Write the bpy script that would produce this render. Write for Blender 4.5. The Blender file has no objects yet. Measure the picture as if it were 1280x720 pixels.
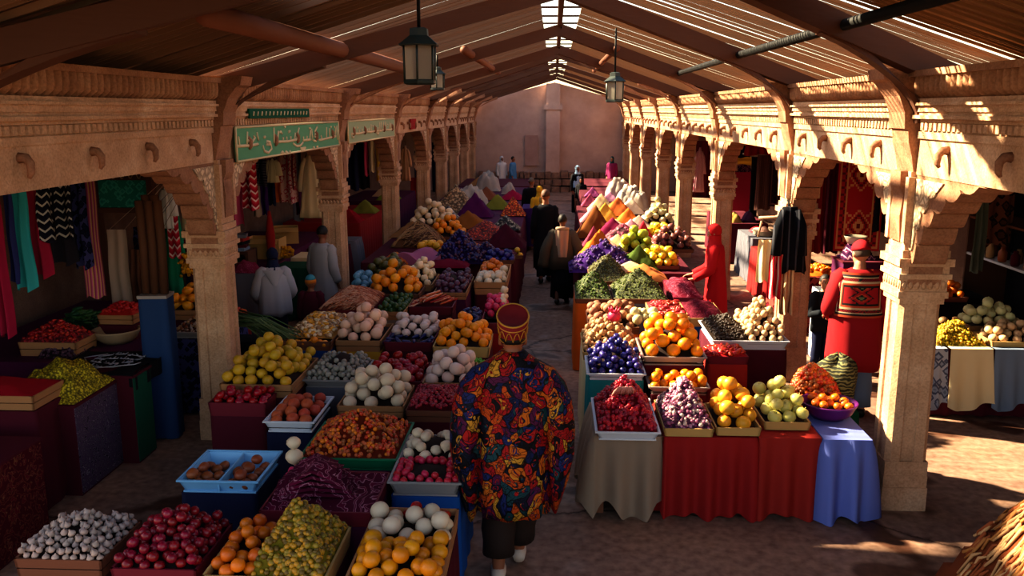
import bpy, math, random
from mathutils import Vector, Matrix
R = math.radians
sin, cos, pi = math.sin, math.cos, math.pi
random.seed(7)
SC = bpy.context.scene
COL = SC.collection

# ------------------------------------------------------------------ camera
F = 1100.0
PIT = math.atan(223 / F)
YAW = math.atan(53 * cos(PIT) / F)
HC = 3.2
_cp, _sp, _cy, _sy = cos(PIT), sin(PIT), cos(YAW), sin(YAW)
cam = bpy.data.objects.new('camera', bpy.data.cameras.new('camera'))
COL.objects.link(cam)
cam.location = (0, 0, HC)
cam.rotation_euler = (pi / 2 - PIT, 0, YAW)
cam.data.sensor_width = 36
cam.data.lens = F / 1280 * 36
cam.data.clip_start = 0.05
SC.camera = cam

def ray(u, v):
    x = (u - 640) / F; y = (360 - v) / F
    return (_cy * x - _sy * _cp - _sy * _sp * y, _sy * x + _cy * _cp + _cy * _sp * y, -_sp + _cp * y)
def P(u, v, z):
    d = ray(u, v); t = (z - HC) / d[2]
    return Vector((d[0] * t, d[1] * t, z))
def PY(u, v, Y):
    d = ray(u, v); t = Y / d[1]
    return Vector((d[0] * t, Y, HC + d[2] * t))
def PX(u, v, X):
    d = ray(u, v); t = X / d[0]
    return Vector((X, d[1] * t, HC + d[2] * t))

# ------------------------------------------------------------------ materials
def srgb(h):
    h = h.lstrip('#')
    c = [int(h[i:i + 2], 16) / 255 for i in (0, 2, 4)]
    return tuple(x / 12.92 if x <= .04045 else ((x + .055) / 1.055) ** 2.4 for x in c) + (1,)

class NT:
    def __init__(s, name):
        s.m = bpy.data.materials.new(name); s.m.use_nodes = True
        s.t = s.m.node_tree; s.n = s.t.nodes; s.l = s.t.links
        s.b = s.n['Principled BSDF']
    def add(s, typ, **kw):
        n = s.n.new(typ)
        for k, v in kw.items():
            if k in n.inputs: n.inputs[k].default_value = v
            else: setattr(n, k, v)
        return n
    def link(s, a, b): s.l.new(a, b)
    def ramp(s, stops, interp='LINEAR'):
        r = s.n.new('ShaderNodeValToRGB'); e = r.color_ramp; e.interpolation = interp
        while len(e.elements) < len(stops): e.elements.new(0.5)
        for el, (p, c) in zip(e.elements, stops):
            el.position = p; el.color = srgb(c) if isinstance(c, str) else c
        return r
    def coords(s, scale=(1, 1, 1), kind='Object'):
        tc = s.n.new('ShaderNodeTexCoord'); mp = s.n.new('ShaderNodeMapping')
        mp.inputs['Scale'].default_value = scale
        s.link(tc.outputs[kind], mp.inputs['Vector']); return mp.outputs['Vector']
    def bump(s, height, strength=.3, dist=.01):
        b = s.add('ShaderNodeBump'); b.inputs['Strength'].default_value = strength; b.inputs['Distance'].default_value = dist
        s.link(height, b.inputs['Height']); s.link(b.outputs['Normal'], s.b.inputs['Normal'])

MATS = {}
def mat(key, col, col2=None, rough=.7, scale=8, bump=0, spec=.3, rnd=0, det=4, stretch=(1, 1, 1), lo=.35, hi=.65, dist=.01, sss=0):
    """noise-mottled surface between two colours, optional per-object tint"""
    if key in MATS: return MATS[key]
    t = NT(key); v = t.coords(stretch)
    n = t.add('ShaderNodeTexNoise'); n.inputs['Scale'].default_value = scale; n.inputs['Detail'].default_value = det
    t.link(v, n.inputs['Vector'])
    r = t.ramp([(lo, col), (hi, col2 or col)]); out = r.outputs['Color']
    if rnd:
        oi = t.add('ShaderNodeObjectInfo')
        ad = t.add('ShaderNodeVectorMath'); ad.operation = 'ADD'
        t.link(v, ad.inputs[0]); t.link(oi.outputs['Random'], ad.inputs[1]); t.link(ad.outputs[0], n.inputs['Vector'])
        mr = t.add('ShaderNodeMapRange'); mr.inputs['To Min'].default_value = 1 - rnd; mr.inputs['To Max'].default_value = 1 + rnd
        t.link(oi.outputs['Random'], mr.inputs['Value'])
        hs = t.add('ShaderNodeHueSaturation'); t.link(out, hs.inputs['Color']); t.link(mr.outputs['Result'], hs.inputs['Value'])
        mr2 = t.add('ShaderNodeMapRange'); mr2.inputs['To Min'].default_value = .5 + rnd * .06; mr2.inputs['To Max'].default_value = .5 - rnd * .06
        m2 = t.add('ShaderNodeMath'); m2.operation = 'FRACT'; m3 = t.add('ShaderNodeMath'); m3.operation = 'MULTIPLY'; m3.inputs[1].default_value = 7.31
        t.link(oi.outputs['Random'], m3.inputs[0]); t.link(m3.outputs[0], m2.inputs[0]); t.link(m2.outputs[0], mr2.inputs['Value'])
        t.link(mr2.outputs['Result'], hs.inputs['Hue']); out = hs.outputs['Color']
    t.link(out, t.b.inputs['Base Color'])
    t.b.inputs['Roughness'].default_value = rough
    t.b.inputs['Specular IOR Level'].default_value = spec
    if sss:
        t.b.inputs['Subsurface Weight'].default_value = sss; t.b.inputs['Subsurface Radius'].default_value = (.02, .008, .004)
    if bump: t.bump(n.outputs['Fac'], bump, dist)
    MATS[key] = t.m
    return t.m

# ------------------------------------------------------------------ mesh building
class MB:
    def __init__(s): s.v = []; s.f = []; s.mi = []; s.sm = []
    def add(s, verts, faces, mi=0, smooth=False, M=None):
        o = len(s.v)
        s.v += [tuple(M @ Vector(p)) for p in verts] if M is not None else [tuple(p) for p in verts]
        s.f += [tuple(i + o for i in f) for f in faces]
        s.mi += [mi] * len(faces); s.sm += [smooth] * len(faces); return s
    def box(s, x0, x1, y0, y1, z0, z1, mi=0, M=None):
        v = [(x0, y0, z0), (x1, y0, z0), (x1, y1, z0), (x0, y1, z0), (x0, y0, z1), (x1, y0, z1), (x1, y1, z1), (x0, y1, z1)]
        return s.add(v, [(0, 3, 2, 1), (4, 5, 6, 7), (0, 1, 5, 4), (1, 2, 6, 5), (2, 3, 7, 6), (3, 0, 4, 7)], mi, False, M)
    def loft(s, rings, mi=0, smooth=True, closed=True, caps=True, M=None):
        n = len(rings[0]); v = [p for r in rings for p in r]; f = []
        for i in range(len(rings) - 1):
            for j in range(n if closed else n - 1):
                k = (j + 1) % n
                f.append((i * n + j, i * n + k, (i + 1) * n + k, (i + 1) * n + j))
        if caps and closed:
            f.append(tuple(range(n - 1, -1, -1))); f.append(tuple((len(rings) - 1) * n + j for j in range(n)))
        return s.add(v, f, mi, smooth, M)
    def tube(s, pts, rad, n=8, mi=0, smooth=True, M=None, caps=True):
        pts = [Vector(p) for p in pts]; rings = []
        if not hasattr(rad, '__len__'): rad = [rad] * len(pts)
        up = None
        for i, p in enumerate(pts):
            d = (pts[min(i + 1, len(pts) - 1)] - pts[max(i - 1, 0)])
            d = d.normalized() if d.length > 1e-9 else Vector((0, 0, 1))
            if up is None: up = Vector((1, 0, 0)) if abs(d.x) < .9 else Vector((0, 1, 0))
            a = (up - d * up.dot(d))
            a = a.normalized() if a.length > 1e-6 else d.orthogonal().normalized()
            up = a; b = d.cross(a); r = rad[i]
            ra, rb = r if hasattr(r, '__len__') else (r, r)
            rings.append([p + a * (ra * cos(2 * pi * j / n)) + b * (rb * sin(2 * pi * j / n)) for j in range(n)])
        return s.loft(rings, mi, smooth, True, caps, M)
    def lathe(s, prof, n=16, mi=0, smooth=True, M=None, caps=True):
        return s.loft([[(r * cos(2 * pi * j / n), r * sin(2 * pi * j / n), z) for j in range(n)] for r, z in prof], mi, smooth, True, caps, M)
    def ball(s, c, r, nu=10, nv=6, mi=0, M=None):
        rx, ry, rz = r if hasattr(r, '__len__') else (r, r, r)
        v = [(c[0], c[1], c[2] - rz)]; f = []
        for i in range(1, nv):
            a = -pi / 2 + pi * i / nv
            for j in range(nu):
                b = 2 * pi * j / nu
                v.append((c[0] + rx * cos(a) * cos(b), c[1] + ry * cos(a) * sin(b), c[2] + rz * sin(a)))
        v.append((c[0], c[1], c[2] + rz)); top = len(v) - 1
        for j in range(nu):
            k = (j + 1) % nu
            f.append((0, 1 + k, 1 + j)); f.append((top, top - nu + j, top - nu + k))
            for i in range(nv - 2):
                a = 1 + i * nu
                f.append((a + j, a + k, a + nu + k, a + nu + j))
        return s.add(v, f, mi, True, M)
    def grid(s, fn, nu, nv, mi=0, smooth=True, M=None, mfn=None):
        v = [fn(i / nu, j / nv) for j in range(nv + 1) for i in range(nu + 1)]
        w = nu + 1; o = len(s.f)
        f = [(j * w + i, j * w + i + 1, (j + 1) * w + i + 1, (j + 1) * w + i) for j in range(nv) for i in range(nu)]
        s.add(v, f, mi, smooth, M)
        if mfn:
            for j in range(nv):
                for i in range(nu): s.mi[o + j * nu + i] = mfn((i + .5) / nu, (j + .5) / nv)
        return s
    def poly(s, pts, th, axis, mi=0, M=None):
        """extrude polygon pts (a,b) by +-th/2 along axis 'x','y','z'"""
        n = len(pts); ax = {'x': lambda a, b, t: (t, a, b), 'y': lambda a, b, t: (a, t, b), 'z': lambda a, b, t: (a, b, t)}[axis]
        v = [ax(a, b, -th / 2) for a, b in pts] + [ax(a, b, th / 2) for a, b in pts]
        f = [tuple(range(n - 1, -1, -1)), tuple(range(n, 2 * n))] + [(i, (i + 1) % n, n + (i + 1) % n, n + i) for i in range(n)]
        return s.add(v, f, mi, False, M)
    def mesh(s, name, mats):
        me = bpy.data.meshes.new(name); me.from_pydata(s.v, [], s.f)
        for m in (mats if isinstance(mats, (list, tuple)) else [mats]): me.materials.append(m)
        me.polygons.foreach_set('material_index', s.mi); me.polygons.foreach_set('use_smooth', s.sm)
        me.update(); return me
    def build(s, name, mats, parent=None, loc=None, rot=None):
        return put(name, s.mesh(name, mats), parent, loc, rot)

def put(name, me, parent=None, loc=None, rot=None):
    o = bpy.data.objects.new(name, me); COL.objects.link(o)
    if parent: o.parent = parent
    if loc is not None: o.location = loc
    if rot is not None: o.rotation_euler = rot
    return o
def tag(o, label=None, cat=None, group=None, kind=None):
    if label: o['label'] = label
    if cat: o['category'] = cat
    if group: o['group'] = group
    if kind: o['kind'] = kind
    return o
def thing(name, label, cat, loc=(0, 0, 0), rz=0, group=None):
    return tag(put(name, None, None, loc, (0, 0, rz)), label, cat, group)
def structure(o): o['kind'] = 'structure'; return o
KIDS = {}
def kids(o):
    return list(o.children)
def dup(o, loc=None, rot=None, label=None, parent=None):
    c = o.copy(); COL.objects.link(c)
    if parent: c.parent = parent
    if loc is not None: c.location = loc
    if rot is not None: c.rotation_euler = rot
    if label: c['label'] = label
    for ch in kids(o): dup(ch, parent=c)
    return c
# ------------------------------------------------------------------ light and sky
w = bpy.data.worlds.new('sky'); SC.world = w; w.use_nodes = True
wn = w.node_tree
bg = wn.nodes['Background']
sky = wn.nodes.new('ShaderNodeTexSky'); sky.sky_type = 'NISHITA'; sky.sun_disc = False
sky.sun_elevation = R(30); sky.sun_rotation = R(-70); sky.air_density = 1.2; sky.dust_density = 1.0
tint = wn.nodes.new('ShaderNodeMix'); tint.data_type = 'RGBA'; tint.blend_type = 'MULTIPLY'; tint.inputs[0].default_value = 1; tint.inputs[7].default_value = (1, .87, .78, 1)
wn.links.new(sky.outputs['Color'], tint.inputs[6]); wn.links.new(tint.outputs[2], bg.inputs['Color']); bg.inputs['Strength'].default_value = .5
sun = bpy.data.lights.new('sun', 'SUN'); sun.energy = 46; sun.color = (1, .81, .52); sun.angle = R(1.5)
so = put('sun', sun); SUN_D = Vector((1, -.38, -.74)).normalized()
so.rotation_euler = SUN_D.to_track_quat('-Z', 'Y').to_euler()
SC.view_settings.view_transform = 'Standard'
try: SC.view_settings.look = 'Medium High Contrast'
except Exception: pass
SC.view_settings.exposure = -0.25

# ------------------------------------------------------------------ stone materials
def stone(key, a, b, c, scale=3.0, bump=.35, rough=.85, grain=60):
    if key in MATS: return MATS[key]
    t = NT(key); v = t.coords()
    n = t.add('ShaderNodeTexNoise'); n.inputs['Scale'].default_value = scale; n.inputs['Detail'].default_value = 8; n.inputs['Roughness'].default_value = .65
    g = t.add('ShaderNodeTexNoise'); g.inputs['Scale'].default_value = grain; g.inputs['Detail'].default_value = 3
    t.link(v, n.inputs['Vector']); t.link(v, g.inputs['Vector'])
    r = t.ramp([(.3, a), (.52, b), (.72, c)]); t.link(n.outputs['Fac'], r.inputs['Fac'])
    mx = t.add('ShaderNodeMix'); mx.data_type = 'RGBA'; mx.blend_type = 'MULTIPLY'; mx.inputs[0].default_value = .35
    r2 = t.ramp([(.3, '#8a8078'), (.6, '#ffffff')]); t.link(g.outputs['Fac'], r2.inputs['Fac'])
    t.link(r.outputs['Color'], mx.inputs[6]); t.link(r2.outputs['Color'], mx.inputs[7])
    t.link(mx.outputs[2], t.b.inputs['Base Color']); t.b.inputs['Roughness'].default_value = rough; t.b.inputs['Specular IOR Level'].default_value = .2
    ad = t.add('ShaderNodeMath'); ad.operation = 'ADD'; t.link(n.outputs['Fac'], ad.inputs[0]); t.link(g.outputs['Fac'], ad.inputs[1])
    t.bump(ad.outputs[0], bump, .012)
    MATS[key] = t.m; return t.m
M_STONE = stone('sandstone', '#a68266', '#bc9678', '#ceae92')
M_STONE_D = stone('sandstone_dark', '#7e5844', '#966c54', '#a87e64')  # darker, browner copy of the main sandstone
M_TILE = stone('terracotta_tile', '#845c44', '#9c7256', '#ae886a')
M_WALL = stone('plaster_mauve', '#a88c84', '#b89c92', '#c4a89c', 1.2, .3)
M_RUBBLE = stone('rubble_stone', '#6d5248', '#8a6a5a', '#a5846e', 5, .6)
M_SHOP = stone('shop_wall', '#5c463e', '#6c544a', '#7c6456', 2, .3)
M_CARVE = NT('carved_panel')
def _carve():
    t = M_CARVE; v = t.coords((9, 9, 9))
    n = t.add('ShaderNodeTexNoise'); n.inputs['Scale'].default_value = .8; n.inputs['Detail'].default_value = 1
    t.link(v, n.inputs['Vector'])
    mx = t.add('ShaderNodeMix'); mx.data_type = 'RGBA'; mx.inputs[0].default_value = .45; t.link(v, mx.inputs[6]); t.link(n.outputs['Color'], mx.inputs[7])
    vo = t.add('ShaderNodeTexVoronoi'); vo.feature = 'DISTANCE_TO_EDGE'; vo.inputs['Scale'].default_value = 3.2
    t.link(mx.outputs[2], vo.inputs['Vector'])
    r = t.ramp([(.0, '#947c66'), (.1, '#ac9478'), (.22, '#d4b898')]); t.link(vo.outputs['Distance'], r.inputs['Fac'])  # shade of the carved grooves painted in, darker along cell edges
    t.link(r.outputs['Color'], t.b.inputs['Base Color']); t.b.inputs['Roughness'].default_value = .9
    t.bump(r.outputs['Color'], .9, .03)
_carve(); M_CARVE = M_CARVE.m
M_WOOD_D = mat('dark_timber', '#3c2418', '#5a3624', .75, 5, .3, stretch=(1, 1, 6))
M_WOOD_R = mat('reddish_timber', '#5a3424', '#7a4a34', .7, 6, .3, stretch=(4, 1, 4))
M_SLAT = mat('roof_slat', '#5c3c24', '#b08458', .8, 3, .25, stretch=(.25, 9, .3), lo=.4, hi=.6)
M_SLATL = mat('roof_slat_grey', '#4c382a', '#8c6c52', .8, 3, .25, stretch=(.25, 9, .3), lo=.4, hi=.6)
M_IRON = mat('black_iron', '#090a0b', '#101214', .7, 20, .1, .2)

# ------------------------------------------------------------------ floor
def _floor():
    t = NT('worn_paving'); v = t.coords()
    n = t.add('ShaderNodeTexNoise'); n.inputs['Scale'].default_value = .9; n.inputs['Detail'].default_value = 7; n.inputs['Roughness'].default_value = .6
    n2 = t.add('ShaderNodeTexNoise'); n2.inputs['Scale'].default_value = 14; n2.inputs['Detail'].default_value = 5
    n3 = t.add('ShaderNodeTexNoise'); n3.inputs['Scale'].default_value = .55; n3.inputs['Detail'].default_value = 3; n3.inputs['Roughness'].default_value = .7
    vo = t.add('ShaderNodeTexVoronoi'); vo.feature = 'DISTANCE_TO_EDGE'; vo.inputs['Scale'].default_value = .42
    for q in (n, n2, n3): t.link(v, q.inputs['Vector'])
    wv = t.add('ShaderNodeMix'); wv.data_type = 'RGBA'; wv.inputs[0].default_value = .4; t.link(v, wv.inputs[6]); t.link(n.outputs['Color'], wv.inputs[7]); t.link(wv.outputs[2], vo.inputs['Vector'])
    r = t.ramp([(.28, '#775f54'), (.5, '#8c6f60'), (.7, '#9c7e6a')]); t.link(n.outputs['Fac'], r.inputs['Fac'])
    r3 = t.ramp([(.58, '#ffffff'), (.61, '#a08c86')]); t.link(n3.outputs['Fac'], r3.inputs['Fac'])      # damp patches
    rc = t.ramp([(.0, '#7a6a64'), (.006, '#ffffff')]); t.link(vo.outputs['Distance'], rc.inputs['Fac'])  # cracks
    r2 = t.ramp([(.3, '#c8c0bc'), (.65, '#ffffff')]); t.link(n2.outputs['Fac'], r2.inputs['Fac'])
    out = r.outputs['Color']
    for q in (r3, rc, r2):
        mx = t.add('ShaderNodeMix'); mx.data_type = 'RGBA'; mx.blend_type = 'MULTIPLY'; mx.inputs[0].default_value = 1
        t.link(out, mx.inputs[6]); t.link(q.outputs['Color'], mx.inputs[7]); out = mx.outputs[2]
    t.link(out, t.b.inputs['Base Color'])
    rr = t.ramp([(.53, (.8, .8, .8, 1)), (.56, (.5, .5, .5, 1))]); t.link(n3.outputs['Fac'], rr.inputs['Fac']); t.link(rr.outputs['Color'], t.b.inputs['Roughness'])
    t.b.inputs['Specular IOR Level'].default_value = .25
    ad = t.add('ShaderNodeMath'); ad.operation = 'ADD'; t.link(n2.outputs['Fac'], ad.inputs[0]); t.link(rc.outputs['Color'], ad.inputs[1])
    t.bump(ad.outputs[0], .35, .012)
    return t.m
structure(MB().box(-9, 9, -2, 45, -.2, 0).build('floor', _floor()))

# ------------------------------------------------------------------ hall dimensions
XL, XR = -3.28, 2.86
SC.cycles.diffuse_bounces = 6                 # column centre lines
YL = [3.6, 8.25, 13.0, 17.6, 22.1, 25.7, 29.0, 32.4, 35.2]
YR = [2.2, 6.98, 10.45, 15.1, 19.5, 23.4, 27.7, 31.7, 35.2]
Z_B0, Z_F1, Z_D1, Z_M1, Z_T1 = 2.72, 3.04, 3.11, 3.28, 3.47
RIDGE = 4.45
GAPL, GAPR = -.18, .33
def roofz(x):
    return RIDGE - (.31 * (GAPL - x) * .98 if x < GAPL else (.335 * (x - GAPR) if x > GAPR else 0))

# end wall, outer walls
wl = MB()
wl.poly([(-7, 0), (7, 0), (7, 3.3), (3.4, 3.35), (0, 4.25), (-3.8, 3.35), (-7, 3.3)], .3, 'y', M=Matrix.Translation((0, 35.7, 0)))
structure(wl.build('wall_back', M_WALL))
structure(MB().box(-.32, .22, 35.2, 35.55, 0, 4.2).box(-.42, .32, 35.15, 35.55, 3.2, 3.4).build('trim_1', M_WALL))
structure(MB().box(-1.15, -.65, 35.45, 35.56, 1.0, 2.2).build('trim_2', stone('plaster_patch', '#94736a', '#a5837a', '#b39288', 1.2, .2)))
rb = MB()
rng = random.Random(3)
for row in range(3):
    x = -3
    while x < 2.9:
        ww = rng.uniform(.18, .4); h = rng.uniform(.2, .27)
        rb.box(x + .02, x + ww - .02, 35.0 - rng.uniform(.1, .3) + row * .12, 35.54, row * .27 + .0, row * .27 + h)
        x += ww
structure(rb.build('trim_3', M_RUBBLE))
structure(MB().box(-6.5, -6.3, 4.3, 36, 0, 2.78).build('wall_left', M_SHOP))
structure(MB().box(6.3, 6.5, 1.5, 36, 0, 2.78).build('wall_right', M_SHOP))
structure(MB().box(-6.5, -3.5, 4.3, 36, 2.78, 2.9).build('ceiling', M_WOOD_D))
structure(MB().box(3.1, 6.5, 1.5, 36, 2.78, 2.9).build('ceiling', M_WOOD_D))

# slatted roof: boards on edge, running from ridge to eave, daylight between them
def slats(x0, x1, y0, y1, m, pitch=.12, h=.034, th=.02, gapp=0):
    mb = MB(); y = y0; r = random.Random(int(abs(x0 * 100)) + int(y0))
    while y < y1:
        a = r.uniform(-.012, .012); hh = h * r.uniform(.8, 1.3)
        dz_ = r.choice((-.022, 0, 0, .012)) * (.6 if pitch < .1 else 1); za, zb = roofz(x0) + r.uniform(-.006, .006) + dz_, roofz(x1) + r.uniform(-.006, .006) + dz_
        mb.add([(x0, y, za), (x1, y + a, zb), (x1, y + a + th, zb), (x0, y + th, za),
                (x0, y, za + hh), (x1, y + a, zb + hh), (x1, y + a + th, zb + hh), (x0, y + th, za + hh)],
               [(0, 3, 2, 1), (4, 5, 6, 7), (0, 1, 5, 4), (1, 2, 6, 5), (2, 3, 7, 6), (3, 0, 4, 7)])
        y += pitch * r.uniform(.85, 1.15) + (r.random() < gapp) * pitch * .8
    return structure(mb.build('ceiling', m))
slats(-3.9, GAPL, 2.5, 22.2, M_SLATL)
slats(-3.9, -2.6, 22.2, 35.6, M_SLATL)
slats(GAPR, 3.5, 2.5, 35.6, M_SLAT, .075, .017, .013, gapp=.05)
# solid sheet over the near slats, its outline shaped to keep sun off the foreground
def sheet(x0, x1, y0, y1, m):
    mb = MB(); dz = .085
    mb.add([(x0, y0, roofz(x0) + dz), (x1, y0, roofz(x1) + dz), (x1, y1, roofz(x1) + dz), (x0, y1, roofz(x0) + dz),
            (x0, y0, roofz(x0) + dz + .02), (x1, y0, roofz(x1) + dz + .02), (x1, y1, roofz(x1) + dz + .02), (x0, y1, roofz(x0) + dz + .02)],
           [(0, 3, 2, 1), (4, 5, 6, 7), (0, 1, 5, 4), (1, 2, 6, 5), (2, 3, 7, 6), (3, 0, 4, 7)])
    return structure(mb.build('ceiling', m))
sheet(-3.9, -2.3, 2.4, 8.1, M_SLATL); sheet(-2.3, -1.9, 2.4, 7.9, M_SLATL); sheet(-1.9, -.7, 2.4, 5.85, M_SLATL); sheet(-1.9, -.7, 6.75, 7.9, M_SLATL); sheet(-.7, GAPL, 2.4, 7.9, M_SLATL)  # hole left between the pieces to let sun onto the root heap
sheet(GAPR, 3.5, 2.4, 6.2, M_SLAT)
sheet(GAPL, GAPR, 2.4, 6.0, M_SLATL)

def bar(mb, a, b, w, h, mi=0):
    a, b = Vector(a), Vector(b); d = (b - a).normalized()
    s_ = d.cross(Vector((0, 0, 1)))
    s_ = s_.normalized() if s_.length > 1e-5 else Vector((1, 0, 0))
    u = s_.cross(d)
    rings = [[p + s_ * (i * w / 2) + u * (j * h / 2) for i, j in ((-1, -1), (1, -1), (1, 1), (-1, 1))] for p in (a, b)]
    return mb.loft(rings, mi, False)
# rafters with curved braces: one pair per column pair
ORD = ['nearest', 'second', 'third', 'fourth', 'fifth', 'sixth', 'seventh', 'eighth', 'ninth']
PAIRS = [(YL[i], YR[i]) for i in range(9)]
PAIRS[0] = (4.4, 4.2)
PAIRS = [(4.3, 6.98), (8.25, 10.45)] + [(YL[i], YR[i + 0]) for i in range(2, 9)]
PAIRS[2] = (13.0, 15.1); PAIRS[3] = (17.6, 19.5)
for i, (yl, yr) in enumerate(PAIRS):
    ym = (yl + yr) / 2
    t = thing('roof_truss', 'timber roof truss with curved braces, %s one from the camera' % ORD[i], 'roof truss', (0.07, ym, RIDGE - .2))
    org = Vector((.07, ym, RIDGE - .2))
    for sd, yc, xc in ((-1, yl, -3.5), (1, yr, 3.1)):
        mb = MB(); xe = GAPL if sd < 0 else GAPR
        a = Vector((.07, ym, RIDGE - .05)); b = Vector((xc, yc, roofz(xc) - .13))
        bar(mb, a - org, b - org, .12, .17 if i < 4 else .10)
        mb.build('rafter', M_WOOD_D, t)
        # curved brace from column face up to the rafter
        mb = MB(); pts = []
        xf = xc + (-sd) * .12
        for k in range(9):
            q = k / 8
            x = xf - sd * (.25 + .9 * (1 - cos(q * pi / 2)))
            z = 3.1 + (roofz(x) - .18 - 3.1) * sin(q * pi / 2)
            y = yc + (ym - yc) * (abs(x - xc) / 3.2)
            pts.append(Vector((x, y, z)) - org)
        mb.loft([[p + Vector((-sd * e * (1 - k_ / 8), 0, e * k_ / 8)) + Vector((0, f_, 0)) for e, f_ in ((-.05, -.07), (.05, -.07), (.05, .07), (-.05, .07))] for k_, p in enumerate(pts)], 0, False)
        mb.build('brace', M_WOOD_D if i < 2 else M_STONE_D, t)
# ridge beam and glazing bars in the skylight
t = thing('ridge_beam', 'dark timber ridge beam running down the middle of the skylight strip', 'beam', (.07, 18, RIDGE + .05))
mb = MB(); mb.box(-.035, .035, -12, 17.6, -.06, .06); mb.build('spine', M_WOOD_D, t)
mb = MB()
y = -11.5
while y < 17.5:
    mb.box(-.28, .3, y, y + .04, -.0, .025); y += 1.1
mb.build('crossbar', M_WOOD_D, t)
# open lattice at the far end of the left slope
t = thing('roof_lattice', 'open dark roof lattice with sky showing at the far end of the left slope', 'roof lattice', (-1.4, 31, 4.0))
for k in range(10):
    y = 22.4 + k * 1.35; mb = MB()
    bar(mb, Vector((-2.6, y, roofz(-2.6))) - t.location, Vector((GAPL, y, roofz(GAPL))) - t.location, .07, .08)
    mb.build('lattice_rafter', M_WOOD_D, t)
for k in range(5):
    x = -2.5 + k * .55; mb = MB()
    bar(mb, Vector((x, 22.0, roofz(x) + .06)) - t.location, Vector((x, 35.5, roofz(x) + .06)) - t.location, .05, .05)
    mb.build('lattice_batten', M_WOOD_D, t)
# purlins
for lab, x, dz, y0, y1, m, rr in (('round reddish pole purlin under the left roof slope, near the camera', -2.05, -.13, 5.3, 12.6, M_WOOD_R, .075),
                          ('round reddish pole purlin under the left roof slope, behind the big lantern', -1.25, -.12, 12.5, 20, M_WOOD_R, .06),
                          ('dark iron purlin bar with clips under the right roof slope', 2.0, -.12, 4.5, 15.5, M_IRON, .04),
                          ('pale pole purlin under the right roof slope beyond the far lantern', .95, -.12, 14, 22, M_WOOD_R, .05)):
    o = MB().tube([(0, y0, 0), (0, (y0 + y1) / 2, .01), (0, y1, 0)], rr, 10).build('purlin', m, None, (x, 0, roofz(x) + dz))
    tag(o, lab, 'roof pole')

# ------------------------------------------------------------------ columns
def column_meshes():
    d = {}
    mb = MB()
    mb.box(-.18, .18, -.18, .18, 0, .2); mb.box(-.174, .174, -.174, .174, .2, .3); mb.box(-.17, .17, -.17, .17, .3, .42)
    d['plinth'] = mb.mesh('plinth', M_STONE)
    mb = MB()   # chamfered, grooved shaft
    def ring(h, z):
        c = h * .78; g = h * .9
        pts = []
        for k in range(4):
            M = Matrix.Rotation(k * pi / 2, 2)
            for a, b in ((-c, -h), (-.33 * h, -h), (-.28 * h, -g), (.28 * h, -g), (.33 * h, -h), (c, -h)):
                q = M @ Vector((a, b)); pts.append((q.x, q.y, z))
        return pts
    mb.loft([ring(.166, .42), ring(.163, 1.0), ring(.158, 1.72)], smooth=False)
    d['shaft'] = mb.mesh('shaft', M_STONE)
    mb = MB()
    for h, z0, z1 in ((.17, 1.72, 1.77), (.19, 1.77, 1.82), (.178, 1.82, 1.92), (.2, 1.92, 1.96), (.182, 1.96, 2.02), (.208, 2.02, 2.08), (.18, 2.08, 2.14)):
        mb.box(-h, h, -h, h, z0, z1)
    for k in range(4):      # carved beads round the necking
        M = Matrix.Rotation(k * pi / 2, 4, 'Z')
        for q in range(7): mb.ball((-.15 + q * .05, -.178, 1.87), (.022, .012, .035), 6, 4, M=M)
    d['capital'] = mb.mesh('capital', M_STONE)
    mb = MB(); mb.box(-.165, .165, -.165, .165, 2.14, 2.74)
    for s in (-1, 1): mb.box(-.19, .19, s * .165 - .03, s * .165 + .03, 2.2, 2.7)
    d['post'] = mb.mesh('post', M_STONE)
    mb = MB(); pr_ = [(-.15, 2.74), (.15, 2.74), (.17, 2.85), (.2, 2.95), (.215, 3.05), (.24, 3.06), (.25, 3.18), (.3, 3.3), (.38, 3.4), (.42, 3.42), (.44, 3.5), (-.15, 3.5)]
    mb.poly(pr_, .32, 'y'); mb.poly([(.1, 2.2), (.185, 2.2), (.2, 2.4), (.185, 2.55), (.215, 2.62), (.22, 2.74), (.1, 2.74)], .2, 'y')
    d['console'] = mb.mesh('console', M_STONE_D)
    # stepped corbel arch (one side, along +y) with carved spandrel
    def corbel(sg):
        mb = MB(); out = [(.15, 1.86)]; n = 7
        yy, zz = .15, 1.86
        for k in range(n):
            dy = .045 + .033 * k; dz = .165 - .021 * k
            for q in range(5):     # each lobe bulges down
                a = q / 4
                out.append((yy + dy * a + .012 * sin(a * pi), zz + dz * a ** 1.5 - .03 * sin(a * pi)))
            yy += dy; zz += dz
            out.append((yy - .02, zz + .022)); zz += .022
        out.append((yy + .1, 2.71)); top = yy + .1
        pts = out + [(.15, 2.72)]
        mb.poly([(sg * a, b) for a, b in (pts if sg > 0 else pts[::-1])], .25, 'x')
        return mb, out, top
    for sg in (-1, 1):
        mb, out, top = corbel(sg)
        d['corbel%d' % sg] = mb.mesh('corbel', M_STONE_D)
        mb = MB()
        sp = [(.16, 2.02)] + [(a * .78 + .035, b + .1) for a, b in out[5:-3] if b + .1 < 2.64 and a * .78 + .035 > .17] + [(.66, 2.69), (.16, 2.69)]
        for xs in (-.128, .128):
            mb.poly([(sg * a, b) for a, b in (sp if sg > 0 else sp[::-1])], .02, 'x', M=Matrix.Translation((xs, 0, 0)))
        d['spandrel%d' % sg] = mb.mesh('spandrel', M_CARVE)
    return d
CM = column_meshes()
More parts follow.
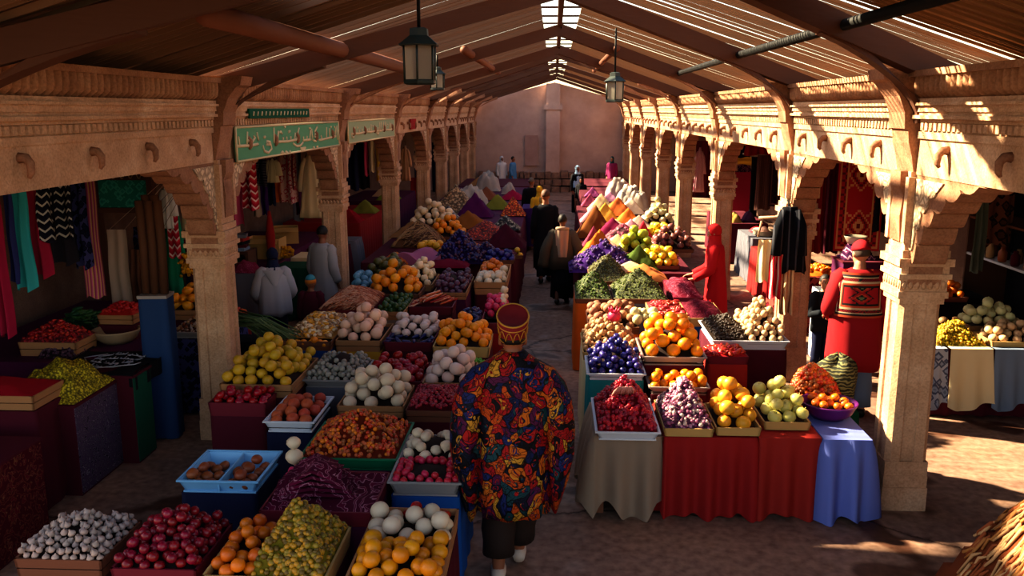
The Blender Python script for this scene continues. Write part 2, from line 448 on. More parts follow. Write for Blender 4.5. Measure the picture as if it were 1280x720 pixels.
for side, X, YS in (('left', XL, YL), ('right', XR, YR)):
    for i, y in enumerate(YS):
        if i == 0: continue
        t = thing('stone_column', 'carved sandstone column with stepped brackets, %s in the %s row' % (ORD[i - 1], side), 'column', (X, y, 0))
        for part in ('plinth', 'shaft', 'capital', 'post', 'console'):
            o = put(part, CM[part], t)
            if part == 'console' and side == 'right': o.rotation_euler = (0, 0, pi)
        for sg in (-1, 1):
            if i == 8 and sg > 0: continue
            put('corbel', CM['corbel%d' % sg], t); put('spandrel', CM['spandrel%d' % sg], t)

# ------------------------------------------------------------------ entablature
def beam(side, X, y0, y1, i):
    sd = 1 if side == 'left' else -1           # hall side of the beam faces +x on the left
    L = y1 - y0
    t = thing('stone_beam', 'carved stone beam with a row of tiles on top, %s bay of the %s colonnade' % (ORD[i], side), 'beam', (X, y0, Z_B0))
    def bx(mb, a, b, z0, z1, ya=0, yb=L): mb.box(min(a * sd, b * sd), max(a * sd, b * sd), ya, yb, z0 - Z_B0, z1 - Z_B0)
    mb = MB(); bx(mb, -.13, .13, Z_B0, Z_F1); bx(mb, -.13, .15, Z_F1 - .05, Z_F1); mb.build('fascia', M_STONE, t)
    mb = MB(); bx(mb, -.14, .13, Z_F1, Z_D1)
    y = .04; 
    while y < L - .06:
        bx(mb, .13, .165, Z_F1 + .012, Z_D1 - .005, y, y + .045); y += .075
    mb.build('dentil_band', M_STONE, t)
    mb = MB()
    for e_, za_, zb_ in ((.16, 0, .025), (.20, .025, .05), (.175, .05, .075), (.19, .075, .12), (.215, .12, .14), (.19, .14, Z_M1 - Z_D1)): bx(mb, -.15, e_, Z_D1 + za_, Z_D1 + zb_)
    mb.build('moulding', M_STONE, t)
    mb = MB(); bx(mb, -.15, .15, Z_M1, Z_T1)
    bx(mb, .1, .25, Z_T1 - .035, Z_T1 + .01)
    y = .05; zt = Z_T1 - Z_B0 - .03; zb = Z_M1 - Z_B0
    while y < L - .04:
        prof = [(0.0, -.012), (.02, .012), (.036, .04), (.039, .09), (.038, .16)]
        rings = []
        for r_, h in prof:
            rings.append([(sd * (.15 + r_ * 2.3 * cos(a)), y + r_ * sin(a), zb + h * (zt - zb) / .16) for a in [(-.5 + q / 6) * pi for q in range(7)]])
        mb.loft(rings, 0, True, closed=False, caps=False)
        y += .086
    mb.build('tile_row', M_TILE, t)
    n = max(3, int(L / .75))
    for k in range(n):
        y = (k + .6) * L / (n + .2)
        mb = MB(); mb.tube([(sd * .12, y, .2), (sd * .17, y, .2), (sd * .2, y - .01, .17), (sd * .205, y - .02, .11), (sd * .19, y - .02, .085)], [.035, .03, .026, .02, .012], 7)
        mb.build('hook', M_STONE_D, t)
for side, X, YS in (('left', XL, YL), ('right', XR, YR)):
    for i in range(8): beam(side, X, YS[i] + .166, YS[i + 1] - .166, i)
# ------------------------------------------------------------------ cloth, crates, trays
def cloth_mat(key, a, b=None, rough=.85):
    return mat('cloth_' + key, a, b or a, rough, 5, .25, .15, stretch=(1, 1, .4), dist=.004)
CL = {k: cloth_mat(k, *v) for k, v in dict(
    maroon=('#40101e', '#541626'), red=('#801a1c', '#962222'), rust=('#84221e', '#9a2c26'), navy=('#12162e', '#1a2040'), blue=('#123c78', '#1c4c90'),
    sky=('#5a68b0', '#6e7cc4'), purple=('#30124e', '#3e1a60'), beige=('#7c6a5c', '#948070'), green=('#0f4030', '#175540'), teal=('#1c6a70', '#2a8088'),
    cream=('#c8b48c', '#d8c8a4'), yellow=('#b0862a', '#c89c38'), pink=('#a03458', '#b84a6c'), grey=('#54545e', '#686872'), plum=('#3c1030', '#521840'), peach=('#c8906a', '#d8a880'),
    denim=('#5c6c84', '#74849c'), black=('#0e0e14', '#16161c'), white=('#b8b4b4', '#d0ccc8'), orange=('#b85418', '#cc6a24')).items()}
M_CRATE = mat('crate_wood', '#8a5c3a', '#b08258', .8, 6, .3, stretch=(1, 8, 8))
M_CRATE_D = mat('crate_wood_dark', '#5a3628', '#7a4c36', .8, 6, .3, stretch=(1, 8, 8))
M_CRATE_R = mat('crate_maroon', '#5a0f22', '#701a2c', .6, 5, .1)
M_CARD = mat('cardboard', '#a8844e', '#bc9a62', .85, 5, .1)
M_ZINC = mat('zinc_tray', '#77706e', '#918a88', .45, 9, .1, .5)
M_FOAM = mat('white_tray', '#b4b8c4', '#cacdd6', .6, 5, .05)
M_PBLUE = mat('pale_blue_plastic', '#6fa8d6', '#84badf', .4, 5, .02)
M_PGRN = mat('green_plastic', '#0d5a3c', '#15704c', .5, 5, .02)
M_PPUR = mat('purple_plastic', '#4a1450', '#601e66', .35, 5, .02)
M_FILL = mat('dark_filler', '#1a0f0c', '#2a1814', .95)  # dark filler that shows in the gaps between piled fruit
STY = dict(wood=(M_CRATE, 'wooden'), dark=(M_CRATE_D, 'dark wooden'), maroon=(M_CRATE_R, 'maroon'), card=(M_CARD, 'cardboard'),
           zinc=(M_ZINC, 'grey metal'), foam=(M_FOAM, 'white'), pblue=(M_PBLUE, 'pale blue'), pgreen=(M_PGRN, 'green'))

def drape_mesh(name, m, x0, x1, y0, y1, zt, zb, amp=.03, flare=.03, wave=.16, hem=.02, seed=0, levels=6, step=.035):
    """cloth over a box: flat top, hanging skirt with folds that widen towards the hem"""
    r = random.Random(seed); per = []
    for (ax, ay), (bx_, by_), nrm in (((x0, y0), (x1, y0), (0, -1)), ((x1, y0), (x1, y1), (1, 0)), ((x1, y1), (x0, y1), (0, 1)), ((x0, y1), (x0, y0), (-1, 0))):
        L = math.hypot(bx_ - ax, by_ - ay); n = max(4, int(L / step))
        for k in range(n):
            q = k / n; e = min(q, 1 - q) * L
            nx, ny = nrm
            per.append((ax + (bx_ - ax) * q, ay + (by_ - ay) * q, nx, ny, e, q * L))
    ph = [r.uniform(0, 6.28) for _ in range(3)]
    n = len(per); mb = MB(); rings = []
    for lv in range(levels + 1):
        t = lv / levels; ring = []; s_ = 0
        for (x, y, nx, ny, e, l) in per:
            s_ += step
            f = .5 + .5 * sin(s_ * 6.28 / wave + ph[0] + 1.3 * sin(s_ * 3.1 + ph[1]))
            off = (amp * f + flare) * t ** .55 + .004
            z = zt + (zb - zt) * t + (hem * (sin(s_ * 6.28 / (wave * 1.9) + ph[2]) - .4) * t if lv == levels else 0)
            ring.append((x + nx * off, y + ny * off, max(z, .004)))
        rings.append(ring)
    mb.loft(rings, 0, True, True, False)
    mb.add([(x0 - .004, y0 - .004, zt), (x1 + .004, y0 - .004, zt), (x1 + .004, y1 + .004, zt), (x0 - .004, y1 + .004, zt)], [(0, 1, 2, 3)])
    return mb.mesh(name, m)
def stand(x0, x1, y0, y1, z, col, label, seed=0, zb=.02, amp=.015, flare=.008, wave=.22):
    cx, cy = (x0 + x1) / 2, (y0 + y1) / 2
    t = thing('display_stand', label, 'stand', (cx, cy, 0))
    hx, hy = (x1 - x0) / 2, (y1 - y0) / 2
    put('cloth_cover', drape_mesh('cloth_cover', CL[col] if isinstance(col, str) else col, -hx, hx, -hy, hy, z, zb, amp, flare, wave, .006, seed), t)
    mb = MB(); mb.box(-hx + .01, hx - .01, -hy + .01, hy - .01, z - .04, z - .003); mb.build('board', M_CRATE_D, t)
    mb = MB()
    for sx in (-1, 1):
        for sy in (-1, 1):
            MB().box(sx * (hx - .04) - .02, sx * (hx - .04) + .02, sy * (hy - .04) - .02, sy * (hy - .04) + .02, 0, z - .04).build('leg', M_CRATE_D, t)
    return t
class Cr: pass
def crate(u0, u1, vf, vb, z, h, sty, content, where='', col=None, x=None, core=0, under=None, rim=.012, depth=None, shx=0):
    """crate whose rim front edge runs u0..u1 at row vf, at height z; returns its inner box"""
    a, b = P(u0, vf, z), P(u1, vf, z); y0 = (a.y + b.y) / 2
    y1 = y0 + depth if depth else P((u0 + u1) / 2, vb, z).y
    x0, x1 = a.x + shx, b.x + shx
    return crate_at(x0, x1, y0, y1, z, h, sty, content, where, col, under)
ALLC = []
def crate_at(x0, x1, y0, y1, z, h, sty, content, where='', col=None, under=None):
    m, word = STY[sty]
    cx, cy = (x0 + x1) / 2, (y0 + y1) / 2; hx, hy = (x1 - x0) / 2, (y1 - y0) / 2; zb = z - h
    noun = 'tray' if sty in ('zinc', 'foam', 'pblue', 'pgreen') else 'crate'
    t = thing('fruit_' + noun, '%s %s of %s%s' % (word, noun, content, (', ' + where) if where else ''), noun, (cx, cy, zb))
    th = .014
    MB().box(-hx + .02, hx - .02, -hy + .02, hy - .02, 0, .012).build('base', m, t)
    fl = .012 if noun == 'crate' else .035
    fl = min(fl, h * .5)
    for nm, p, q, nx, ny in (('front', (-hx, -hy), (hx, -hy), 0, -1), ('back', (hx, hy), (-hx, hy), 0, 1), ('end', (hx, -hy), (hx, hy), 1, 0), ('end', (-hx, hy), (-hx, -hy), -1, 0)):
        mb = MB(); dx, dy = (q[0] - p[0]), (q[1] - p[1]); L = math.hypot(dx, dy); dx /= L; dy /= L
        slabs = [(0.0, 1.0)] if sty not in ('wood', 'dark') else ([(0, .47), (.53, 1.0)] if h > .07 else [(0, 1.0)])
        for s0, s1 in slabs:
            def pt(e, zz, inn, o):    # e end, inn thickness offset
                f = fl * (zz - 1)
                k = L * e + (-1 if e else 1) * (0 if noun == 'crate' and abs(nx) else 0)
                px = p[0] + dx * k + nx * (f - inn) - (dx * f * (1 if not e else -1)) * 1
                py = p[1] + dy * k + ny * (f - inn) - (dy * f * (1 if not e else -1)) * 1
                return (px, py, zz * h)
            v = [pt(0, s0, 0, 0), pt(1, s0, 0, 0), pt(1, s1, 0, 0), pt(0, s1, 0, 0), pt(0, s0, th, 0), pt(1, s0, th, 0), pt(1, s1, th, 0), pt(0, s1, th, 0)]
            mb.add(v, [(0, 1, 2, 3), (5, 4, 7, 6), (3, 2, 6, 7), (1, 0, 4, 5), (0, 3, 7, 4), (2, 1, 5, 6)])
        mb.build('side_panel', m, t)
    if noun == 'tray':
        mb = MB()
        for (ax, bx_, ay, by_) in ((-hx - .012, hx + .012, -hy - .012, -hy + .004), (-hx - .012, hx + .012, hy - .004, hy + .012), (-hx - .012, -hx + .004, -hy, hy), (hx - .004, hx + .012, -hy, hy)):
            mb.box(ax, bx_, ay, by_, h - .004, h + .008)
        mb.build('rim', m, t)
    if col:
        stand(x0 + .012, x1 - .012, y0 + .012, y1 - .012, zb, col, '%s cloth covered stand under the %s of %s' % (col, noun, content), seed=len(ALLC))
    elif under:
        under()
    c = Cr(); c.x0, c.x1, c.y0, c.y1, c.z, c.t, c.content, c.noun, c.cx, c.cy, c.zb, c.h = x0, x1, y0, y1, z, t, content, noun, cx, cy, zb, h
    ALLC.append(c); return c
def sub(c, a0, a1, b0, b1, z=None):
    d = Cr(); d.x0 = c.x0 + (c.x1 - c.x0) * a0; d.x1 = c.x0 + (c.x1 - c.x0) * a1; d.y0 = c.y0 + (c.y1 - c.y0) * b0; d.y1 = c.y0 + (c.y1 - c.y0) * b1
    d.z = c.z if z is None else z; d.t = c.t; d.cx, d.cy = (d.x0 + d.x1) / 2, (d.y0 + d.y1) / 2; d.content = c.content; d.noun = c.noun; d.zb = c.zb; d.h = c.h
    return d

# ------------------------------------------------------------------ fruit
def lathe_fruit(name, prof, m, n=12, extra=None):
    mb = MB(); mb.lathe(prof, n, caps=False)
    if extra: extra(mb)
    return mb.mesh(name, m)
def ball_prof(n=8, top=0, bot=0, sq=1, point=0):
    """unit-radius silhouette with optional dimples / pointed ends"""
    out = []
    for i in range(n + 1):
        a = -pi / 2 + pi * i / n; r = cos(a); z = sin(a) * sq
        if point: r = r ** (1 + .35 * point); z *= 1 + .18 * point * abs(sin(a)) ** 3
        if top and a > .9: z -= top * ((a - .9) / .67) ** 2
        if bot and a < -.9: z += bot * ((-a - .9) / .67) ** 2
        out.append((max(r, .001), z))
    return out
FR = {}
def fruit(kind, m, r=None):
    key = (kind, m.name)
    if key in FR: return FR[key]
    nm = dict(melon='melon', orange='orange', plum='plum', apple='apple', lemon='lemon', garlic='garlic_bulb', radish='radish', tomato='tomato', peach='peach',
              turnip='turnip', lime='lime', egg='egg', nut='nut', potato='potato', onion='onion', eggplant='eggplant', mango='mango', guava='guava', persimmon='persimmon', balls='cheese_ball').get(kind, kind)
    pr = dict(melon=ball_prof(10, .06, .03, .94), orange=ball_prof(10, .1, .02, .95), plum=ball_prof(10, .2, 0, .96), apple=ball_prof(10, .3, .15, .92), lemon=ball_prof(10, 0, 0, 1.1, 1),
              garlic=[(.01, -.75), (.6, -.72), (.95, -.35), (1, 0), (.8, .4), (.4, .72), (.2, 1.0), (.16, 1.25), (.01, 1.28)], radish=ball_prof(8, 0, 0, 1.05, .5),
              tomato=ball_prof(10, .18, .05, .85), peach=ball_prof(10, .18, 0, .98), turnip=[(.01, -1.15), (.12, -.95), (.7, -.55), (1, -.05), (.95, .35), (.55, .75), (.2, .88), (.01, .88)],
              lime=ball_prof(8, 0, 0, 1.1, .5), egg=[(.01, -.95), (.5, -.85), (.88, -.45), (1, 0), (.85, .5), (.5, .95), (.01, 1.15)], nut=ball_prof(8, 0, 0, 1.05), potato=ball_prof(8, 0, 0, .85),
              onion=[(.01, -.85), (.6, -.75), (1, -.15), (.9, .35), (.45, .75), (.16, 1.05), (.01, 1.1)], eggplant=[(.01, -1.9), (.5, -1.75), (.8, -1.2), (.7, -.3), (.5, .7), (.35, 1.3), (.3, 1.45), (.01, 1.5)],
              mango=ball_prof(10, .08, 0, 1.08), guava=ball_prof(10, .05, .08, 1.08), persimmon=ball_prof(10, .15, .1, .82), balls=ball_prof(8)).get(kind, ball_prof(8))
    def extra(mb):
        if kind in ('apple', 'plum'): mb.tube([(0, 0, .6), (.05, 0, 1.08)], .05, 5)
        if kind == 'tomato': mb.tube([(0, 0, .6), (.04, 0, .92)], .06, 5)
    me = lathe_fruit(nm, pr, m, 14 if kind != 'garlic' else 10, extra)
    FR[key] = me; return me
def FM(key, a, b, rough=.42, rnd=.14, scale=6, spec=.4): return mat('peel_' + key, a, b, rough, scale, .08, spec, rnd, dist=.003)
PEEL = dict(
    plum=FM('plum', '#5a0a1e', '#8e1428', .3), orange=FM('orange', '#b85408', '#cc6c0c'), cream=FM('cream', '#8c7a74', '#b09c92', .6), white=FM('white', '#b8a48c', '#ccbaa2', .5, .08),
    mango=FM('mango', '#b87000', '#d48c0c'), tomato=FM('tomato', '#98140e', '#b8281a', .3), brown=FM('brown', '#6a2e14', '#94502a', .45), radish=FM('radish', '#98102c', '#c02a44', .4),
    peach=FM('peach', '#8e2a1c', '#b85a34', .6), apple=FM('apple', '#7a0818', '#a01426', .3), yellow=FM('yellow', '#a87c14', '#c09a24', .5), grey=FM('grey', '#6a665e', '#9c968c', .6, .25),
    blush=FM('blush', '#c89880', '#dcb49c', .5), pinkwhite=FM('pinkwhite', '#b49890', '#ccb4ac', .5), indigo=FM('indigo', '#12123e', '#221c5a', .3), green=FM('green', '#1c3414', '#34501c', .4),
    grape=FM('grape', '#301428', '#5a2c48', .35, .2), azure=FM('azure', '#3e6880', '#6894a8', .4), olive=FM('olive', '#3e3a14', '#5c5420', .4), mandarin=FM('mandarin', '#c46c00', '#e08c08', .45),
    gold=FM('gold', '#c48414', '#dca030', .45), apgreen=FM('apgreen', '#b0a850', '#ccc478', .4), navyplum=FM('navyplum', '#140e48', '#2c2478', .35), tan=FM('tan', '#8a6444', '#b08a60', .6),
    potato=FM('potato', '#7a4a34', '#9c6a4c', .7), hazel=FM('hazel', '#b08c64', '#ccac84', .6), magenta=FM('magenta', '#981440', '#c82e60', .4), lime=FM('lime', '#8a9a1c', '#b0bc3c', .45),
    lemon=FM('lemon', '#c0a018', '#dcc23c', .45), shallot=FM('shallot', '#5a2c2c', '#84504a', .45), melonpale=FM('melonpale', '#c0b880', '#d8d0a0', .5), ivory=FM('ivory', '#c8ac84', '#e0c8a4', .55))

def heap_h(c, x, y, h, pw=1.0, sx=.5, sy=.5):
    hx0 = (x - c.x0) / max(1e-4, (c.x1 - c.x0) * sx); hx1 = (c.x1 - x) / max(1e-4, (c.x1 - c.x0) * (1 - sx))
    hy0 = (y - c.y0) / max(1e-4, (c.y1 - c.y0) * sy); hy1 = (c.y1 - y) / max(1e-4, (c.y1 - c.y0) * (1 - sy))
    return h * max(0, min(1, hx0, hx1, hy0, hy1)) ** pw
PILES = 0
def pile(c, kind, m, r, h, label, peak=(.5, .5), lift=0, var=.1, mx=200, core=True, stack=1.65, flat=False, inset=.0, corem=None, pw=1.0, cat=None):
    global PILES
    PILES += 1; rg = random.Random(PILES * 17 + 3)
    me = fruit(kind, PEEL[m]); pl = []
    zb = c.z - r * 1.0 + lift
    def corez(x, y): return zb + (heap_h(c, x, y, h, pw, *peak) if not flat else h)
    x0, x1, y0, y1 = c.x0 + r + inset, c.x1 - r - inset, c.y0 + r + inset, c.y1 - r - inset
    if x1 <= x0 or y1 <= y0: return []
    fails = 0
    while fails < 22 and len(pl) < mx:
        best = None
        for _ in range(45):
            x, y = rg.uniform(x0, x1), rg.uniform(y0, y1); b = corez(x, y) + r * .7; z = b; ok = True
            for (a, bb, cc) in pl:
                dx = a - x; dy = bb - y; d2 = dx * dx + dy * dy
                if d2 < 3.55 * r * r:
                    zz = cc + math.sqrt(3.55 * r * r - d2)
                    if zz > z:
                        z = zz
                        if z > b + stack * r: ok = False; break
            if ok and (best is None or z < best[2]): best = (x, y, z)
        if best: pl.append(best); fails = 0
        else: fails += 1
    nm = me.name.split('.')[0]; g = 'pile: ' + label
    for (x, y, z) in pl:
        o = put(nm, me, None, (x, y, z), (rg.uniform(-.6, .6), rg.uniform(-.6, .6), rg.uniform(0, 6.28)))
        s_ = r * (1 + rg.uniform(-var, var * .4)); o.scale = (s_, s_, s_)
        if kind in ('egg', 'mango', 'eggplant', 'lemon', 'guava'): o.rotation_euler = (rg.uniform(0, 3), rg.uniform(0, 3), rg.uniform(0, 6.28))
        tag(o, label, cat or nm.replace('_', ' '), g)
    if core:
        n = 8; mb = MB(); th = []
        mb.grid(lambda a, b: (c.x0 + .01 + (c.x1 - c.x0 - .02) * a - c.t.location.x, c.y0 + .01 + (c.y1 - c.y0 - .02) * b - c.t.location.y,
                              corez(c.x0 + .01 + (c.x1 - c.x0 - .02) * a, c.y0 + .01 + (c.y1 - c.y0 - .02) * b) - .1 * r - c.t.location.z), n, n)
        mb.build('filler_core', corem or M_FILL, c.t)  # dark mound added under the fruit to fill and darken the gaps
    return pl
# ------------------------------------------------------------------ heaps of things too small to count
def speckle(key, cols, scale=60, rough=.6, bump=.8, dist=.012, edge='#120a08', edgew=.08, bright=1):
    k = 'heap_' + key
    if k in MATS: return MATS[k]
    t = NT(k); v = t.coords()
    vo = t.add('ShaderNodeTexVoronoi'); vo.inputs['Scale'].default_value = scale; t.link(v, vo.inputs['Vector'])
    sp = t.add('ShaderNodeSeparateColor'); t.link(vo.outputs['Color'], sp.inputs[0])
    n = len(cols); r = t.ramp([(i / n, c) for i, c in enumerate(cols)], 'CONSTANT'); t.link(sp.outputs[0], r.inputs['Fac'])
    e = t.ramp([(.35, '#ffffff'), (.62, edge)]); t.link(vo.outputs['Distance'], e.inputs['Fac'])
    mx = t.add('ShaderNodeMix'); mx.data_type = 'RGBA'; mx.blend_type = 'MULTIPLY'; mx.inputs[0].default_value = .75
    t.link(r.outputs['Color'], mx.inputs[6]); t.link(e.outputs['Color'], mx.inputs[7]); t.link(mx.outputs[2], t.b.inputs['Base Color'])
    t.b.inputs['Roughness'].default_value = rough; t.b.inputs['Specular IOR Level'].default_value = .3
    iv = t.add('ShaderNodeMath'); iv.operation = 'SUBTRACT'; iv.inputs[0].default_value = 1; t.link(vo.outputs['Distance'], iv.inputs[1])
    t.bump(iv.outputs[0], bump, dist)
    MATS[k] = t.m; return t.m
def powder(key, a='#806040', b=None, rough=.95): return mat('powder_' + key, a, b or a, rough, 25, .4, .1, det=6, dist=.006)
HEAPS = 0
def heap(c, m, h, label, cat, name='heap', pw=1.0, beads=0, br=.012, bead_mats=None, peak=(.5, .5), n=22, rough=.06, skirt=.01, kind='stuff', lift=0, round_=0.0, elong=1):
    """mound on a crate or board: pyramid sides, roughened, optional loose beads on top; one object"""
    global HEAPS
    HEAPS += 1; rg = random.Random(HEAPS * 31 + 5)
    cx, cy = (c.x0 + c.x1) / 2, (c.y0 + c.y1) / 2; hx, hy = (c.x1 - c.x0) / 2 - skirt, (c.y1 - c.y0) / 2 - skirt
    f1, f2, f3 = rg.uniform(0, 6), rg.uniform(0, 6), rg.uniform(0, 6)
    d = Cr(); d.x0, d.x1, d.y0, d.y1 = -hx, hx, -hy, hy
    def zz(x, y):
        b = heap_h(d, x, y, h, pw, *peak)
        if round_:
            q = max(0, 1 - (x / hx) ** 2 - (y / hy) ** 2) ** .6 * h
            b = b * (1 - round_) + q * round_
        t = b / h if h else 0
        return b + rough * h * (sin(x * 23 + f1) * cos(y * 19 + f2) + .5 * sin(x * 51 + f3) * sin(y * 47)) * min(1, t * 3)
    mb = MB()
    mb.grid(lambda a, b: (-hx + 2 * hx * a, -hy + 2 * hy * b, zz(-hx + 2 * hx * a, -hy + 2 * hy * b)), n, n)
    ms = [m] + list(bead_mats or [])
    for k in range(beads):
        x, y = rg.uniform(-hx + br, hx - br), rg.uniform(-hy + br, hy - br)
        s_ = br * rg.uniform(.75, 1.15); mi = 1 + rg.randrange(len(ms) - 1) if len(ms) > 1 else 0
        if elong == 1: mb.ball((x, y, zz(x, y) + s_ * .35), s_, 7, 5, mi)
        else:
            M = Matrix.Translation((x, y, zz(x, y) + s_ * .3)) @ Matrix.Rotation(rg.uniform(0, 6.28), 4, 'Z') @ Matrix.Rotation(rg.uniform(-.5, .5), 4, 'Y')
            mb.ball((0, 0, 0), (s_ * elong, s_, s_), 7, 5, mi, M)
    o = mb.build(name, ms, None, (cx, cy, c.z + lift))
    return tag(o, label, cat, None, kind)
# ================================================================== produce, left block
M_PATT = None
def pattern_cloth(key, base, line, scale=9, w=.05, extra=None):
    k = 'pattern_' + key
    if k in MATS: return MATS[k]
    t = NT(k); v = t.coords()
    n = t.add('ShaderNodeTexNoise'); n.inputs['Scale'].default_value = scale * .35; n.inputs['Detail'].default_value = 2; t.link(v, n.inputs['Vector'])
    mx = t.add('ShaderNodeMix'); mx.data_type = 'RGBA'; mx.inputs[0].default_value = .35; t.link(v, mx.inputs[6]); t.link(n.outputs['Color'], mx.inputs[7])
    wv = t.add('ShaderNodeTexWave'); wv.wave_type = 'RINGS'; wv.rings_direction = 'SPHERICAL'; wv.inputs['Scale'].default_value = scale * .35; wv.inputs['Distortion'].default_value = 9; wv.inputs['Detail Scale'].default_value = 1.6
    t.link(mx.outputs[2], wv.inputs['Vector'])
    r = t.ramp([(.72, base), (.82, line), (.95, extra or base)]); t.link(wv.outputs['Fac'], r.inputs['Fac'])
    t.link(r.outputs['Color'], t.b.inputs['Base Color']); t.b.inputs['Roughness'].default_value = .85; t.b.inputs['Specular IOR Level'].default_value = .1
    MATS[k] = t.m; return t.m
M_PAIS = pattern_cloth('paisley', '#4a0c28', '#b07a8c', 15, extra='#5e1232')
M_LEOP = speckle('leopard', ['#a8981c', '#c0b028', '#8a7c14'], 55, .8, .7, .008, '#1c1804')

# ---- front row
c = crate(15, 128, 700, 648, .72, .12, 'dark', 'white garlic bulbs', 'in the bottom left corner', 'maroon')
pile(c, 'garlic', 'cream', .0215, .13, 'small off-white garlic bulb in the crate in the bottom left corner', (.45, .6), mx=170)
c = crate(136, 246, 712, 652, .72, .12, 'maroon', 'dark red plums', 'second crate from the bottom left', 'plum')
pile(c, 'plum', 'plum', .031, .17, 'glossy dark red plum in the maroon crate beside the garlic', (.5, .62), mx=120)
c = crate(250, 408, 722, 655, .74, .12, 'card', 'oranges and yellow dates', 'front row', 'maroon')
pile(sub(c, 0, .44, 0, 1), 'orange', 'orange', .042, .05, 'orange in the cardboard crate, left of the heap of yellow dates', mx=24, stack=1.2)
heap(sub(c, .36, 1.0, 0, 1, c.z - .03), powder('olive', '#5c5418', '#7a6c20'), .30, 'steep heap of knobbly yellow dates in the front cardboard crate', 'dates', 'date_heap', .8, 640, .0165,
     [FM('date_gold', '#8a6414', '#b08420', .45), FM('date_olive', '#6a5c18', '#8c7824', .5), FM('date_brown', '#4a3c14', '#6a541c', .5)], (.42, .62), elong=1.25)
c = crate(428, 552, 728, 634, .76, .13, 'wood', 'white melons and yellow mangoes', 'front row', 'maroon')
pile(sub(c, 0, 1, 0, .52), 'mango', 'mango', .047, .07, 'ripe yellow mango at the front of the wooden crate below the striped man', mx=30, stack=1.3)
pile(sub(c, 0, 1, .5, .9), 'melon', 'white', .056, .07, 'round white melon behind the yellow mangoes in the front wooden crate', mx=18, stack=1.3)
pile(sub(c, .2, 1, .86, 1), 'tomato', 'tomato', .036, 0, 'red tomato along the back of the front crate of white melons', mx=6)
# ---- second row
c = crate(222, 322, 602, 564, .74, .09, 'pblue', 'brown persimmons', 'with two compartments', 'navy')
MB().box(-.006, .006, -(c.y1 - c.y0) / 2 + .01, (c.y1 - c.y0) / 2 - .01, .012, .085).build('divider', M_PBLUE, c.t)
for q, nm in ((0, 'left'), (1, 'right')):
    pile(sub(c, .02 + .5 * q, .47 + .5 * q, 0.02, .75, c.z - .03), 'persimmon', 'brown', .042, .02, 'russet brown persimmon in the %s half of the pale blue tray' % nm, mx=11, core=False)
c = crate(322, 466, 640, 588, .76, .1, 'maroon', 'folded paisley cloths', 'left of the front melons', 'plum')
mb = MB()
mb.grid(lambda a, b: (-.32 + .64 * a, -.17 + .34 * b, .012 * sin(a * 9) * sin(b * 7)), 20, 12)
o = mb.build('paisley_cloth', M_PAIS, None, (c.cx, c.cy, c.z - .01)); o.scale = ((c.x1 - c.x0) / .66, (c.y1 - c.y0) / .36, 1)
tag(o, 'maroon and pink paisley cloth lying flat in the maroon crate', 'cloth')
mb = MB()
for k in range(5):
    z = .012 + k * .03; w_ = .27 - .035 * k
    mb.grid(lambda a, b: (-w_ + 2 * w_ * a, -.16 + .3 * b, z + .03 * sin(a * 5 + k) * (1 - abs(2 * b - 1)) + .05 * max(0, .5 - abs(a - .45)) * (1 + k * .35)), 18, 10)
    mb.grid(lambda a, b: (-w_ + 2 * w_ * a, -.16, z - .02 * b + .0 + .05 * max(0, .5 - abs(a - .45)) * (1 + k * .35)), 18, 1)
o = mb.build('folded_cloth', [M_PAIS], None, (c.x0 + .28, c.cy + .03, c.z + .0), (0, 0, .15))
tag(o, 'rumpled pile of folded maroon paisley cloth with pale edging', 'cloth')
pile(sub(c, .02, .2, .55, .98, c.z + .02), 'radish', 'magenta', .028, .02, 'small magenta radish beside the stacked white turnips', mx=7, core=False)
for k, (z, r_) in enumerate(((.05, .062), (.15, .05))):
    o = put('turnip', fruit('turnip', PEEL['white']), None, P(362, 588, .8) + Vector((0, .12, z)), (0, 0, k)); o.scale = (r_, r_, r_)
    tag(o, ('larger white turnip resting at the corner of the paisley cloth', 'smaller white turnip balanced on top of another turnip')[k], 'turnip')
c = crate(486, 575, 604, 545, .77, .1, 'zinc', 'white turnips and red radishes', 'beside the walking man', 'blue')
pile(sub(c, 0, 1, .0, .5), 'radish', 'radish', .029, .06, 'round red radish at the front of the grey tray beside the walking man', mx=34)
pile(sub(c, 0, 1, .45, 1), 'turnip', 'white', .045, .14, 'white turnip heaped at the back of the grey tray of radishes', mx=22)
c = crate(374, 496, 574, 528, .77, .09, 'pgreen', 'small orange and red dates', 'behind the paisley cloth', 'plum')
heap(c, powder('rust', '#4a180c', '#6a2410'), .21, 'heap of small orange, red and brown dates in a green tray', 'dates', 'date_heap', .9, 620, .0165,
     [PEEL['brown'], PEEL['tomato'], PEEL['orange'], PEEL['peach']], (.45, .6))
c = crate(330, 392, 528, 496, .78, .09, 'foam', 'blushed peaches', 'lined with paper', 'navy')
pile(c, 'peach', 'peach', .05, .09, 'red and orange peach in the white paper lined tray', (.6, .7), mx=16)
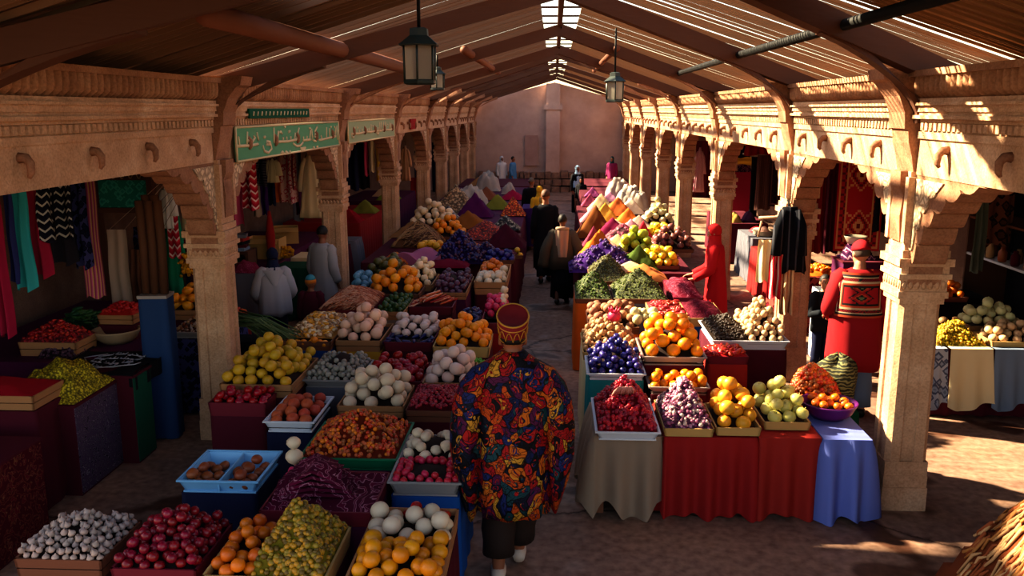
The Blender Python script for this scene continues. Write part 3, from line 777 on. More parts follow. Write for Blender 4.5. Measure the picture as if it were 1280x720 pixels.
# ---- third row
c = crate(259, 333, 504, 486, .80, .12, 'maroon', 'small crimson apples', 'beside the first left column', 'maroon', depth=.29)
pile(c, 'apple', 'apple', .038, .04, 'small crimson apple in the maroon crate in front of the yellow melons', mx=28, stack=1.5)
c = crate(273, 366, 481, 446, .86, .12, 'wood', 'yellow melons', 'beside the first left column', 'maroon')
pile(c, 'melon', 'yellow', .054, .26, 'small yellow melon in the tall heap beside the first left column', (.5, .55), mx=60)
c = crate(379, 448, 476, 450, .80, .07, 'zinc', 'speckled grey eggs', 'in the third row', 'grey')
pile(c, 'egg', 'grey', .026, .2, 'small speckled grey egg heaped in the zinc tray', (.55, .6), mx=120)
c = crate(420, 505, 508, 480, .79, .1, 'wood', 'white and cream melons', 'in the middle of the left stall', 'maroon')
pile(c, 'melon', 'white', .062, .17, 'white melon in the low wooden crate between the dates and the dark berries', (.5, .6), mx=30)
c = crate(458, 528, 477, 452, .80, .08, 'maroon', 'dark red apples', 'behind the white melons', 'plum')
pile(c, 'apple', 'apple', .046, .11, 'dark red apple in the crate between two crates of white melons', mx=40)
c = crate(506, 572, 514, 484, .78, .1, 'dark', 'dark red cherries', 'left of the walking man', 'maroon')
heap(c, powder('cherry', '#2e060c', '#480a14'), .09, 'low heap of dark red cherries in a wooden crate left of the walking man', 'cherries', 'cherry_heap', .6, 420, .0145, [PEEL['plum'], PEEL['apple']], elong=1.1)
c = crate(527, 590, 479, 452, .82, .1, 'wood', 'pale pink melons', 'at the shoulder of the walking man', 'maroon')
pile(c, 'melon', 'pinkwhite', .060, .17, 'pale pinkish melon in the crate left of the shoulder of the walking man', mx=26)
# ---- fourth row
c = crate(540, 612, 434, 410, .85, .11, 'card', 'oranges', 'left of the red and gold hat', 'maroon', depth=.58)
pile(c, 'orange', 'mandarin', .055, .22, 'bright orange in the heap left of the red and gold hat', (.45, .55), mx=40)
heap(sub(c, .3, .95, -.28, -.02, c.z - .14), powder('pea', '#3c6a24', '#5c8a34'), .05, 'strip of shelled green peas below the oranges', 'peas', 'pea_heap', .6, 120, .014, [FM('pea', '#4c8a30', '#6aa844')])
stand(c.x0 + .2, c.x1, c.y0 - .26, c.y0 + .0, c.z - .145, 'green', 'green cloth covered step below the oranges that holds the peas', 91)
c = crate(418, 476, 426, 404, .85, .12, 'wood', 'blush pink melons', 'behind the zinc tray of eggs', 'yellow')
pile(c, 'melon', 'blush', .062, .22, 'blush pink melon in the heap behind the zinc tray of eggs', (.55, .5), mx=34)
c = crate(479, 541, 428, 405, .84, .1, 'maroon', 'turnips and aubergines', 'between the pink melons and the oranges', 'maroon')
pile(sub(c, 0, 1, .3, 1), 'turnip', 'pinkwhite', .054, .2, 'pink and white turnip heaped behind the small blue aubergines', mx=26)
pile(sub(c, 0, 1, 0, .34), 'eggplant', 'indigo', .030, .03, 'small shiny indigo aubergine at the front of the crate of turnips', mx=14)
c = crate(352, 414, 427, 398, .86, .1, 'dark', 'shelled peanuts', 'next to the child in red', 'blue')
heap(sub(c, 0, 1, .12, 1), powder('peanut', '#8a5c2c', '#b07e40'), .17, 'broad heap of tan peanuts next to the child in red', 'peanuts', 'peanut_heap', .7, 520, .018, [PEEL['tan'], PEEL['gold'], PEEL['ivory']], elong=1.9)
pile(sub(c, .1, .95, -.02, .14, c.z - .02), 'orange', 'mandarin', .042, 0, 'yellow orange in the short row below the heap of peanuts', mx=6, core=False)
# spring onions beside the column
mb = MB(); rg = random.Random(5)
for k in range(60):
    a = Vector((rg.uniform(-.42, -.1), rg.uniform(-.1, .15), rg.uniform(.16, .3))); b = Vector((rg.uniform(.0, .45), rg.uniform(-.12, .12), rg.uniform(.02, .1)))
    mid = (a + b) / 2 + Vector((0, 0, .07)); mb.tube([a, mid, b], [.010, .008, .005], 5, rg.randrange(2))
o = mb.build('spring_onions', [mat('leaf_dark', '#24361c', '#3c5428', .6, 12, 0, .3), mat('leaf_grey', '#4a5a38', '#66744c', .6, 12)], None, P(318, 428, .86) + Vector((0, .15, -.03)))
tag(o, 'loose bunch of long dark green spring onions behind the yellow melons', 'spring onions', None, 'stuff')
q = P(318, 432, .8); stand(q.x - .42, q.x + .42, q.y + .02, q.y + .34, .83, 'black', 'black cloth covered stand under the spring onions', 92)
# ---- fifth row
def fibres(c, ms, h, label, cat, name, n=260, L=.22, r=.006, seed=1, pw=.8):
    rg = random.Random(seed); cx, cy = (c.x0 + c.x1) / 2, (c.y0 + c.y1) / 2; hx, hy = (c.x1 - c.x0) / 2, (c.y1 - c.y0) / 2
    d = Cr(); d.x0, d.x1, d.y0, d.y1 = -hx, hx, -hy, hy; mb = MB()
    f = lambda x, y: heap_h(d, x, y, h, pw)
    mb.grid(lambda a, b: (-hx + 2 * hx * a, -hy + 2 * hy * b, f(-hx + 2 * hx * a, -hy + 2 * hy * b) - .005), 14, 14)
    for k in range(n):
        x, y = rg.uniform(-hx * .9, hx * .9), rg.uniform(-hy * .9, hy * .9); a = rg.gauss(.5, .35)
        pts = []
        for q in (-.5, -.15, .15, .5):
            xx = max(-hx, min(hx, x + q * L * cos(a))); yy = max(-hy, min(hy, y + q * L * sin(a))); pts.append((xx, yy, f(xx, yy) + r * .6 + rg.uniform(0, r)))
        mb.tube(pts, r, 4, 1 + rg.randrange(len(ms) - 1))
    return tag(mb.build(name, ms, None, (cx, cy, c.z)), label, cat, None, 'stuff')
c = crate(398, 464, 388, 352, .95, .2, 'maroon', 'reddish brown roots', 'on the purple cloth by the second left column', 'purple', depth=.88)
fibres(c, [powder('root', '#5a2c20', '#7a4430'), mat('root_a', '#7a4030', '#94543c'), mat('root_b', '#a8745c', '#bc8c70'), mat('root_c', '#8e4a2c', '#a05c3a')], .2, 'heap of thin reddish brown roots on the purple cloth by the second left column', 'roots', 'root_heap', 300, .3, .008)
c = crate(470, 505, 390, 373, .9, .1, 'wood', 'small dark limes', 'in front of the big orange heap', 'beige')
pile(c, 'lime', 'green', .036, .09, 'small dark green lime in the crate in front of the orange heap', mx=44)
c = crate(510, 566, 384, 362, .9, .1, 'maroon', 'red sugared sticks', 'left of the magenta radishes', 'maroon', depth=.45)
mb = MB(); rg = random.Random(8)
for k in range(70):
    x = rg.uniform(-.24, .24); y = rg.uniform(-.2, .2); L = rg.uniform(.1, .16); zt = .15 * (1 - abs(x) / .27) * (1 - abs(y) / .5) + .01
    mb.tube([(x - L * .5, y - .08, zt - .02), (x + L * .5, y + .08, zt)], .011, 5, rg.randrange(3))
o = mb.build('stick_heap', [mat('stick_red', '#8a1a14', '#a02a1c', .4), mat('stick_orange', '#b04a20', '#c0603a', .4), mat('stick_pale', '#c08a70', '#d0a088', .4)], None, (c.cx, c.cy, c.z - .01)); o.scale = ((c.x1 - c.x0) / .6, (c.y1 - c.y0) / .5, 1)
tag(o, 'criss-crossed stack of red and orange sugar sticks in the maroon crate', 'sticks', None, 'stuff')
c = crate(600, 633, 404, 378, .92, .12, 'maroon', 'magenta radishes and white onions', 'behind the red and gold hat', 'red')
pile(sub(c, 0, 1, .35, 1), 'radish', 'magenta', .043, .12, 'magenta radish in the red crate just behind the red and gold hat', mx=40)
pile(sub(c, .5, 1, .62, 1, c.z + .1), 'onion', 'white', .05, .02, 'white onion on top of the magenta radishes', mx=5, core=False)
c2 = crate(574, 597, 410, 394, .90, .1, 'dark', 'slim black aubergines', 'between the oranges and the red and gold hat', 'plum')
pile(c2, 'eggplant', 'indigo', .027, .2, 'slim black aubergine spilling between the oranges and the hat', mx=46, stack=1.7)
# ---- sixth row
c = crate(458, 524, 368, 347, .95, .1, 'dark', 'yellow oranges', 'in the big heap past the roots', 'maroon', depth=.58)
pile(c, 'orange', 'mandarin', .066, .3, 'large yellow orange in the big heap between the roots and the plums', (.45, .5), mx=48)
c = crate(541, 583, 366, 345, .93, .09, 'wood', 'purple plums', 'in the middle of the left stall', 'plum')
pile(c, 'plum', 'grape', .046, .17, 'dusky purple plum in the wooden crate in the middle of the left stall', (.4, .6), mx=52)
c = crate(503, 540, 356, 339, .95, .09, 'wood', 'white onions', 'behind the big orange heap', 'maroon', depth=.8)
pile(c, 'onion', 'ivory', .057, .22, 'white onion in the heap behind the big orange heap', mx=34)
c = crate(592, 633, 353, 330, .95, .17, 'wood', 'white eggs and tomatoes', 'at the edge of the aisle', 'maroon')
pile(sub(c, 0, 1, 0, .5), 'egg', 'white', .058, .06, 'large white egg at the front of the tall crate by the aisle', mx=18)
pile(sub(c, 0, .8, .5, 1), 'tomato', 'orange', .055, .14, 'orange tomato behind the white eggs in the tall crate by the aisle', mx=14)
c = crate(434, 460, 362, 340, .95, .08, 'zinc', 'pale blue eggs', 'beside the second left column', 'grey', depth=.7)
pile(c, 'egg', 'azure', .052, .12, 'pale blue egg in the tray beside the second left column', mx=26)
c = crate(455, 492, 344, 328, 1.0, .09, 'dark', 'olive green avocados', 'past the blue eggs', 'plum')
pile(c, 'mango', 'olive', .062, .17, 'olive green avocado in the crate past the blue eggs', mx=26)
# ================================================================== far part of the left block: long draped tables with heaps
def big_table(x0, x1, y0, y1, z, col, label, seed=0, amp=.035, zb=.03):
    cx, cy = (x0 + x1) / 2, (y0 + y1) / 2; hx, hy = (x1 - x0) / 2, (y1 - y0) / 2
    t = thing('market_table', label, 'table', (cx, cy, 0))
    MB().box(-hx, hx, -hy, hy, z - .05, z - .012).build('tabletop', M_CRATE_D, t)
    for sx in (-1, 1):
        for sy in (-1, 1):
            MB().box(sx * (hx - .06) - .03, sx * (hx - .06) + .03, sy * (hy - .06) - .03, sy * (hy - .06) + .03, 0, z - .05).build('leg', M_CRATE_D, t)
    if col:
        o = put('tablecloth', drape_mesh('tablecloth', CL[col], -hx - .005, hx + .005, -hy - .005, hy + .005, z - .008, zb, amp, .02, .3, .02, seed), None, (cx, cy, 0))
        tag(o, '%s cloth over the table%s' % (col, label.replace('long trestle table', '').replace(' of the aisle', '')), 'tablecloth')
    return t
def spot(u, v, wpx, z, dr=.9):
    """patch on a table top whose front edge is at row v"""
    a, b = P(u - wpx / 2, v, z), P(u + wpx / 2, v, z)
    c = Cr(); c.x0, c.x1 = a.x, b.x; c.y0 = a.y; c.y1 = a.y + (b.x - a.x) * dr; c.z = z; c.cx, c.cy = (c.x0 + c.x1) / 2, (c.y0 + c.y1) / 2
    return c
def hpx(c, h): return h * c.cy / F * .93
big_table(-3.0, -.62, 13.45, 16.9, .86, 'maroon', 'long trestle table on the left of the aisle, past the blue eggs', 1)
big_table(-3.0, -.66, 17.25, 21.6, .86, 'plum', 'long trestle table on the left of the aisle, opposite the green fruit heap', 2)
big_table(-3.0, -.70, 21.95, 27.2, .86, 'plum', 'long trestle table on the left of the aisle, beside the yellow shawl', 3)
big_table(-3.0, -.76, 27.55, 30.6, .86, 'maroon', 'long trestle table on the left of the aisle, nearest the end wall', 4)
ZT = .87
def hp(u, v, w_, h, m, label, cat='spice heap', dr=.9, z=ZT, **k):
    c = spot(u, v, w_ * 1.5, z, dr); return heap(c, m, hpx(c, h * 1.4), label, cat, k.pop('name', 'spice_heap'), **k)
def pl(u, v, w_, h, kind, m, r, label, dr=.85, z=ZT, sty='dark', content=None, mx=60, **k):
    s = spot(u, v, w_ * 1.2, z, dr); c = crate_at(s.x0, s.x1, s.y0, s.y1, z + .06, .06, sty, content or label.split(' in ')[0] + 's', 'on a long table at ' + k.pop('at', 'the far end'))
    return pile(c, kind, m, r, max(0, hpx(c, h * 1.3) - .06), label, mx=mx, **k)
pwd = powder
# --- left far
c = spot(522, 330, 60, ZT, .5)
mb = MB(); hx = (c.x1 - c.x0) / 2
mb.grid(lambda a, b: (-hx + 2 * hx * a, -.25 + .5 * b, .10 + .09 * sin(a * 7) * cos(b * 4) + .1 * (1 - abs(2 * b - 1)) * (1 - abs(2 * a - 1))), 22, 10)
mb.grid(lambda a, b: (-hx + 2 * hx * a, -.25, (.10 + .09 * sin(a * 7)) * (1 - b)), 22, 1)
tag(mb.build('shawl', mat('pink_shawl', '#7a3050', '#a8688a', .85, 6, .2), None, (c.cx, c.cy, c.z)), 'crumpled dusky pink shawl on the table past the blue eggs', 'shawl')
fibres(spot(492, 332, 34, ZT), [pwd('crisp', '#8a4a20', '#b0702c'), mat('crisp_a', '#b86428', '#d08038'), mat('crisp_b', '#a04c20', '#b86030')], .17, 'small heap of curly orange crisps beside the pink shawl', 'snacks', 'crisp_heap', 120, .16, .012, 3)
fibres(spot(520, 309, 62, ZT, .9), [pwd('straw', '#4a3020', '#6a4830'), mat('straw_a', '#6a4a30', '#7c5a3c'), mat('straw_b', '#8a6844', '#a07c54'), mat('straw_c', '#3c2418', '#50301e')], .42, 'tall tent shaped heap of brown straw-like bark', 'bark', 'bark_heap', 260, .4, .01, 4)
pl(537, 322, 28, 14, 'lemon', 'gold', .06, 'yellow quince in the crate beside the dark grapes', at='the purple grapes')
pl(557, 300, 40, 22, 'orange', 'mandarin', .066, 'orange in the heap behind the dark grapes', at='the tall bark heap')
hp(572, 330, 46, 30, pwd('grape', '#140a24', '#22123c'), 'tall heap of blue-black grapes in the middle of the left stall', 'grapes', beads=420, br=.026, bead_mats=[PEEL['indigo'], PEEL['navyplum'], PEEL['grape']], name='grape_heap')
hp(606, 328, 32, 17, pwd('grape'), 'smaller heap of purple grapes by the aisle edge of the left stall', 'grapes', beads=200, br=.024, bead_mats=[PEEL['grape'], PEEL['indigo']], name='grape_heap')
pl(624, 330, 32, 8, 'plum', 'navyplum', .05, 'blue-black plum in the tray at the aisle edge', at='the aisle edge')
pl(648, 324, 10, 5, 'lemon', 'yellow', .05, 'pale yellow lemon in the small crate at the aisle corner', at='the aisle corner', mx=10)
hp(556, 335, 40, 7, pwd('cloth_crimson', '#4a0a1c', '#7a1832'), 'low heap of dried crimson petals beside the white onions', 'petals', .6, pw=.6, name='petal_heap')
pl(538, 285, 46, 24, 'balls', 'ivory', .075, 'cream coloured ball of dried cheese in the heap by the third left column', content='cheese balls', at='the third left column')
hp(512, 297, 36, 14, pwd('tan1', '#7a5436', '#94683f'), 'tan spice heap beside the third left column')
hp(558, 279, 24, 16, speckle('salt', ['#c8c0b8', '#2a2224', '#8a7e78'], 26), 'black and white speckled seed heap beside the cheese balls', 'seed heap', name='seed_heap')
hp(567, 267, 40, 26, speckle('nuts', ['#b08c64', '#c8a478', '#94704c'], 20), 'tall pale tan heap of nuts with the brown powder in front', 'nuts', name='nut_heap')
hp(583, 286, 36, 15, pwd('umber', '#6a3c18', '#8a5424'), 'brown orange powder heap in front of the purple mound')
hp(592, 272, 32, 22, pwd('violet', '#3a1038', '#561a50'), 'pointed dark violet heap left of the aisle')
hp(605, 300, 44, 17, speckle('chili', ['#8a1c10', '#a83018', '#c04820', '#6a1410'], 30), 'red chilli flake heap on the left table beside the green cloth edge', 'chilli heap', name='chilli_heap')
hp(631, 310, 36, 22, pwd('wine', '#2c0a18', '#4a1428'), 'dark wine red heap at the edge of the aisle behind the black coat')
hp(590, 312, 22, 6, pwd('saffron', '#a05018', '#c06c24'), 'little saffron orange heap behind the grapes')
hp(631, 288, 26, 14, speckle('zebra', ['#1a1614', '#a89c88', '#3a322c'], 24), 'black and beige striped seed heap at the aisle edge', 'seed heap', name='seed_heap')
hp(641, 270, 22, 18, speckle('chili2', ['#a83014', '#c85020', '#d87028'], 26), 'bright orange red chilli heap at the aisle edge', 'chilli heap', name='chilli_heap')
hp(621, 262, 24, 14, pwd('moss', '#5a5a20', '#7c7c34'), 'olive green spice heap in the middle of the far left table')
hp(607, 250, 22, 12, pwd('rustbox', '#6a3c28', '#84503a'), 'small rusty brown heap near the far white sack')
hp(640, 250, 22, 9, pwd('mag', '#7a1430', '#981c40'), 'crimson heap beside the person in blue')
hp(575, 252, 18, 9, pwd('khaki', '#4c4830', '#646040'), 'dull green heap behind the white sack')
hp(598, 232, 18, 8, pwd('tan1'), 'tan heap at the far end of the left tables')
def sack(loc, w_, h, m, label, seed=0, open_=True):
    c = Cr(); c.x0, c.x1, c.y0, c.y1, c.z = loc.x - w_ * .62, loc.x + w_ * .62, loc.y - w_ * .5, loc.y + w_ * .5, loc.z
    return heap(c, m, h, label, 'sack', 'sack', .6, rough=.12, round_=.75, kind=None)
    r = random.Random(seed); mb = MB(); n = 16
    prof = [(.75, 0), (1.0, .12), (1.05, .35), (.95, .62), (.8, .8), (.92, .95), (.86, 1.0), (.6, .93), (.3, .97), (.02, 1.02)]
    rings = [[(w_ / 2 * rr * cos(2 * pi * j / n) * (1 + .07 * sin(j * 3 + z * 9 + seed)), w_ / 2 * rr * sin(2 * pi * j / n) * (1 + .07 * cos(j * 4 + seed)), h * z + .012 * sin(j * 2.3 + seed)) for j in range(n)] for rr, z in prof]
    for p in rings[0]: pass
    rings[0] = [(x, y, 0) for x, y, z in rings[0]]
    mb.loft(rings); return tag(mb.build('sack', m, None, loc, (0, 0, r.uniform(0, 3))), label, 'sack')
M_SACKW = mat('white_sack', '#847a72', '#a89e94', .9, 6, .25); M_SACKB = mat('jute_sack', '#8a6c4c', '#a88a64', .9, 14, .3)
q = P(588, 258, ZT); sack(q, .75, .5, M_SACKW, 'slumped white sack on the left tables before the far columns', 1)
q = P(610, 238, ZT); sack(q, .62, .55, M_SACKW, 'white and dark bulging sack near the far end of the left tables', 2)
q = P(636, 242, ZT); sack(q, .36, .3, M_SACKW, 'small white sack near the aisle beside the black shawl', 3)
o = put('hanging_cloth', drape_mesh('hanging_cloth', CL['purple'], -.12, .12, -.5, .5, .98, .1, .03, .02, .2, .02, 5), None, (-.60, 20.6, 0)); tag(o, 'long purple cloth draped over the aisle edge of the left tables', 'cloth')

# ================================================================== right block, front table
def tc(x0, x1, y0, y1, z, zb, m, label, seed, amp=.05, flare=.05, wave=.26, hem=.03):
    cx, cy = (x0 + x1) / 2, (y0 + y1) / 2
    o = put('tablecloth', drape_mesh('tablecloth', m, x0 - cx, x1 - cx, y0 - cy, y1 - cy, z, zb, amp, flare, wave, hem, seed, 8, .02), None, (cx, cy, 0))
    return tag(o, label, 'tablecloth')
FX0, FX1, FY0, FY1 = P(742, 540, .68).x, 2.50, 6.62, 7.43
xs = [FX0, P(828, 536, .68).x, P(942, 534, .68).x, P(1018, 532, .68).x, FX1]
t = thing('market_table', 'sunlit trestle table at the front right with four cloths', 'table', ((FX0 + FX1) / 2, (FY0 + FY1) / 2, 0))
hx, hy = (FX1 - FX0) / 2 - .03, (FY1 - FY0) / 2 - .03
MB().box(-hx, hx, -hy, hy, .62, .66).build('tabletop', M_CRATE_D, t)
for sx in (-1, 1):
    for sy in (-1, 1): MB().box(sx * hx - .03 * (sx + 1), sx * hx + .03 * (1 - sx), sy * hy - .03 * (sy + 1), sy * hy + .03 * (1 - sy), 0, .62).build('leg', M_CRATE_D, t)
tc(xs[0], xs[1] - .03, FY0, FY1, .672, .07, CL['beige'], 'beige cloth hanging in tapered folds at the left end of the front right table', 11, .10, .03, .22, .12)
tc(xs[1] + .0, xs[2] - .02, FY0, FY1, .672, .03, CL['red'], 'bright red cloth on the front right table beside the beige one', 12, .10, .0, .19, .03)
tc(xs[2] + .0, xs[3] - .02, FY0 + .02, FY1, .672, .03, CL['rust'], 'rust red cloth on the front right table next to the blue one', 13, .09, .0, .2, .03)
tc(xs[3] + .0, xs[4], FY0, FY1, .672, .02, CL['sky'], 'periwinkle blue cloth at the right end of the front right table', 14, .12, .02, .19, .06)
c = crate(746, 824, 541, 499, .75, .07, 'foam', 'dark red cherries', 'front left of the sunlit table')
heap(c, pwd('cherry2', '#4a0810', '#6c1018'), .3, 'steep heap of dark red cherries on the sunlit front table', 'cherries', 'cherry_heap', .9, 640, .0175, [PEEL['apple'], PEEL['plum'], PEEL['tomato']], (.5, .6))
mb = MB()
for k in range(9): mb.tube([(.02 * (k - 4), 0, 0), (.018 * (k - 4), -.02, .06 + .01 * (k % 3)), (.012 * (k - 4), -.03, .12)], [.012, .012, .008], 5)
o = mb.build('cinnamon_bundle', mat('pink_stick', '#b0706a', '#d0988c', .7), None, (c.cx - .02, c.cy - .08, c.z + .2), (.5, 0, .1)); tag(o, 'small bundle of pale pink sticks stuck in the cherry heap', 'sticks')
c = crate(830, 893, 536, 500, .75, .07, 'card', 'speckled purple beans', 'second on the sunlit table')
heap(c, speckle('bean', ['#5a1c48', '#7a3060', '#c08aa0', '#4a1440', '#94506c'], 42), .34, 'steep heap of speckled purple beans on the sunlit front table', 'beans', 'bean_heap', 1.0, 460, .016, [PEEL['grape'], FM('bean', '#6a2048', '#a06080'), PEEL['pinkwhite']], (.5, .45), elong=1.3)
c = crate(895, 952, 535, 504, .75, .07, 'card', 'golden guavas', 'third on the sunlit table')
pile(c, 'guava', 'gold', .058, .22, 'golden yellow guava in the sunlit tray left of the pale apples', (.45, .55), mx=44)
c = crate(955, 1014, 528, 500, .75, .07, 'card', 'pale yellow-green apples', 'fourth on the sunlit table')
pile(c, 'apple', 'apgreen', .056, .18, 'pale yellow-green apple in the sunlit tray beside the purple bowl', (.5, .55), mx=40)
c = spot(1022, 510, 72, .69, .62)
heap(c, pwd('date2', '#5a1c0c', '#7c2c12'), .36, 'tall cone of glossy orange brown dates behind the purple bowl', 'dates', 'date_heap', 1.0, 560, .02, [PEEL['brown'], FM('date', '#a03c10', '#c05c1c', .3), PEEL['tomato']], (.45, .5), round_=.4, elong=1.25)
q = P(1043, 526, .70)
bw = thing('fruit_bowl', 'shiny purple bowl of small oranges and tomatoes on the blue cloth', 'bowl', (q.x, q.y + .17, .675))
mb = MB(); mb.lathe([(.01, 0), (.13, 0), (.19, .05), (.225, .12), (.235, .135), (.228, .14), (.21, .125), (.17, .05), (.01, .03)], 28, caps=False); mb.build('shell', M_PPUR, bw)
cc = Cr(); cc.x0, cc.x1, cc.y0, cc.y1, cc.z = q.x - .17, q.x + .17, q.y, q.y + .34, .79; cc.t = bw
pile(cc, 'tomato', 'orange', .038, .03, 'small orange tomato in the shiny purple bowl', mx=14, core=False, flat=True)
mb = MB(); mb.lathe([(.01, .095), (.12, .09), (.195, .085), (.16, .05), (.01, .04)], 20, caps=False); mb.build('filler_core', M_FILL, bw)  # dark filler added under the fruit in the bowl
# striped cloth-covered sack at the table corner
M_STRG = NT('striped_green')
def _sg():
    t = M_STRG; v = t.coords((1, 1, 1)); a = t.add('ShaderNodeTexWave'); a.bands_direction = 'Z'; a.inputs['Scale'].default_value = 11; a.inputs['Distortion'].default_value = 9; a.inputs['Detail'].default_value = 2
    t.link(v, a.inputs['Vector']); r = t.ramp([(.25, '#181c10'), (.55, '#3c4024'), (.8, '#6c6a44')]); t.link(a.outputs['Fac'], r.inputs['Fac']); t.link(r.outputs['Color'], t.b.inputs['Base Color']); t.b.inputs['Roughness'].default_value = .9
    t.bump(a.outputs['Fac'], .4, .01)
_sg(); M_STRG = M_STRG.m
mb = MB(); n = 20
rings = []
for k in range(9):
    z = k / 8; rr = [1.0, 1.03, 1.04, 1.02, .98, .92, .8, .5, .05][k]
    rings.append([(.2 * rr * cos(2 * pi * j / n) * (1 + .09 * sin(j * 1.9 + z * 2)) + .05 * z, .2 * rr * sin(2 * pi * j / n) * (1 + .05 * cos(j * 3 + z * 3)), .46 * z ** .8 + .035 * sin(j * 1.1 + 2) * (z > .1)) for j in range(n)])
mb.loft(rings); tag(mb.build('covered_sack', M_STRG, None, (2.49, 7.68, .6)), 'lumpy sack under a dark green striped cloth, leaning at the first right column', 'sack')

stand(2.29, 2.69, 7.48, 7.88, .597, 'green', 'green stand under the lumpy striped sack', 95)
# ---- rows behind the front table
c = crate(735, 806, 468, 446, .88, .06, 'foam', 'dark blue plums', 'behind the cherries', 'teal')
pile(c, 'plum', 'navyplum', .034, .24, 'small dark blue plum heaped behind the cherries', (.5, .6), mx=150)
c = crate(813, 886, 485, 462, .80, .07, 'zinc', 'mandarins', 'on the lower step', 'maroon', depth=.31)
pile(c, 'orange', 'mandarin', .046, .05, 'mandarin in the lower tray between the plums and the red box', mx=44, stack=1.6)
c = crate(804, 882, 447, 424, .98, .08, 'zinc', 'large yellow mandarins', 'on the upper step', 'maroon')
pile(c, 'orange', 'mandarin', .064, .32, 'large yellow mandarin in the upper grey tray, high heap', (.5, .5), mx=60)
c = crate(728, 798, 441, 416, .90, .08, 'card', 'small tan onions', 'at the aisle corner', 'cream')
pile(c, 'onion', 'tan', .034, .2, 'small tan onion in the heap at the aisle corner of the right stall', (.45, .7), mx=120)
mb = MB(); mb.ball((0, 0, 0), (.07, .07, .06), 12, 7)
for k in range(6): mb.tube([(.03 * cos(k), .03 * sin(k), .03), (.06 * cos(k), .06 * sin(k), .09)], [.02, .006], 5)
tag(mb.build('pomegranate', PEEL['magenta'], None, (c.cx + .06, c.cy + .06, c.z + .26)), 'single dark crimson pomegranate on top of the tan onions', 'pomegranate')
c = crate(735, 800, 409, 388, .92, .08, 'dark', 'brown potatoes', 'behind the tan onions', 'orange')
pile(c, 'potato', 'potato', .055, .12, 'brown potato in the crate behind the tan onions', mx=50)
mb = MB(); rg = random.Random(4)
for k in range(14): mb.ball((rg.uniform(-.12, .12), rg.uniform(-.1, .1), rg.uniform(.02, .12)), rg.uniform(.035, .06), 8, 5)
tag(mb.build('cauliflower', mat('cauli', '#b8b07c', '#d0c898', .8, 30, .4), None, P(805, 402, .95)), 'pale green cauliflower beside the brown potatoes', 'cauliflower')
c = crate(816, 862, 398, 378, .92, .09, 'card', 'red chillies', 'behind the mandarins', 'grey')
heap(c, speckle('chilired', ['#a01c20', '#c03030', '#7a1018', '#d08080'], 22), .05, 'flat box of red chillies behind the mandarins', 'chillies', 'chilli_heap', .5, 90, .018, [PEEL['tomato'], PEEL['radish']], elong=2.6)
c = crate(884, 936, 446, 427, .86, .08, 'maroon', 'red peppers', 'right of the mandarins', 'rust', depth=.34)
heap(c, pwd('pepper', '#7a1418', '#981c20'), .04, 'flat crate of long red peppers right of the mandarins', 'peppers', 'pepper_heap', .5, 60, .022, [PEEL['tomato'], PEEL['radish']], elong=2.6)
c = crate(897, 990, 427, 402, .92, .09, 'foam', 'hazelnuts and raisins', 'against the second right column', 'maroon', shx=-.04)
pile(sub(c, .45, 1, 0, 1), 'nut', 'hazel', .036, .34, 'round pale hazelnut heaped against the second right column', (.5, .5), mx=130)
heap(sub(c, 0, .5, 0, 1), pwd('raisin', '#1c1410', '#30241c'), .16, 'heap of black raisins beside the hazelnuts', 'raisins', 'raisin_heap', .8, 360, .014, [FM('raisin', '#1a1210', '#38281e', .5)], (.6, .6))
c = crate(862, 908, 398, 378, .92, .1, 'card', 'crimson net bags', 'in front of the woman in red', 'blue')
heap(c, pattern_cloth('net', '#4a0a1c', '#8a2c48', 20), .10, 'heap of crimson net bags in front of the woman in red', 'net bags', 'net_heap', .7, 0, rough=.2, round_=.4)
c = crate(842, 880, 372, 350, .92, .08, 'maroon', 'crimson dried fruit bundles', 'beside the green lentils', 'maroon')
heap(c, pattern_cloth('net2', '#5c0c24', '#b06478', 16), .12, 'crumpled crimson and white striped bundle beside the green lentils', 'bundle', 'bundle', .7, 0, rough=.18, round_=.4)
for u, v, w_, h, a, b, lab in ((742, 384, 47, 30, '#2c3c18', '#46582a', 'dark green lentil pyramid nearest the aisle on the right stall'), (801, 384, 68, 34, '#34401c', '#545c30', 'wide dark green herb pyramid beside the crimson bundles'), (762, 362, 50, 28, '#3c3a1e', '#5c5630', 'olive brown seed pyramid behind the two green ones')):
    c = crate(u - w_ / 2, u + w_ / 2, v - 10, v - 28, .92, .06, 'dark', lab.split(' pyramid')[0].replace('dark ', '') + 's', lab.split('pyramid ')[1], 'orange' if u < 750 else 'grey')
    heap(c, speckle('lentil%d' % u, [a, b, a, '#6a7040'], 60, .8, .6, .006), hpx(c, h), lab, 'spice heap', 'spice_heap', 1.0, 200, .013, [powder('lent' + a, a, b)])
# ---- far right tables
big_table(.42, 2.05, 12.75, 16.9, .86, 'maroon', 'long trestle table on the right of the aisle, behind the green pyramids', 21)
big_table(.58, 2.3, 17.2, 22.0, .86, 'maroon', 'long trestle table on the right of the aisle, below the green fruit', 22)
big_table(.78, 2.4, 22.4, 27.4, .86, 'maroon', 'long trestle table on the right of the aisle, next to the person in pale blue', 23)
big_table(1.0, 2.4, 27.8, 30.8, .86, 'maroon', 'long trestle table on the right of the aisle, nearest the end wall', 24)
hp(757, 341, 62, 26, pwd('vflower', '#2c1450', '#44246c'), 'heap of deep violet flowers on the right stall', 'flowers', name='flower_heap', beads=200, br=.028, bead_mats=[FM('vio', '#241244', '#40246c', .7), FM('vio2', '#361a56', '#54387c', .7)])
hp(741, 331, 26, 12, pwd('beige1', '#a08468', '#c0a488'), 'small beige heap at the aisle corner behind the violet flowers')
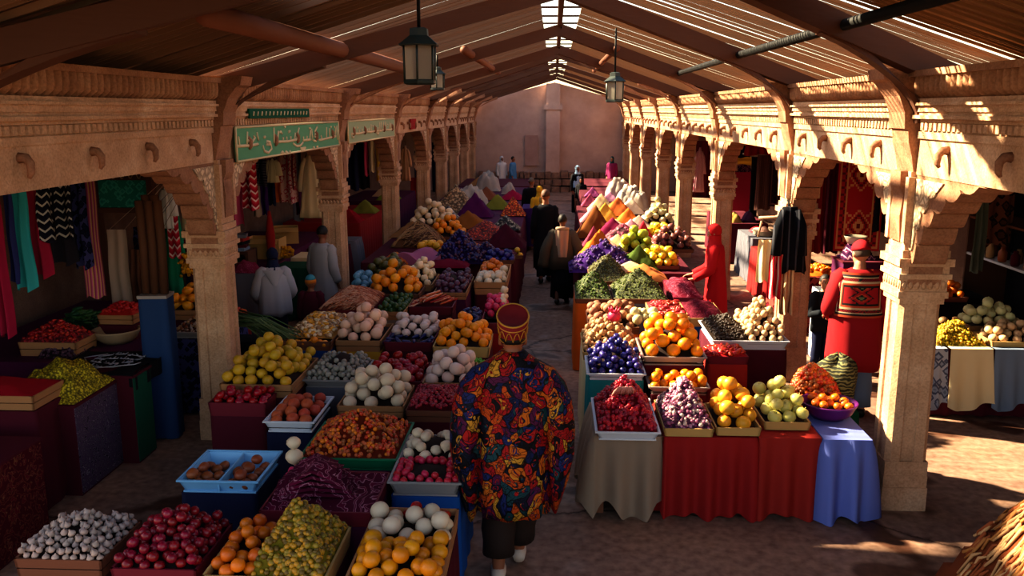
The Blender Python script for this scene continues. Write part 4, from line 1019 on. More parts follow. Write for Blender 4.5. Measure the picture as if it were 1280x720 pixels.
hp(775, 329, 26, 16, speckle('pistachio', ['#a08c64', '#c0ac80', '#8a7450'], 24), 'beige nut heap behind the violet flowers', 'nuts', name='nut_heap')
hp(790, 346, 34, 12, pwd('beige2', '#b09070', '#c8a888'), 'rounded beige heap behind the herb pyramid', round_=.6)
hp(806, 352, 42, 14, pwd('apricot', '#a05c30', '#b87440'), 'apricot orange heap at the right edge behind the herb pyramid')
hp(800, 338, 34, 22, pwd('herb', '#2c3c14', '#485a24'), 'steep dark green herb heap between the two yellow fruit heaps')
pl(827, 337, 38, 20, 'lemon', 'lemon', .062, 'bright lemon in the heap nearest the woman in red', at='the woman in red')
pl(797, 320, 38, 22, 'mango', 'lime', .075, 'yellow-green mango in the heap behind the steep herbs', at='the steep herb heap')
pl(841, 316, 44, 26, 'onion', 'shallot', .062, 'red-brown shallot in the big heap by the fourth right column', at='the fourth right column')
pl(823, 304, 38, 16, 'lemon', 'lemon', .068, 'yellow lemon in the heap between the shallots and the green fruit', at='the shallots')
pl(823, 285, 34, 26, 'apple', 'melonpale', .072, 'pale green apple in the tall heap below the fifth right column', at='the fifth right column')
hp(750, 329, 40, 30, pwd('paprika', '#a8501c', '#c06824'), 'orange paprika pyramid with an ochre top at the aisle', 'spice heap')
hp(781, 310, 44, 22, speckle('crimgrape', ['#6a1430', '#8c2848', '#b06078', '#4c0c20'], 24), 'heap of crimson and pink grapes on the right stall', 'grapes', name='grape_heap')
for u, v, w_, h, a, b, lab in (
    (755, 314, 34, 12, '#a07868', '#b89080', 'dusty pink heap behind the paprika'), (742, 316, 24, 24, '#702840', '#8c3c54', 'plum pink pyramid at the aisle edge'), (790, 318, 26, 14, '#a88064', '#c09a7c', 'sandy heap behind the crimson grapes'),
    (745, 298, 34, 30, '#5a3018', '#74441f', 'tall brown pyramid at the aisle edge of the right stall'), (767, 301, 36, 20, '#5c1030', '#7a1c44', 'dark magenta pyramid next to the brown one'), (773, 312, 30, 13, '#a89c70', '#c0b488', 'pale green cream heap'),
    (790, 300, 34, 18, '#9c6c80', '#b48496', 'mauve pyramid behind the magenta one'), (805, 306, 22, 22, '#981c2c', '#b42c3c', 'crimson pyramid beside the green fruit'), (757, 281, 28, 20, '#a07830', '#b8903e', 'ochre yellow pyramid in the right stall'),
    (786, 285, 28, 18, '#b05820', '#c87030', 'vivid orange pyramid in the right stall'), (770, 289, 26, 10, '#b89484', '#ccaa98', 'pale pink rounded heap beside the ochre pyramid'), (800, 290, 28, 15, '#a08074', '#b8968a', 'grey pink heap at the foot of the sixth right column'),
    (773, 270, 28, 17, '#a85428', '#c06a34', 'orange brown pyramid further back'), (741, 278, 22, 14, '#a4707c', '#bc8894', 'rose pink heap at the aisle edge further back'), (752, 264, 24, 16, '#b09c74', '#c8b48c', 'cream heap far back by the aisle'),
    (738, 258, 16, 12, '#7c3450', '#984460', 'purple pink heap far back at the aisle edge'), (790, 268, 24, 15, '#c0b098', '#d8c8b0', 'ivory heap far back by the columns'), (763, 252, 16, 9, '#8a5a74', '#a0708a', 'lilac heap near the end of the right tables'), (741, 246, 14, 9, '#74305c', '#8c4474', 'violet heap nearest the end wall')):
    hp(u, v, w_, h, pwd('p' + a, a, b), lab, 'spice heap', rough=.03)
for u, v, w_, h, k in ((772, 248, .6, .55, 4), (787, 256, .62, .5, 5), (797, 262, .5, .45, 6)):
    sack(P(u, v, ZT), w_, h, M_SACKW, ['open white sack of flour far back on the right tables', 'white sack leaning behind the ivory heap', 'white sack closest to the right columns'][k - 4], k)
# ================================================================== helpers for hangings
def weave(key, cols, kind='stripe', scale=20, rough=.88):
    """woven cloth: stripes, zigzags or diamonds in constant colours"""
    k = 'weave_' + key
    if k in MATS: return MATS[k]
    t = NT(k); v = t.coords()
    if kind == 'zigzag':
        sx = t.add('ShaderNodeSeparateXYZ'); t.link(v, sx.inputs[0])
        a = t.add('ShaderNodeMath'); a.operation = 'PINGPONG'; a.inputs[1].default_value = .5
        m0 = t.add('ShaderNodeMath'); m0.operation = 'MULTIPLY'; m0.inputs[1].default_value = scale; t.link(sx.outputs['X'], m0.inputs[0]); t.link(m0.outputs[0], a.inputs[0])
        m1 = t.add('ShaderNodeMath'); m1.operation = 'MULTIPLY_ADD'; m1.inputs[1].default_value = scale * .8; t.link(sx.outputs['Z'], m1.inputs[0]); t.link(a.outputs[0], m1.inputs[2])
        f = t.add('ShaderNodeMath'); f.operation = 'FRACT'; t.link(m1.outputs[0], f.inputs[0]); fac = f.outputs[0]
    elif kind == 'voronoi':
        vo = t.add('ShaderNodeTexVoronoi'); vo.inputs['Scale'].default_value = scale; vo.distance = 'MANHATTAN'; t.link(v, vo.inputs['Vector']); fac = vo.outputs['Distance']
    else:
        wv = t.add('ShaderNodeTexWave'); wv.bands_direction = {'stripe': 'X', 'rows': 'Z', 'depth': 'Y'}[kind]; wv.wave_profile = 'SAW'; wv.inputs['Scale'].default_value = scale / 6.28 * 2; t.link(v, wv.inputs['Vector']); fac = wv.outputs['Fac']
    n = len(cols); r = t.ramp([(i / n, c) for i, c in enumerate(cols)], 'CONSTANT'); t.link(fac, r.inputs['Fac'])
    t.link(r.outputs['Color'], t.b.inputs['Base Color']); t.b.inputs['Roughness'].default_value = rough; t.b.inputs['Specular IOR Level'].default_value = .1
    MATS[k] = t.m; return t.m
HANGN = 0
def hang(name, label, cat, u0, u1, v0, v1, X, m, folds=3, amp=.05, flare=1.1, Y=None, ztop=None, group=None, hem=.02, tilt=0):
    """cloth hanging from a rail; u/v give where it shows, X (or Y) the depth it hangs at"""
    global HANGN
    HANGN += 1; r = random.Random(HANGN)
    um = (u0 + u1) / 2; p = PX(um, v1, X) if Y is None else PY(um, v1, Y)
    w_ = (u1 - u0) / F * p.y; zb = p.z; zt = ztop if ztop is not None else PY(um, v0, p.y).z
    ph = r.uniform(0, 6)
    H_ = zt - zb
    def fn(a, b):
        f = 1 + (flare - 1) * b
        return ((a - .5) * w_ * f + tilt * b * H_, amp * (.35 + .65 * b) * sin(a * folds * 6.28 + ph + .8 * sin(b * 3)) + .01 * sin(b * 9), H_ * (1 - b) - hem * b ** 6 * sin(a * 9 + ph))
    mb = MB(); mb.grid(fn, max(10, folds * 8), 12)
    mb.grid(lambda a, b: (fn(a, b)[0], fn(a, b)[1] + .008, fn(a, b)[2]), max(10, folds * 8), 12)
    if zt < 2.55 and p.y < 30 and abs(p.x) > 3.4:
        for e in (-.4, .4): mb.tube([(e * w_, 0, H_ - .01), ((-4.3 if p.x < 0 else 5.2) - p.x, 0, 2.62 - zb)], .003, 4)
    o = mb.build(name, m, None, (p.x, p.y, zb)); return tag(o, label, cat, group)
def garment(name, label, cat, u0, u1, v0, v1, X, m, Y=None, long=False, group=None, rz=0):
    """robe or shirt on a hanger: shoulders, two sleeves, body widening to the hem"""
    global HANGN
    HANGN += 1; r = random.Random(HANGN); um = (u0 + u1) / 2
    p = PX(um, v1, X) if Y is None else PY(um, v1, Y); W = (u1 - u0) / F * p.y; H_ = PY(um, v0, p.y).z - p.z
    t = thing(name, label, cat, p, rz, group); ph = r.uniform(0, 6); n = 24
    rings = []
    for k in range(10):
        b = k / 9; hw = W * (.2 + .3 * b if b > .12 else .07 + 1.1 * b); rings.append([(hw * cos(2 * pi * j / n), .06 * (.6 + b * .6) * sin(2 * pi * j / n) + .02 * b * sin(j * 1.9 + ph), H_ * (1 - b)) for j in range(n)])
    mb = MB(); mb.loft(rings[::-1]); mb.build('body', m, t)
    for s in (-1, 1):
        mb = MB(); L = .62 * H_ if not long else .5 * H_
        mb.tube([(s * W * .17, 0, H_ * .9), (s * W * .3, 0, H_ * .78), (s * W * .4, .01, H_ * .9 - L * .7), (s * W * .43, .0, H_ * .9 - L)], [(.04, .035), (.055, .04), (.06, .045), (.07, .05)], 10); mb.build('sleeve', m, t)
    mb = MB(); mb.tube([(-.03, 0, H_ + .12), (0, 0, H_ + .15), (.02, 0, H_ + .1), (0, 0, H_ + .02)], .005, 5); mb.tube([(-W * .18, 0, H_ * .93), (0, 0, H_ + .02), (W * .18, 0, H_ * .93)], .008, 5); mb.build('hanger', M_IRON, t)
    return t
def rail(x, y0, y1, z, label):
    o = MB().tube([(0, 0, 0), (0, (y1 - y0) / 2, -.01), (0, y1 - y0, 0)], .018, 8).build('hanging_rail', M_IRON, None, (x, y0, z)); return tag(o, label, 'rail')
W_ = weave
M_CHEV = W_('chevron', ['#181826', '#181826', '#b8b0a8', '#20202e'], 'zigzag', 16)
M_NAVP = W_('navy_fleck', ['#0e1028', '#141836', '#0c0e22', '#3c3c68'], 'voronoi', 16)
M_GOLDB = W_('gold_border', ['#94405c', '#b4607a', '#b88c50', '#843454'], 'stripe', 30)
M_REDW = W_('red_white', ['#a01c30', '#b82c3c', '#d0b0ac', '#8c1428'], 'zigzag', 12)
M_STRB = W_('dark_stripes', ['#141220', '#141220', '#6a6470', '#1c1a2a'], 'rows', 40)
M_PINKP = W_('pink_print', ['#b89890', '#c4a8a0', '#a03848', '#b89088'], 'voronoi', 12)
M_CARPR = W_('carpet_red', ['#4c0c18', '#64101e', '#3a0812', '#8a3a34'], 'voronoi', 9)

# ================================================================== left stalls
rail(-4.3, 4.0, 12.6, 2.62, 'black hanging rail along the first left bay'); rail(-4.3, 13.3, 17.2, 2.62, 'black hanging rail in the second left bay'); rail(-4.3, 17.9, 30, 2.62, 'black hanging rail along the farther left bays')
XB = -4.7; L1 = 'in the first left bay'
for a in (('hanging_cloth', 'long crimson cloth hanging at the far left edge', 'cloth', 0, 17, 225, 420, XB, cloth_mat('h_crimson', '#7a1030', '#941a3e'), 2),
          ('hanging_cloth', 'narrow navy cloth hanging beside the crimson one at far left', 'cloth', 15, 26, 225, 352, XB + .05, cloth_mat('h_navy', '#1e2450', '#2a3066'), 1),
          ('hanging_cloth', 'teal cloth hanging third from the left edge', 'cloth', 20, 44, 225, 362, XB, cloth_mat('h_teal', '#2a8a90', '#38a0a4'), 2),
          ('hanging_cloth', 'dark red cloth hanging right of the teal one', 'cloth', 38, 64, 225, 346, XB, cloth_mat('wine2', '#861634', '#9c2040'), 2),
          ('scarf', 'black and white zigzag scarf hanging in the first left bay', 'scarf', 52, 72, 225, 302, XB + .12, M_CHEV, 1),
          ('scarf', 'second black and white zigzag scarf folded over the rail', 'scarf', 74, 94, 222, 298, XB + .1, M_CHEV, 1),
          ('hanging_cloth', 'dark cloth behind the zigzag scarves', 'cloth', 64, 96, 222, 330, XB - .1, cloth_mat('h_black', '#1c1a24', '#28242e'), 2),
          ('hanging_cloth', 'flecked navy cloth beside the wooden cabinet', 'cloth', 94, 114, 222, 335, XB, M_NAVP, 2),
          ('carpet', 'narrow pink and gold bordered carpet hanging beside the cabinet', 'carpet', 108, 132, 222, 372, XB + .05, M_GOLDB, 1, .02)):
    hang(*a, ztop=2.6)
# carved cabinet with teal panel
q = PX(167, 380, -5.35); cb = thing('display_cabinet', 'tall dark wooden cabinet frame with a teal painted panel', 'cabinet', (q.x, q.y, 0))
wc = 72 / F * q.y; zt_ = 2.55
mb = MB()
for s in (-1, 1): mb.box(s * wc / 2 - .035, s * wc / 2 + .035, -.06, .06, 0, zt_)
mb.box(-wc / 2, wc / 2, -.05, .05, zt_ - .1, zt_); mb.box(-wc / 2, wc / 2, -.05, .05, 1.94, 2.0); mb.build('frame', M_WOOD_D, cb)
mb = MB(); mb.box(-wc / 2 + .03, wc / 2 - .03, -.01, .02, 2.0, 2.34); mb.build('teal_panel', W_('teal_scroll', ['#1c6c64', '#24807a', '#3c9488', '#207068'], 'voronoi', 13), cb)
mb = MB(); mb.box(-wc / 2 + .03, wc / 2 - .03, -.0, .03, 2.34, 2.47)
for k in range(6):
    x = -wc / 2 + .08 + k * (wc - .16) / 5; mb.tube([(x - .05, -.02, 2.36), (x, -.02, 2.45), (x + .05, -.02, 2.36)], .008, 5, 1)
mb.build('carved_band', [M_WOOD_D, mat('band_gold', '#8a6a4c', '#a08060')], cb)
hang('textile', 'cream fringed textile hanging inside the wooden cabinet', 'textile', 141, 166, 287, 381, -5.2, cloth_mat('cream_dk', '#a89080', '#bca494'), 2, .02)
hang('curtain', 'brown pleated curtain hanging inside the wooden cabinet', 'curtain', 166, 198, 312, 378, -5.15, cloth_mat('brown_c', '#6a4634', '#7c5640'), 4, .03)
hang('embroidery', 'small dark embroidered cloth with a grey motif in the cabinet', 'embroidery', 168, 196, 284, 314, -5.1, M_NAVP, 1, .01)
garment('robe', 'dark green robe hanging right of the wooden cabinet', 'robe', 203, 232, 238, 368, -4.95, cloth_mat('h_green', '#146a4c', '#1c7e5c'), long=True)
garment('shirt', 'white shirt hanging beside the dark green robe', 'shirt', 203, 220, 232, 285, -4.9, CL['white'])
hang('scarf', 'red and white patterned scarf beside the dark green robe', 'scarf', 212, 226, 245, 322, -4.85, M_REDW, 1, .02)
hang('banner', 'small cream pennant shaped cloth behind the first left column', 'cloth', 229, 247, 262, 304, -4.8, CL['cream'], 1, .02)
hang('scarf', 'dark red scarf below the cream pennant', 'scarf', 224, 246, 300, 330, -4.8, cloth_mat('h_crimson', '#7a1030', '#941a3e'), 2, .02)
def garland(loc, label, n=46, w_=.1, h=.3, m=None, seed=1):
    r = random.Random(seed); mb = MB()
    for k in range(n): mb.ball((r.gauss(0, w_ * .45), r.gauss(0, w_ * .3), h * r.random()), r.uniform(.022, .036), 6, 4)
    return tag(mb.build('garland', m or mat('marigold', '#b8780c', '#d89a18', .8, 40, .5), None, loc), label, 'garland', None, 'stuff')
garland(PX(234, 345, -4.75), 'yellow marigold garland hanging behind the first left column')
# ---- left near stands
def box_stand(x0, x1, y0, y1, z, m, label, side=None, name='display_box'):
    cx, cy = (x0 + x1) / 2, (y0 + y1) / 2; hx, hy = (x1 - x0) / 2, (y1 - y0) / 2
    t = thing(name, label, 'box', (cx, cy, 0))
    mb = MB(); mb.box(-hx, hx, -hy, hy, 0, z); mb.build('body', m, t)
    if side: mb = MB(); mb.box(hx, hx + .008, -hy, hy, .02, z); mb.build('side_cloth', side, t)
    mb = MB(); mb.box(-hx - .015, hx + .018, -hy - .015, hy + .015, z, z + .02); mb.build('lid_edge', CL['maroon'], t)
    return t
M_SCROLL = pattern_cloth('scroll', '#4c3a50', '#8a7c88', 22, extra='#2a1c30')
M_GOLDR = pattern_cloth('goldscroll', '#480c1a', '#80563a', 20, extra='#5c1422')
bA = P(40, 552, .76)
box_stand(-5.0, bA.x, 5.35, 6.15, .74, CL['maroon'], 'maroon box with a gold scrollwork side at the far left edge', M_GOLDR)
bB = P(92, 507, .80)
box_stand(bB.x - .62, bB.x, bB.y, bB.y + .78, .78, CL['maroon'], 'maroon box with a white and purple printed side under the yellow cloth heap', M_SCROLL)
c = Cr(); c.x0, c.x1, c.y0, c.y1, c.z = bB.x - .62, bB.x + .01, bB.y, bB.y + .78, .805
heap(c, M_LEOP, .26, 'yellow-green leopard spotted cloth bunched over the maroon box', 'cloth', 'spotted_cloth', .55, rough=.16, round_=.55, kind=None, peak=(.55, .55))
bC = P(165, 470, .84); bD = .34
t = box_stand(bC.x - .62, bC.x, bC.y, bC.y + bD, .82, CL['maroon'], 'maroon chest under the black cloth with white writing', CL['green'], 'chest')
# black cloth with white writing
def strokes_mesh(strokes, place, r, m, name, parent=None, loc=None):
    for st in strokes: pass
    mb = MB()
    for st in strokes: mb.tube([place(x, y) for x, y in st], r, 5)
    return mb.build(name, m, parent, loc)
def script_line(x0, x1, y, h, seed, rise=0):
    """joined-up script: base stroke with teeth, tall stems, bowls and dots"""
    r = random.Random(seed); out = []; x = x0
    while x < x1 - h * .5:
        L = r.uniform(1.2, 2.6) * h; xe = min(x + L, x1); yy = lambda q: y + rise * (q - x0)
        out.append([(x, yy(x)), ((x + xe) / 2, yy(x) - .06 * h), (xe, yy(xe))])
        q = x
        while q < xe:
            k = r.random()
            if k < .35: out.append([(q, yy(q)), (q + .04 * h, yy(q) + h * r.uniform(.75, 1.05))])
            elif k < .7: out.append([(q, yy(q)), (q + .05 * h, yy(q) + h * .35)])
            elif k < .85: out.append([(q, yy(q)), (q + .1 * h, yy(q) - .35 * h), (q + .35 * h, yy(q) - .4 * h), (q + .45 * h, yy(q) - .05 * h)])
            else: out.append([(q, yy(q) + .55 * h), (q + .07 * h, yy(q) + .62 * h)])
            q += r.uniform(.25, .5) * h
        x = xe + .35 * h
    return out
t2 = thing('lettered_cloth', 'black cloth with lines of white handwriting spread over the maroon chest', 'cloth', (bC.x - .40, bC.y + .38, .845)); t2.scale = (1, .9, 1)
mb = MB(); mb.grid(lambda a, b: (-.42 + .82 * a, -.42 + .84 * b, .008 + .02 * sin(a * 8) * sin(b * 6)), 16, 16)
mb.grid(lambda a, b: (.40 + .012 * sin(b * 20), -.42 + .84 * b, .008 - .16 * a), 2, 14); mb.grid(lambda a, b: (-.42 + .82 * a, -.42 - .01 * sin(a * 20), .008 - .12 * b), 14, 2)
mb.build('cloth_sheet', CL['black'], t2)
ink = mat('white_ink', '#8a8a94', '#a0a0a8', .8)
ls = []
for k in range(4): ls += script_line(-.18 + .02 * k, .28, .16 - .12 * k, .075, 30 + k)
ls += [[(-.3, .12), (-.2, -.05), (-.22, -.15), (-.05, -.3), (.34, -.22), (.37, -.15)], [(-.3, .12), (-.12, .24)]]
strokes_mesh(ls, lambda x, y: (x, y, .032 + .02 * sin((x + .42) / .82 * 8) * sin((y + .42) / .84 * 6)), .005, ink, 'writing', t2)
# items behind them on a long dark counter
stand(-5.9, bC.x - .36, 7.86, 10.6, .838, 'plum', 'long plum draped counter in the first left bay', 60)
def side_crate(u0, u1, v, dpt, z, h, sty, content, where):
    a, b = P(u0, v, z), P(u1, v, z); return crate_at(a.x, b.x, a.y, a.y + dpt, z, h, sty, content, where)
c = side_crate(22, 96, 428, .42, .98, .14, 'wood', 'red chillies', 'on the plum counter of the first left bay')
heap(c, speckle('redheap', ['#7a1020', '#8c1828', '#601018', '#a02c38'], 40), .17, 'dark red heap in a wooden box on the plum counter', 'chillies', 'chilli_heap', .8, 160, .016, [PEEL['tomato'], PEEL['apple']], elong=1.6)
c = Cr(); c.x0, c.x1, c.y0, c.y1, c.z = bC.x - 1.2, bC.x - .82, bC.y + .5, bC.y + .95, .845
heap(c, speckle('dkbean', ['#2c1424', '#402038', '#6a4458', '#1c0c18'], 45), .16, 'heap of dark purple beans left of the lettered cloth', 'beans', 'bean_heap', .8, 200, .014, [FM('dkb', '#2c1424', '#6a4c60')])
c = spot(88, 413, 62, .85, .9); c.z = .84
heap(c, mat('green_pepper', '#10281c', '#1c4028', .5), .2, 'heap of long dark green peppers on the plum counter', 'peppers', 'pepper_heap', .9, 90, .022, [mat('gpep', '#123020', '#24502c', .4), mat('gpep2', '#1c3c18', '#345c24', .4)], elong=3)
mb = MB(); mb.lathe([(.01, 0), (.14, 0), (.2, .05), (.235, .12), (.24, .135), (.23, .138), (.19, .07), (.13, .025), (.01, .02)], 28, caps=False)
q = P(134, 424, .92); tag(mb.build('wooden_bowl', mat('pale_wood_bowl', '#8a7258', '#a48c6e', .6, 8, .1, stretch=(1, 1, 8)), None, (q.x, q.y + .2, .842)), 'wide pale wooden bowl standing on the plum counter', 'bowl')
mb = MB(); mb.grid(lambda a, b: (.12 * a, -.06 * a + .12 * a * b, .05 * a + .03 * sin(3 * b)), 5, 5); tag(mb.build('paper_fan', mat('pale_straw', '#8a7c54', '#a09468'), None, (q.x + .26, q.y + .2, .93)), 'small straw fan sticking out beside the pale wooden bowl', 'fan')
c = side_crate(121, 167, 394, .4, 1.1, .1, 'wood', 'scarlet peppers', 'behind the pale wooden bowl')
heap(c, mat('scarlet', '#8a1414', '#a82018', .5), .1, 'small scarlet pepper heap behind the pale wooden bowl', 'peppers', 'pepper_heap', .7, 80, .018, [PEEL['tomato'], mat('scar2', '#a01818', '#c03024', .4)], elong=2)
stand(c.x0, c.x1, c.y0, c.y1, .995, 'maroon', 'maroon stand for the scarlet pepper crate', 62)
c = crate_at(-5.2, bA.x - .2, 6.45, 6.9, .98, .12, 'wood', 'ground red pepper', 'at the far left edge')
heap(c, pwd('redpow', '#7a0c1c', '#941424'), .1, 'red pepper powder heap at the far left edge', 'spice heap', 'spice_heap')
stand(-5.2, bA.x - .2, 6.45, 6.9, .855, 'maroon', 'maroon draped stand at the far left edge behind the gold scrollwork box', 63)
# blue post with a bundle of rolled mats on top
q = P(195, 548, 0)
bp = thing('blue_post', 'square post wrapped in faded blue cloth, left of the first column', 'post', (q.x + .07, q.y + .1, 0), .1)
put('cloth_wrap', drape_mesh('cloth_wrap', CL['denim'] if False else cloth_mat('faded_blue', '#1c3256', '#2c4670'), -.13, .13, -.11, .11, 1.42, .01, .012, .012, .13, .004, 7), bp)
mb = MB(); mb.box(-.14, .14, -.12, .12, 1.42, 1.45); mb.build('cap', M_ZINC, bp)
for k in range(5):
    o = MB().tube([(0, 0, 0), (.01, 0, .45), (.0, .0, .9 + .05 * (k % 2))], [.04, .042, .04], 9).build('rolled_mat', mat('mat_brown', '#3c2418', '#5c3a26', .8, 4, .2, stretch=(8, 8, 1)), None, (q.x - .02 + .045 * k, q.y + .1 + .04 * (k % 2), 1.452))
    tag(o, 'brown rolled mat standing upright on the blue post', 'rolled mat', 'rolled mats on the blue post')
# navy table with beans and the lemon crate behind the column
q = P(212, 422, .84); stand(q.x, q.x + .62, q.y, q.y + .62, .82, M_NAVP, 'navy printed cloth table between the blue post and the first column', 64)
c = crate_at(q.x + .02, q.x + .6, q.y + .02, q.y + .5, .89, .065, 'zinc', 'brown and white beans', 'by the blue post')
heap(c, speckle('bwbean', ['#4a2018', '#8a6858', '#b89c8c', '#5c2c20'], 40), .17, 'heap of brown and white beans behind the blue post', 'beans', 'bean_heap', .8, 200, .016, [PEEL['tan'], PEEL['brown'], PEEL['cream']])
q = P(208, 388, 1.0); stand(q.x, q.x + .58, q.y, q.y + .55, .88, 'maroon', 'maroon stand under the lemons behind the first column', 65)
c = crate_at(q.x + .01, q.x + .57, q.y + .01, q.y + .52, 1.0, .115, 'wood', 'lemons', 'behind the first left column')
pile(c, 'lemon', 'mango', .055, .25, 'yellow lemon in the heap behind the first left column', mx=34)

# ---- second left bay
L2Y = 14.6
for a in (('hanging_cloth', 'crimson and pink scarf draped beside the first left column', 'scarf', 296, 322, 188, 262, -4.35, M_REDW, 2),
          ('hanging_cloth', 'pale pink cloth below the crimson scarf', 'cloth', 284, 306, 235, 282, -4.3, CL['pink'], 2),
          ('hanging_cloth', 'black striped cloth hanging in the second left bay', 'cloth', 319, 334, 188, 232, -4.35, M_STRB, 1),
          ('hanging_cloth', 'tan strip of cloth in the second left bay', 'cloth', 316, 326, 232, 270, -4.45, CL['beige'], 1),
          ('hanging_cloth', 'purple cloth hanging in the second left bay', 'cloth', 326, 336, 230, 268, -4.45, CL['purple'], 1),
          ('hanging_cloth', 'navy cloth below the cream shirt', 'cloth', 334, 345, 226, 256, -4.45, CL['navy'], 1),
          ('hanging_cloth', 'orange red cloth hanging in the second left bay', 'cloth', 343, 352, 222, 252, -4.45, CL['orange'], 1),
          ('hanging_cloth', 'pink and white printed long cloth in the second left bay', 'cloth', 350, 372, 188, 254, -4.3, M_PINKP, 2),
          ('hanging_cloth', 'bright red cloth between the printed cloth and the cream robe', 'cloth', 360, 368, 188, 236, -4.25, CL['red'], 1),
          ('hanging_cloth', 'grey curtain behind the cream robe', 'cloth', 368, 380, 188, 276, -4.7, CL['grey'], 1),
          ('hanging_cloth', 'violet cloth half hidden beside the cream robe', 'cloth', 370, 380, 225, 268, -4.6, CL['plum'], 1)):
    hang(*a)
garment('shirt', 'small cream shirt hanging in the second left bay', 'shirt', 334, 350, 198, 228, -4.3, CL['cream'])
garment('robe', 'long cream robe hanging beside the second left column', 'robe', 374, 408, 190, 272, -4.2, CL['cream'], long=True)
garment('robe', 'patterned orange robe tucked behind the second left column', 'robe', 392, 410, 196, 240, -4.3, W_('orangep', ['#8a4420', '#a85c30', '#6a2c18', '#c08048'], 'voronoi', 14), long=True)
stand(-5.9, -4.3, 13.0, 16.6, .9, 'plum', 'plum draped counter in the second left bay', 66)
q = PX(310, 345, -4.45)
bk = thing('bookcase', 'low dark bookcase full of books in the second left bay', 'bookcase', (-4.9, 12.55, 0))
mb = MB(); mb.box(-.5, .5, -.2, .2, 0, .03); mb.box(-.5, .5, -.2, .2, 1.15, 1.19); mb.box(-.5, -.46, -.2, .2, 0, 1.15); mb.box(.46, .5, -.2, .2, 0, 1.15); mb.box(-.5, .5, .16, .2, 0, 1.15); mb.build('carcass', M_WOOD_D, bk)
mb = MB(); mb.box(-.46, .46, -.18, .16, .58, .61); mb.build('shelf', M_WOOD_D, bk)
for z, n_ in ((.61, 14), (.03, 14)):
    for k in range(n_):
        h = .38 + .1 * ((k * 7) % 5) / 5; o = MB().box(-.027, .027, -.1, .1, 0, h).build('book', CL[['navy', 'maroon', 'green', 'black', 'plum'][k % 5]], None, (-4.9 - .42 + k * .06, 12.5, z))
        tag(o, 'dark bound book on the %s shelf of the low bookcase' % ('upper' if z > .1 else 'lower'), 'book', 'books on the %s shelf of the low bookcase' % ('upper' if z > .1 else 'lower'))
for k in range(5):
    o = MB().box(-.16, .16, -.12, .12, 0, .045).build('folded_cloth', CL[['denim', 'maroon', 'black', 'rust', 'grey'][k]], None, (-4.62, 12.5, 1.191 + k * .047), (0, 0, .2 * sin(k * 2)))
    tag(o, '%s folded cloth in the stack on the low bookcase' % ['blue-grey', 'maroon', 'black', 'rust', 'grey'][k], 'cloth')
def open_box(x, y, z, w_, d, h, m, label, rz=0):
    t = thing('cardboard_box', label, 'box', (x, y, z), rz)
    MB().box(-w_ / 2, w_ / 2, -d / 2, d / 2, 0, .01).build('base', m, t)
    for (a, b, c_, e) in ((-w_ / 2, w_ / 2, -d / 2, -d / 2 + .01), (-w_ / 2, w_ / 2, d / 2 - .01, d / 2), (-w_ / 2, -w_ / 2 + .01, -d / 2 + .01, d / 2 - .01), (w_ / 2 - .01, w_ / 2, -d / 2 + .01, d / 2 - .01)): MB().box(a, b, c_, e, .01, h).build('side_panel', m, t)
    MB().add([(-w_ / 2, -d / 2, h), (w_ / 2, -d / 2, h), (w_ / 2, -d / 2 - .12, h - .06), (-w_ / 2, -d / 2 - .12, h - .06)], [(0, 1, 2, 3)]).build('flap', m, t)
    return t
open_box(-4.55, 13.6, .9, .55, .4, .32, M_CARD, 'open brown cardboard box on the counter of the second left bay')
open_box(-4.75, 15.2, .9, .5, .4, .28, M_CARD, 'second brown cardboard box further back on the left counter', .3)
mb = MB(); mb.lathe([(.02, 0), (.05, .0), (.06, .15), (.075, .4), (.05, .6), (.02, .78)], 10); tag(mb.build('furled_umbrella', CL['red'], None, (-4.35, 13.25, .9)), 'furled red umbrella standing on the left counter behind the white robe', 'umbrella')
garland((-4.2, 13.5, .92), 'orange marigold garland on the left counter near the white robed person', 40, .14, .16, seed=4)
c = Cr(); c.x0, c.x1, c.y0, c.y1, c.z = -4.6, -4.15, 11.95, 12.3, .95
stand(-4.65, -4.1, 11.9, 12.35, .94, 'grey', 'grey covered stand behind the white hooded person', 67)
heap(c, pattern_cloth('pinkheap', '#6a1c38', '#a05070', 18), .14, 'heap of magenta folded scarves behind the white hooded person', 'scarves', 'scarf_heap', .7, rough=.2, round_=.5, kind=None)
q = P(300, 394, .62)
for k, (dx, dy) in enumerate(((0, 0), (.12, .04), (.06, .14))):
    pass
c = crate_at(-4.25, -3.72, 10.0, 10.45, .72, .12, 'card', 'white garlic and red peppers', 'left of the white hooded person')
pile(sub(c, 0, .55, 0, 1), 'garlic', 'white', .045, .06, 'large white garlic bulb in the cardboard crate beside the first left column', mx=14)
heap(sub(c, .5, 1, 0, 1), mat('scarlet', '#8a1414'), .12, 'scarlet pepper heap left of the white hooded person', 'peppers', 'pepper_heap', .7, 50, .02, [PEEL['tomato'], PEEL['orange']], elong=2)
stand(-4.24, -3.73, 10.02, 10.43, .6, 'red', 'red stand under the garlic and peppers beside the first left column', 68)

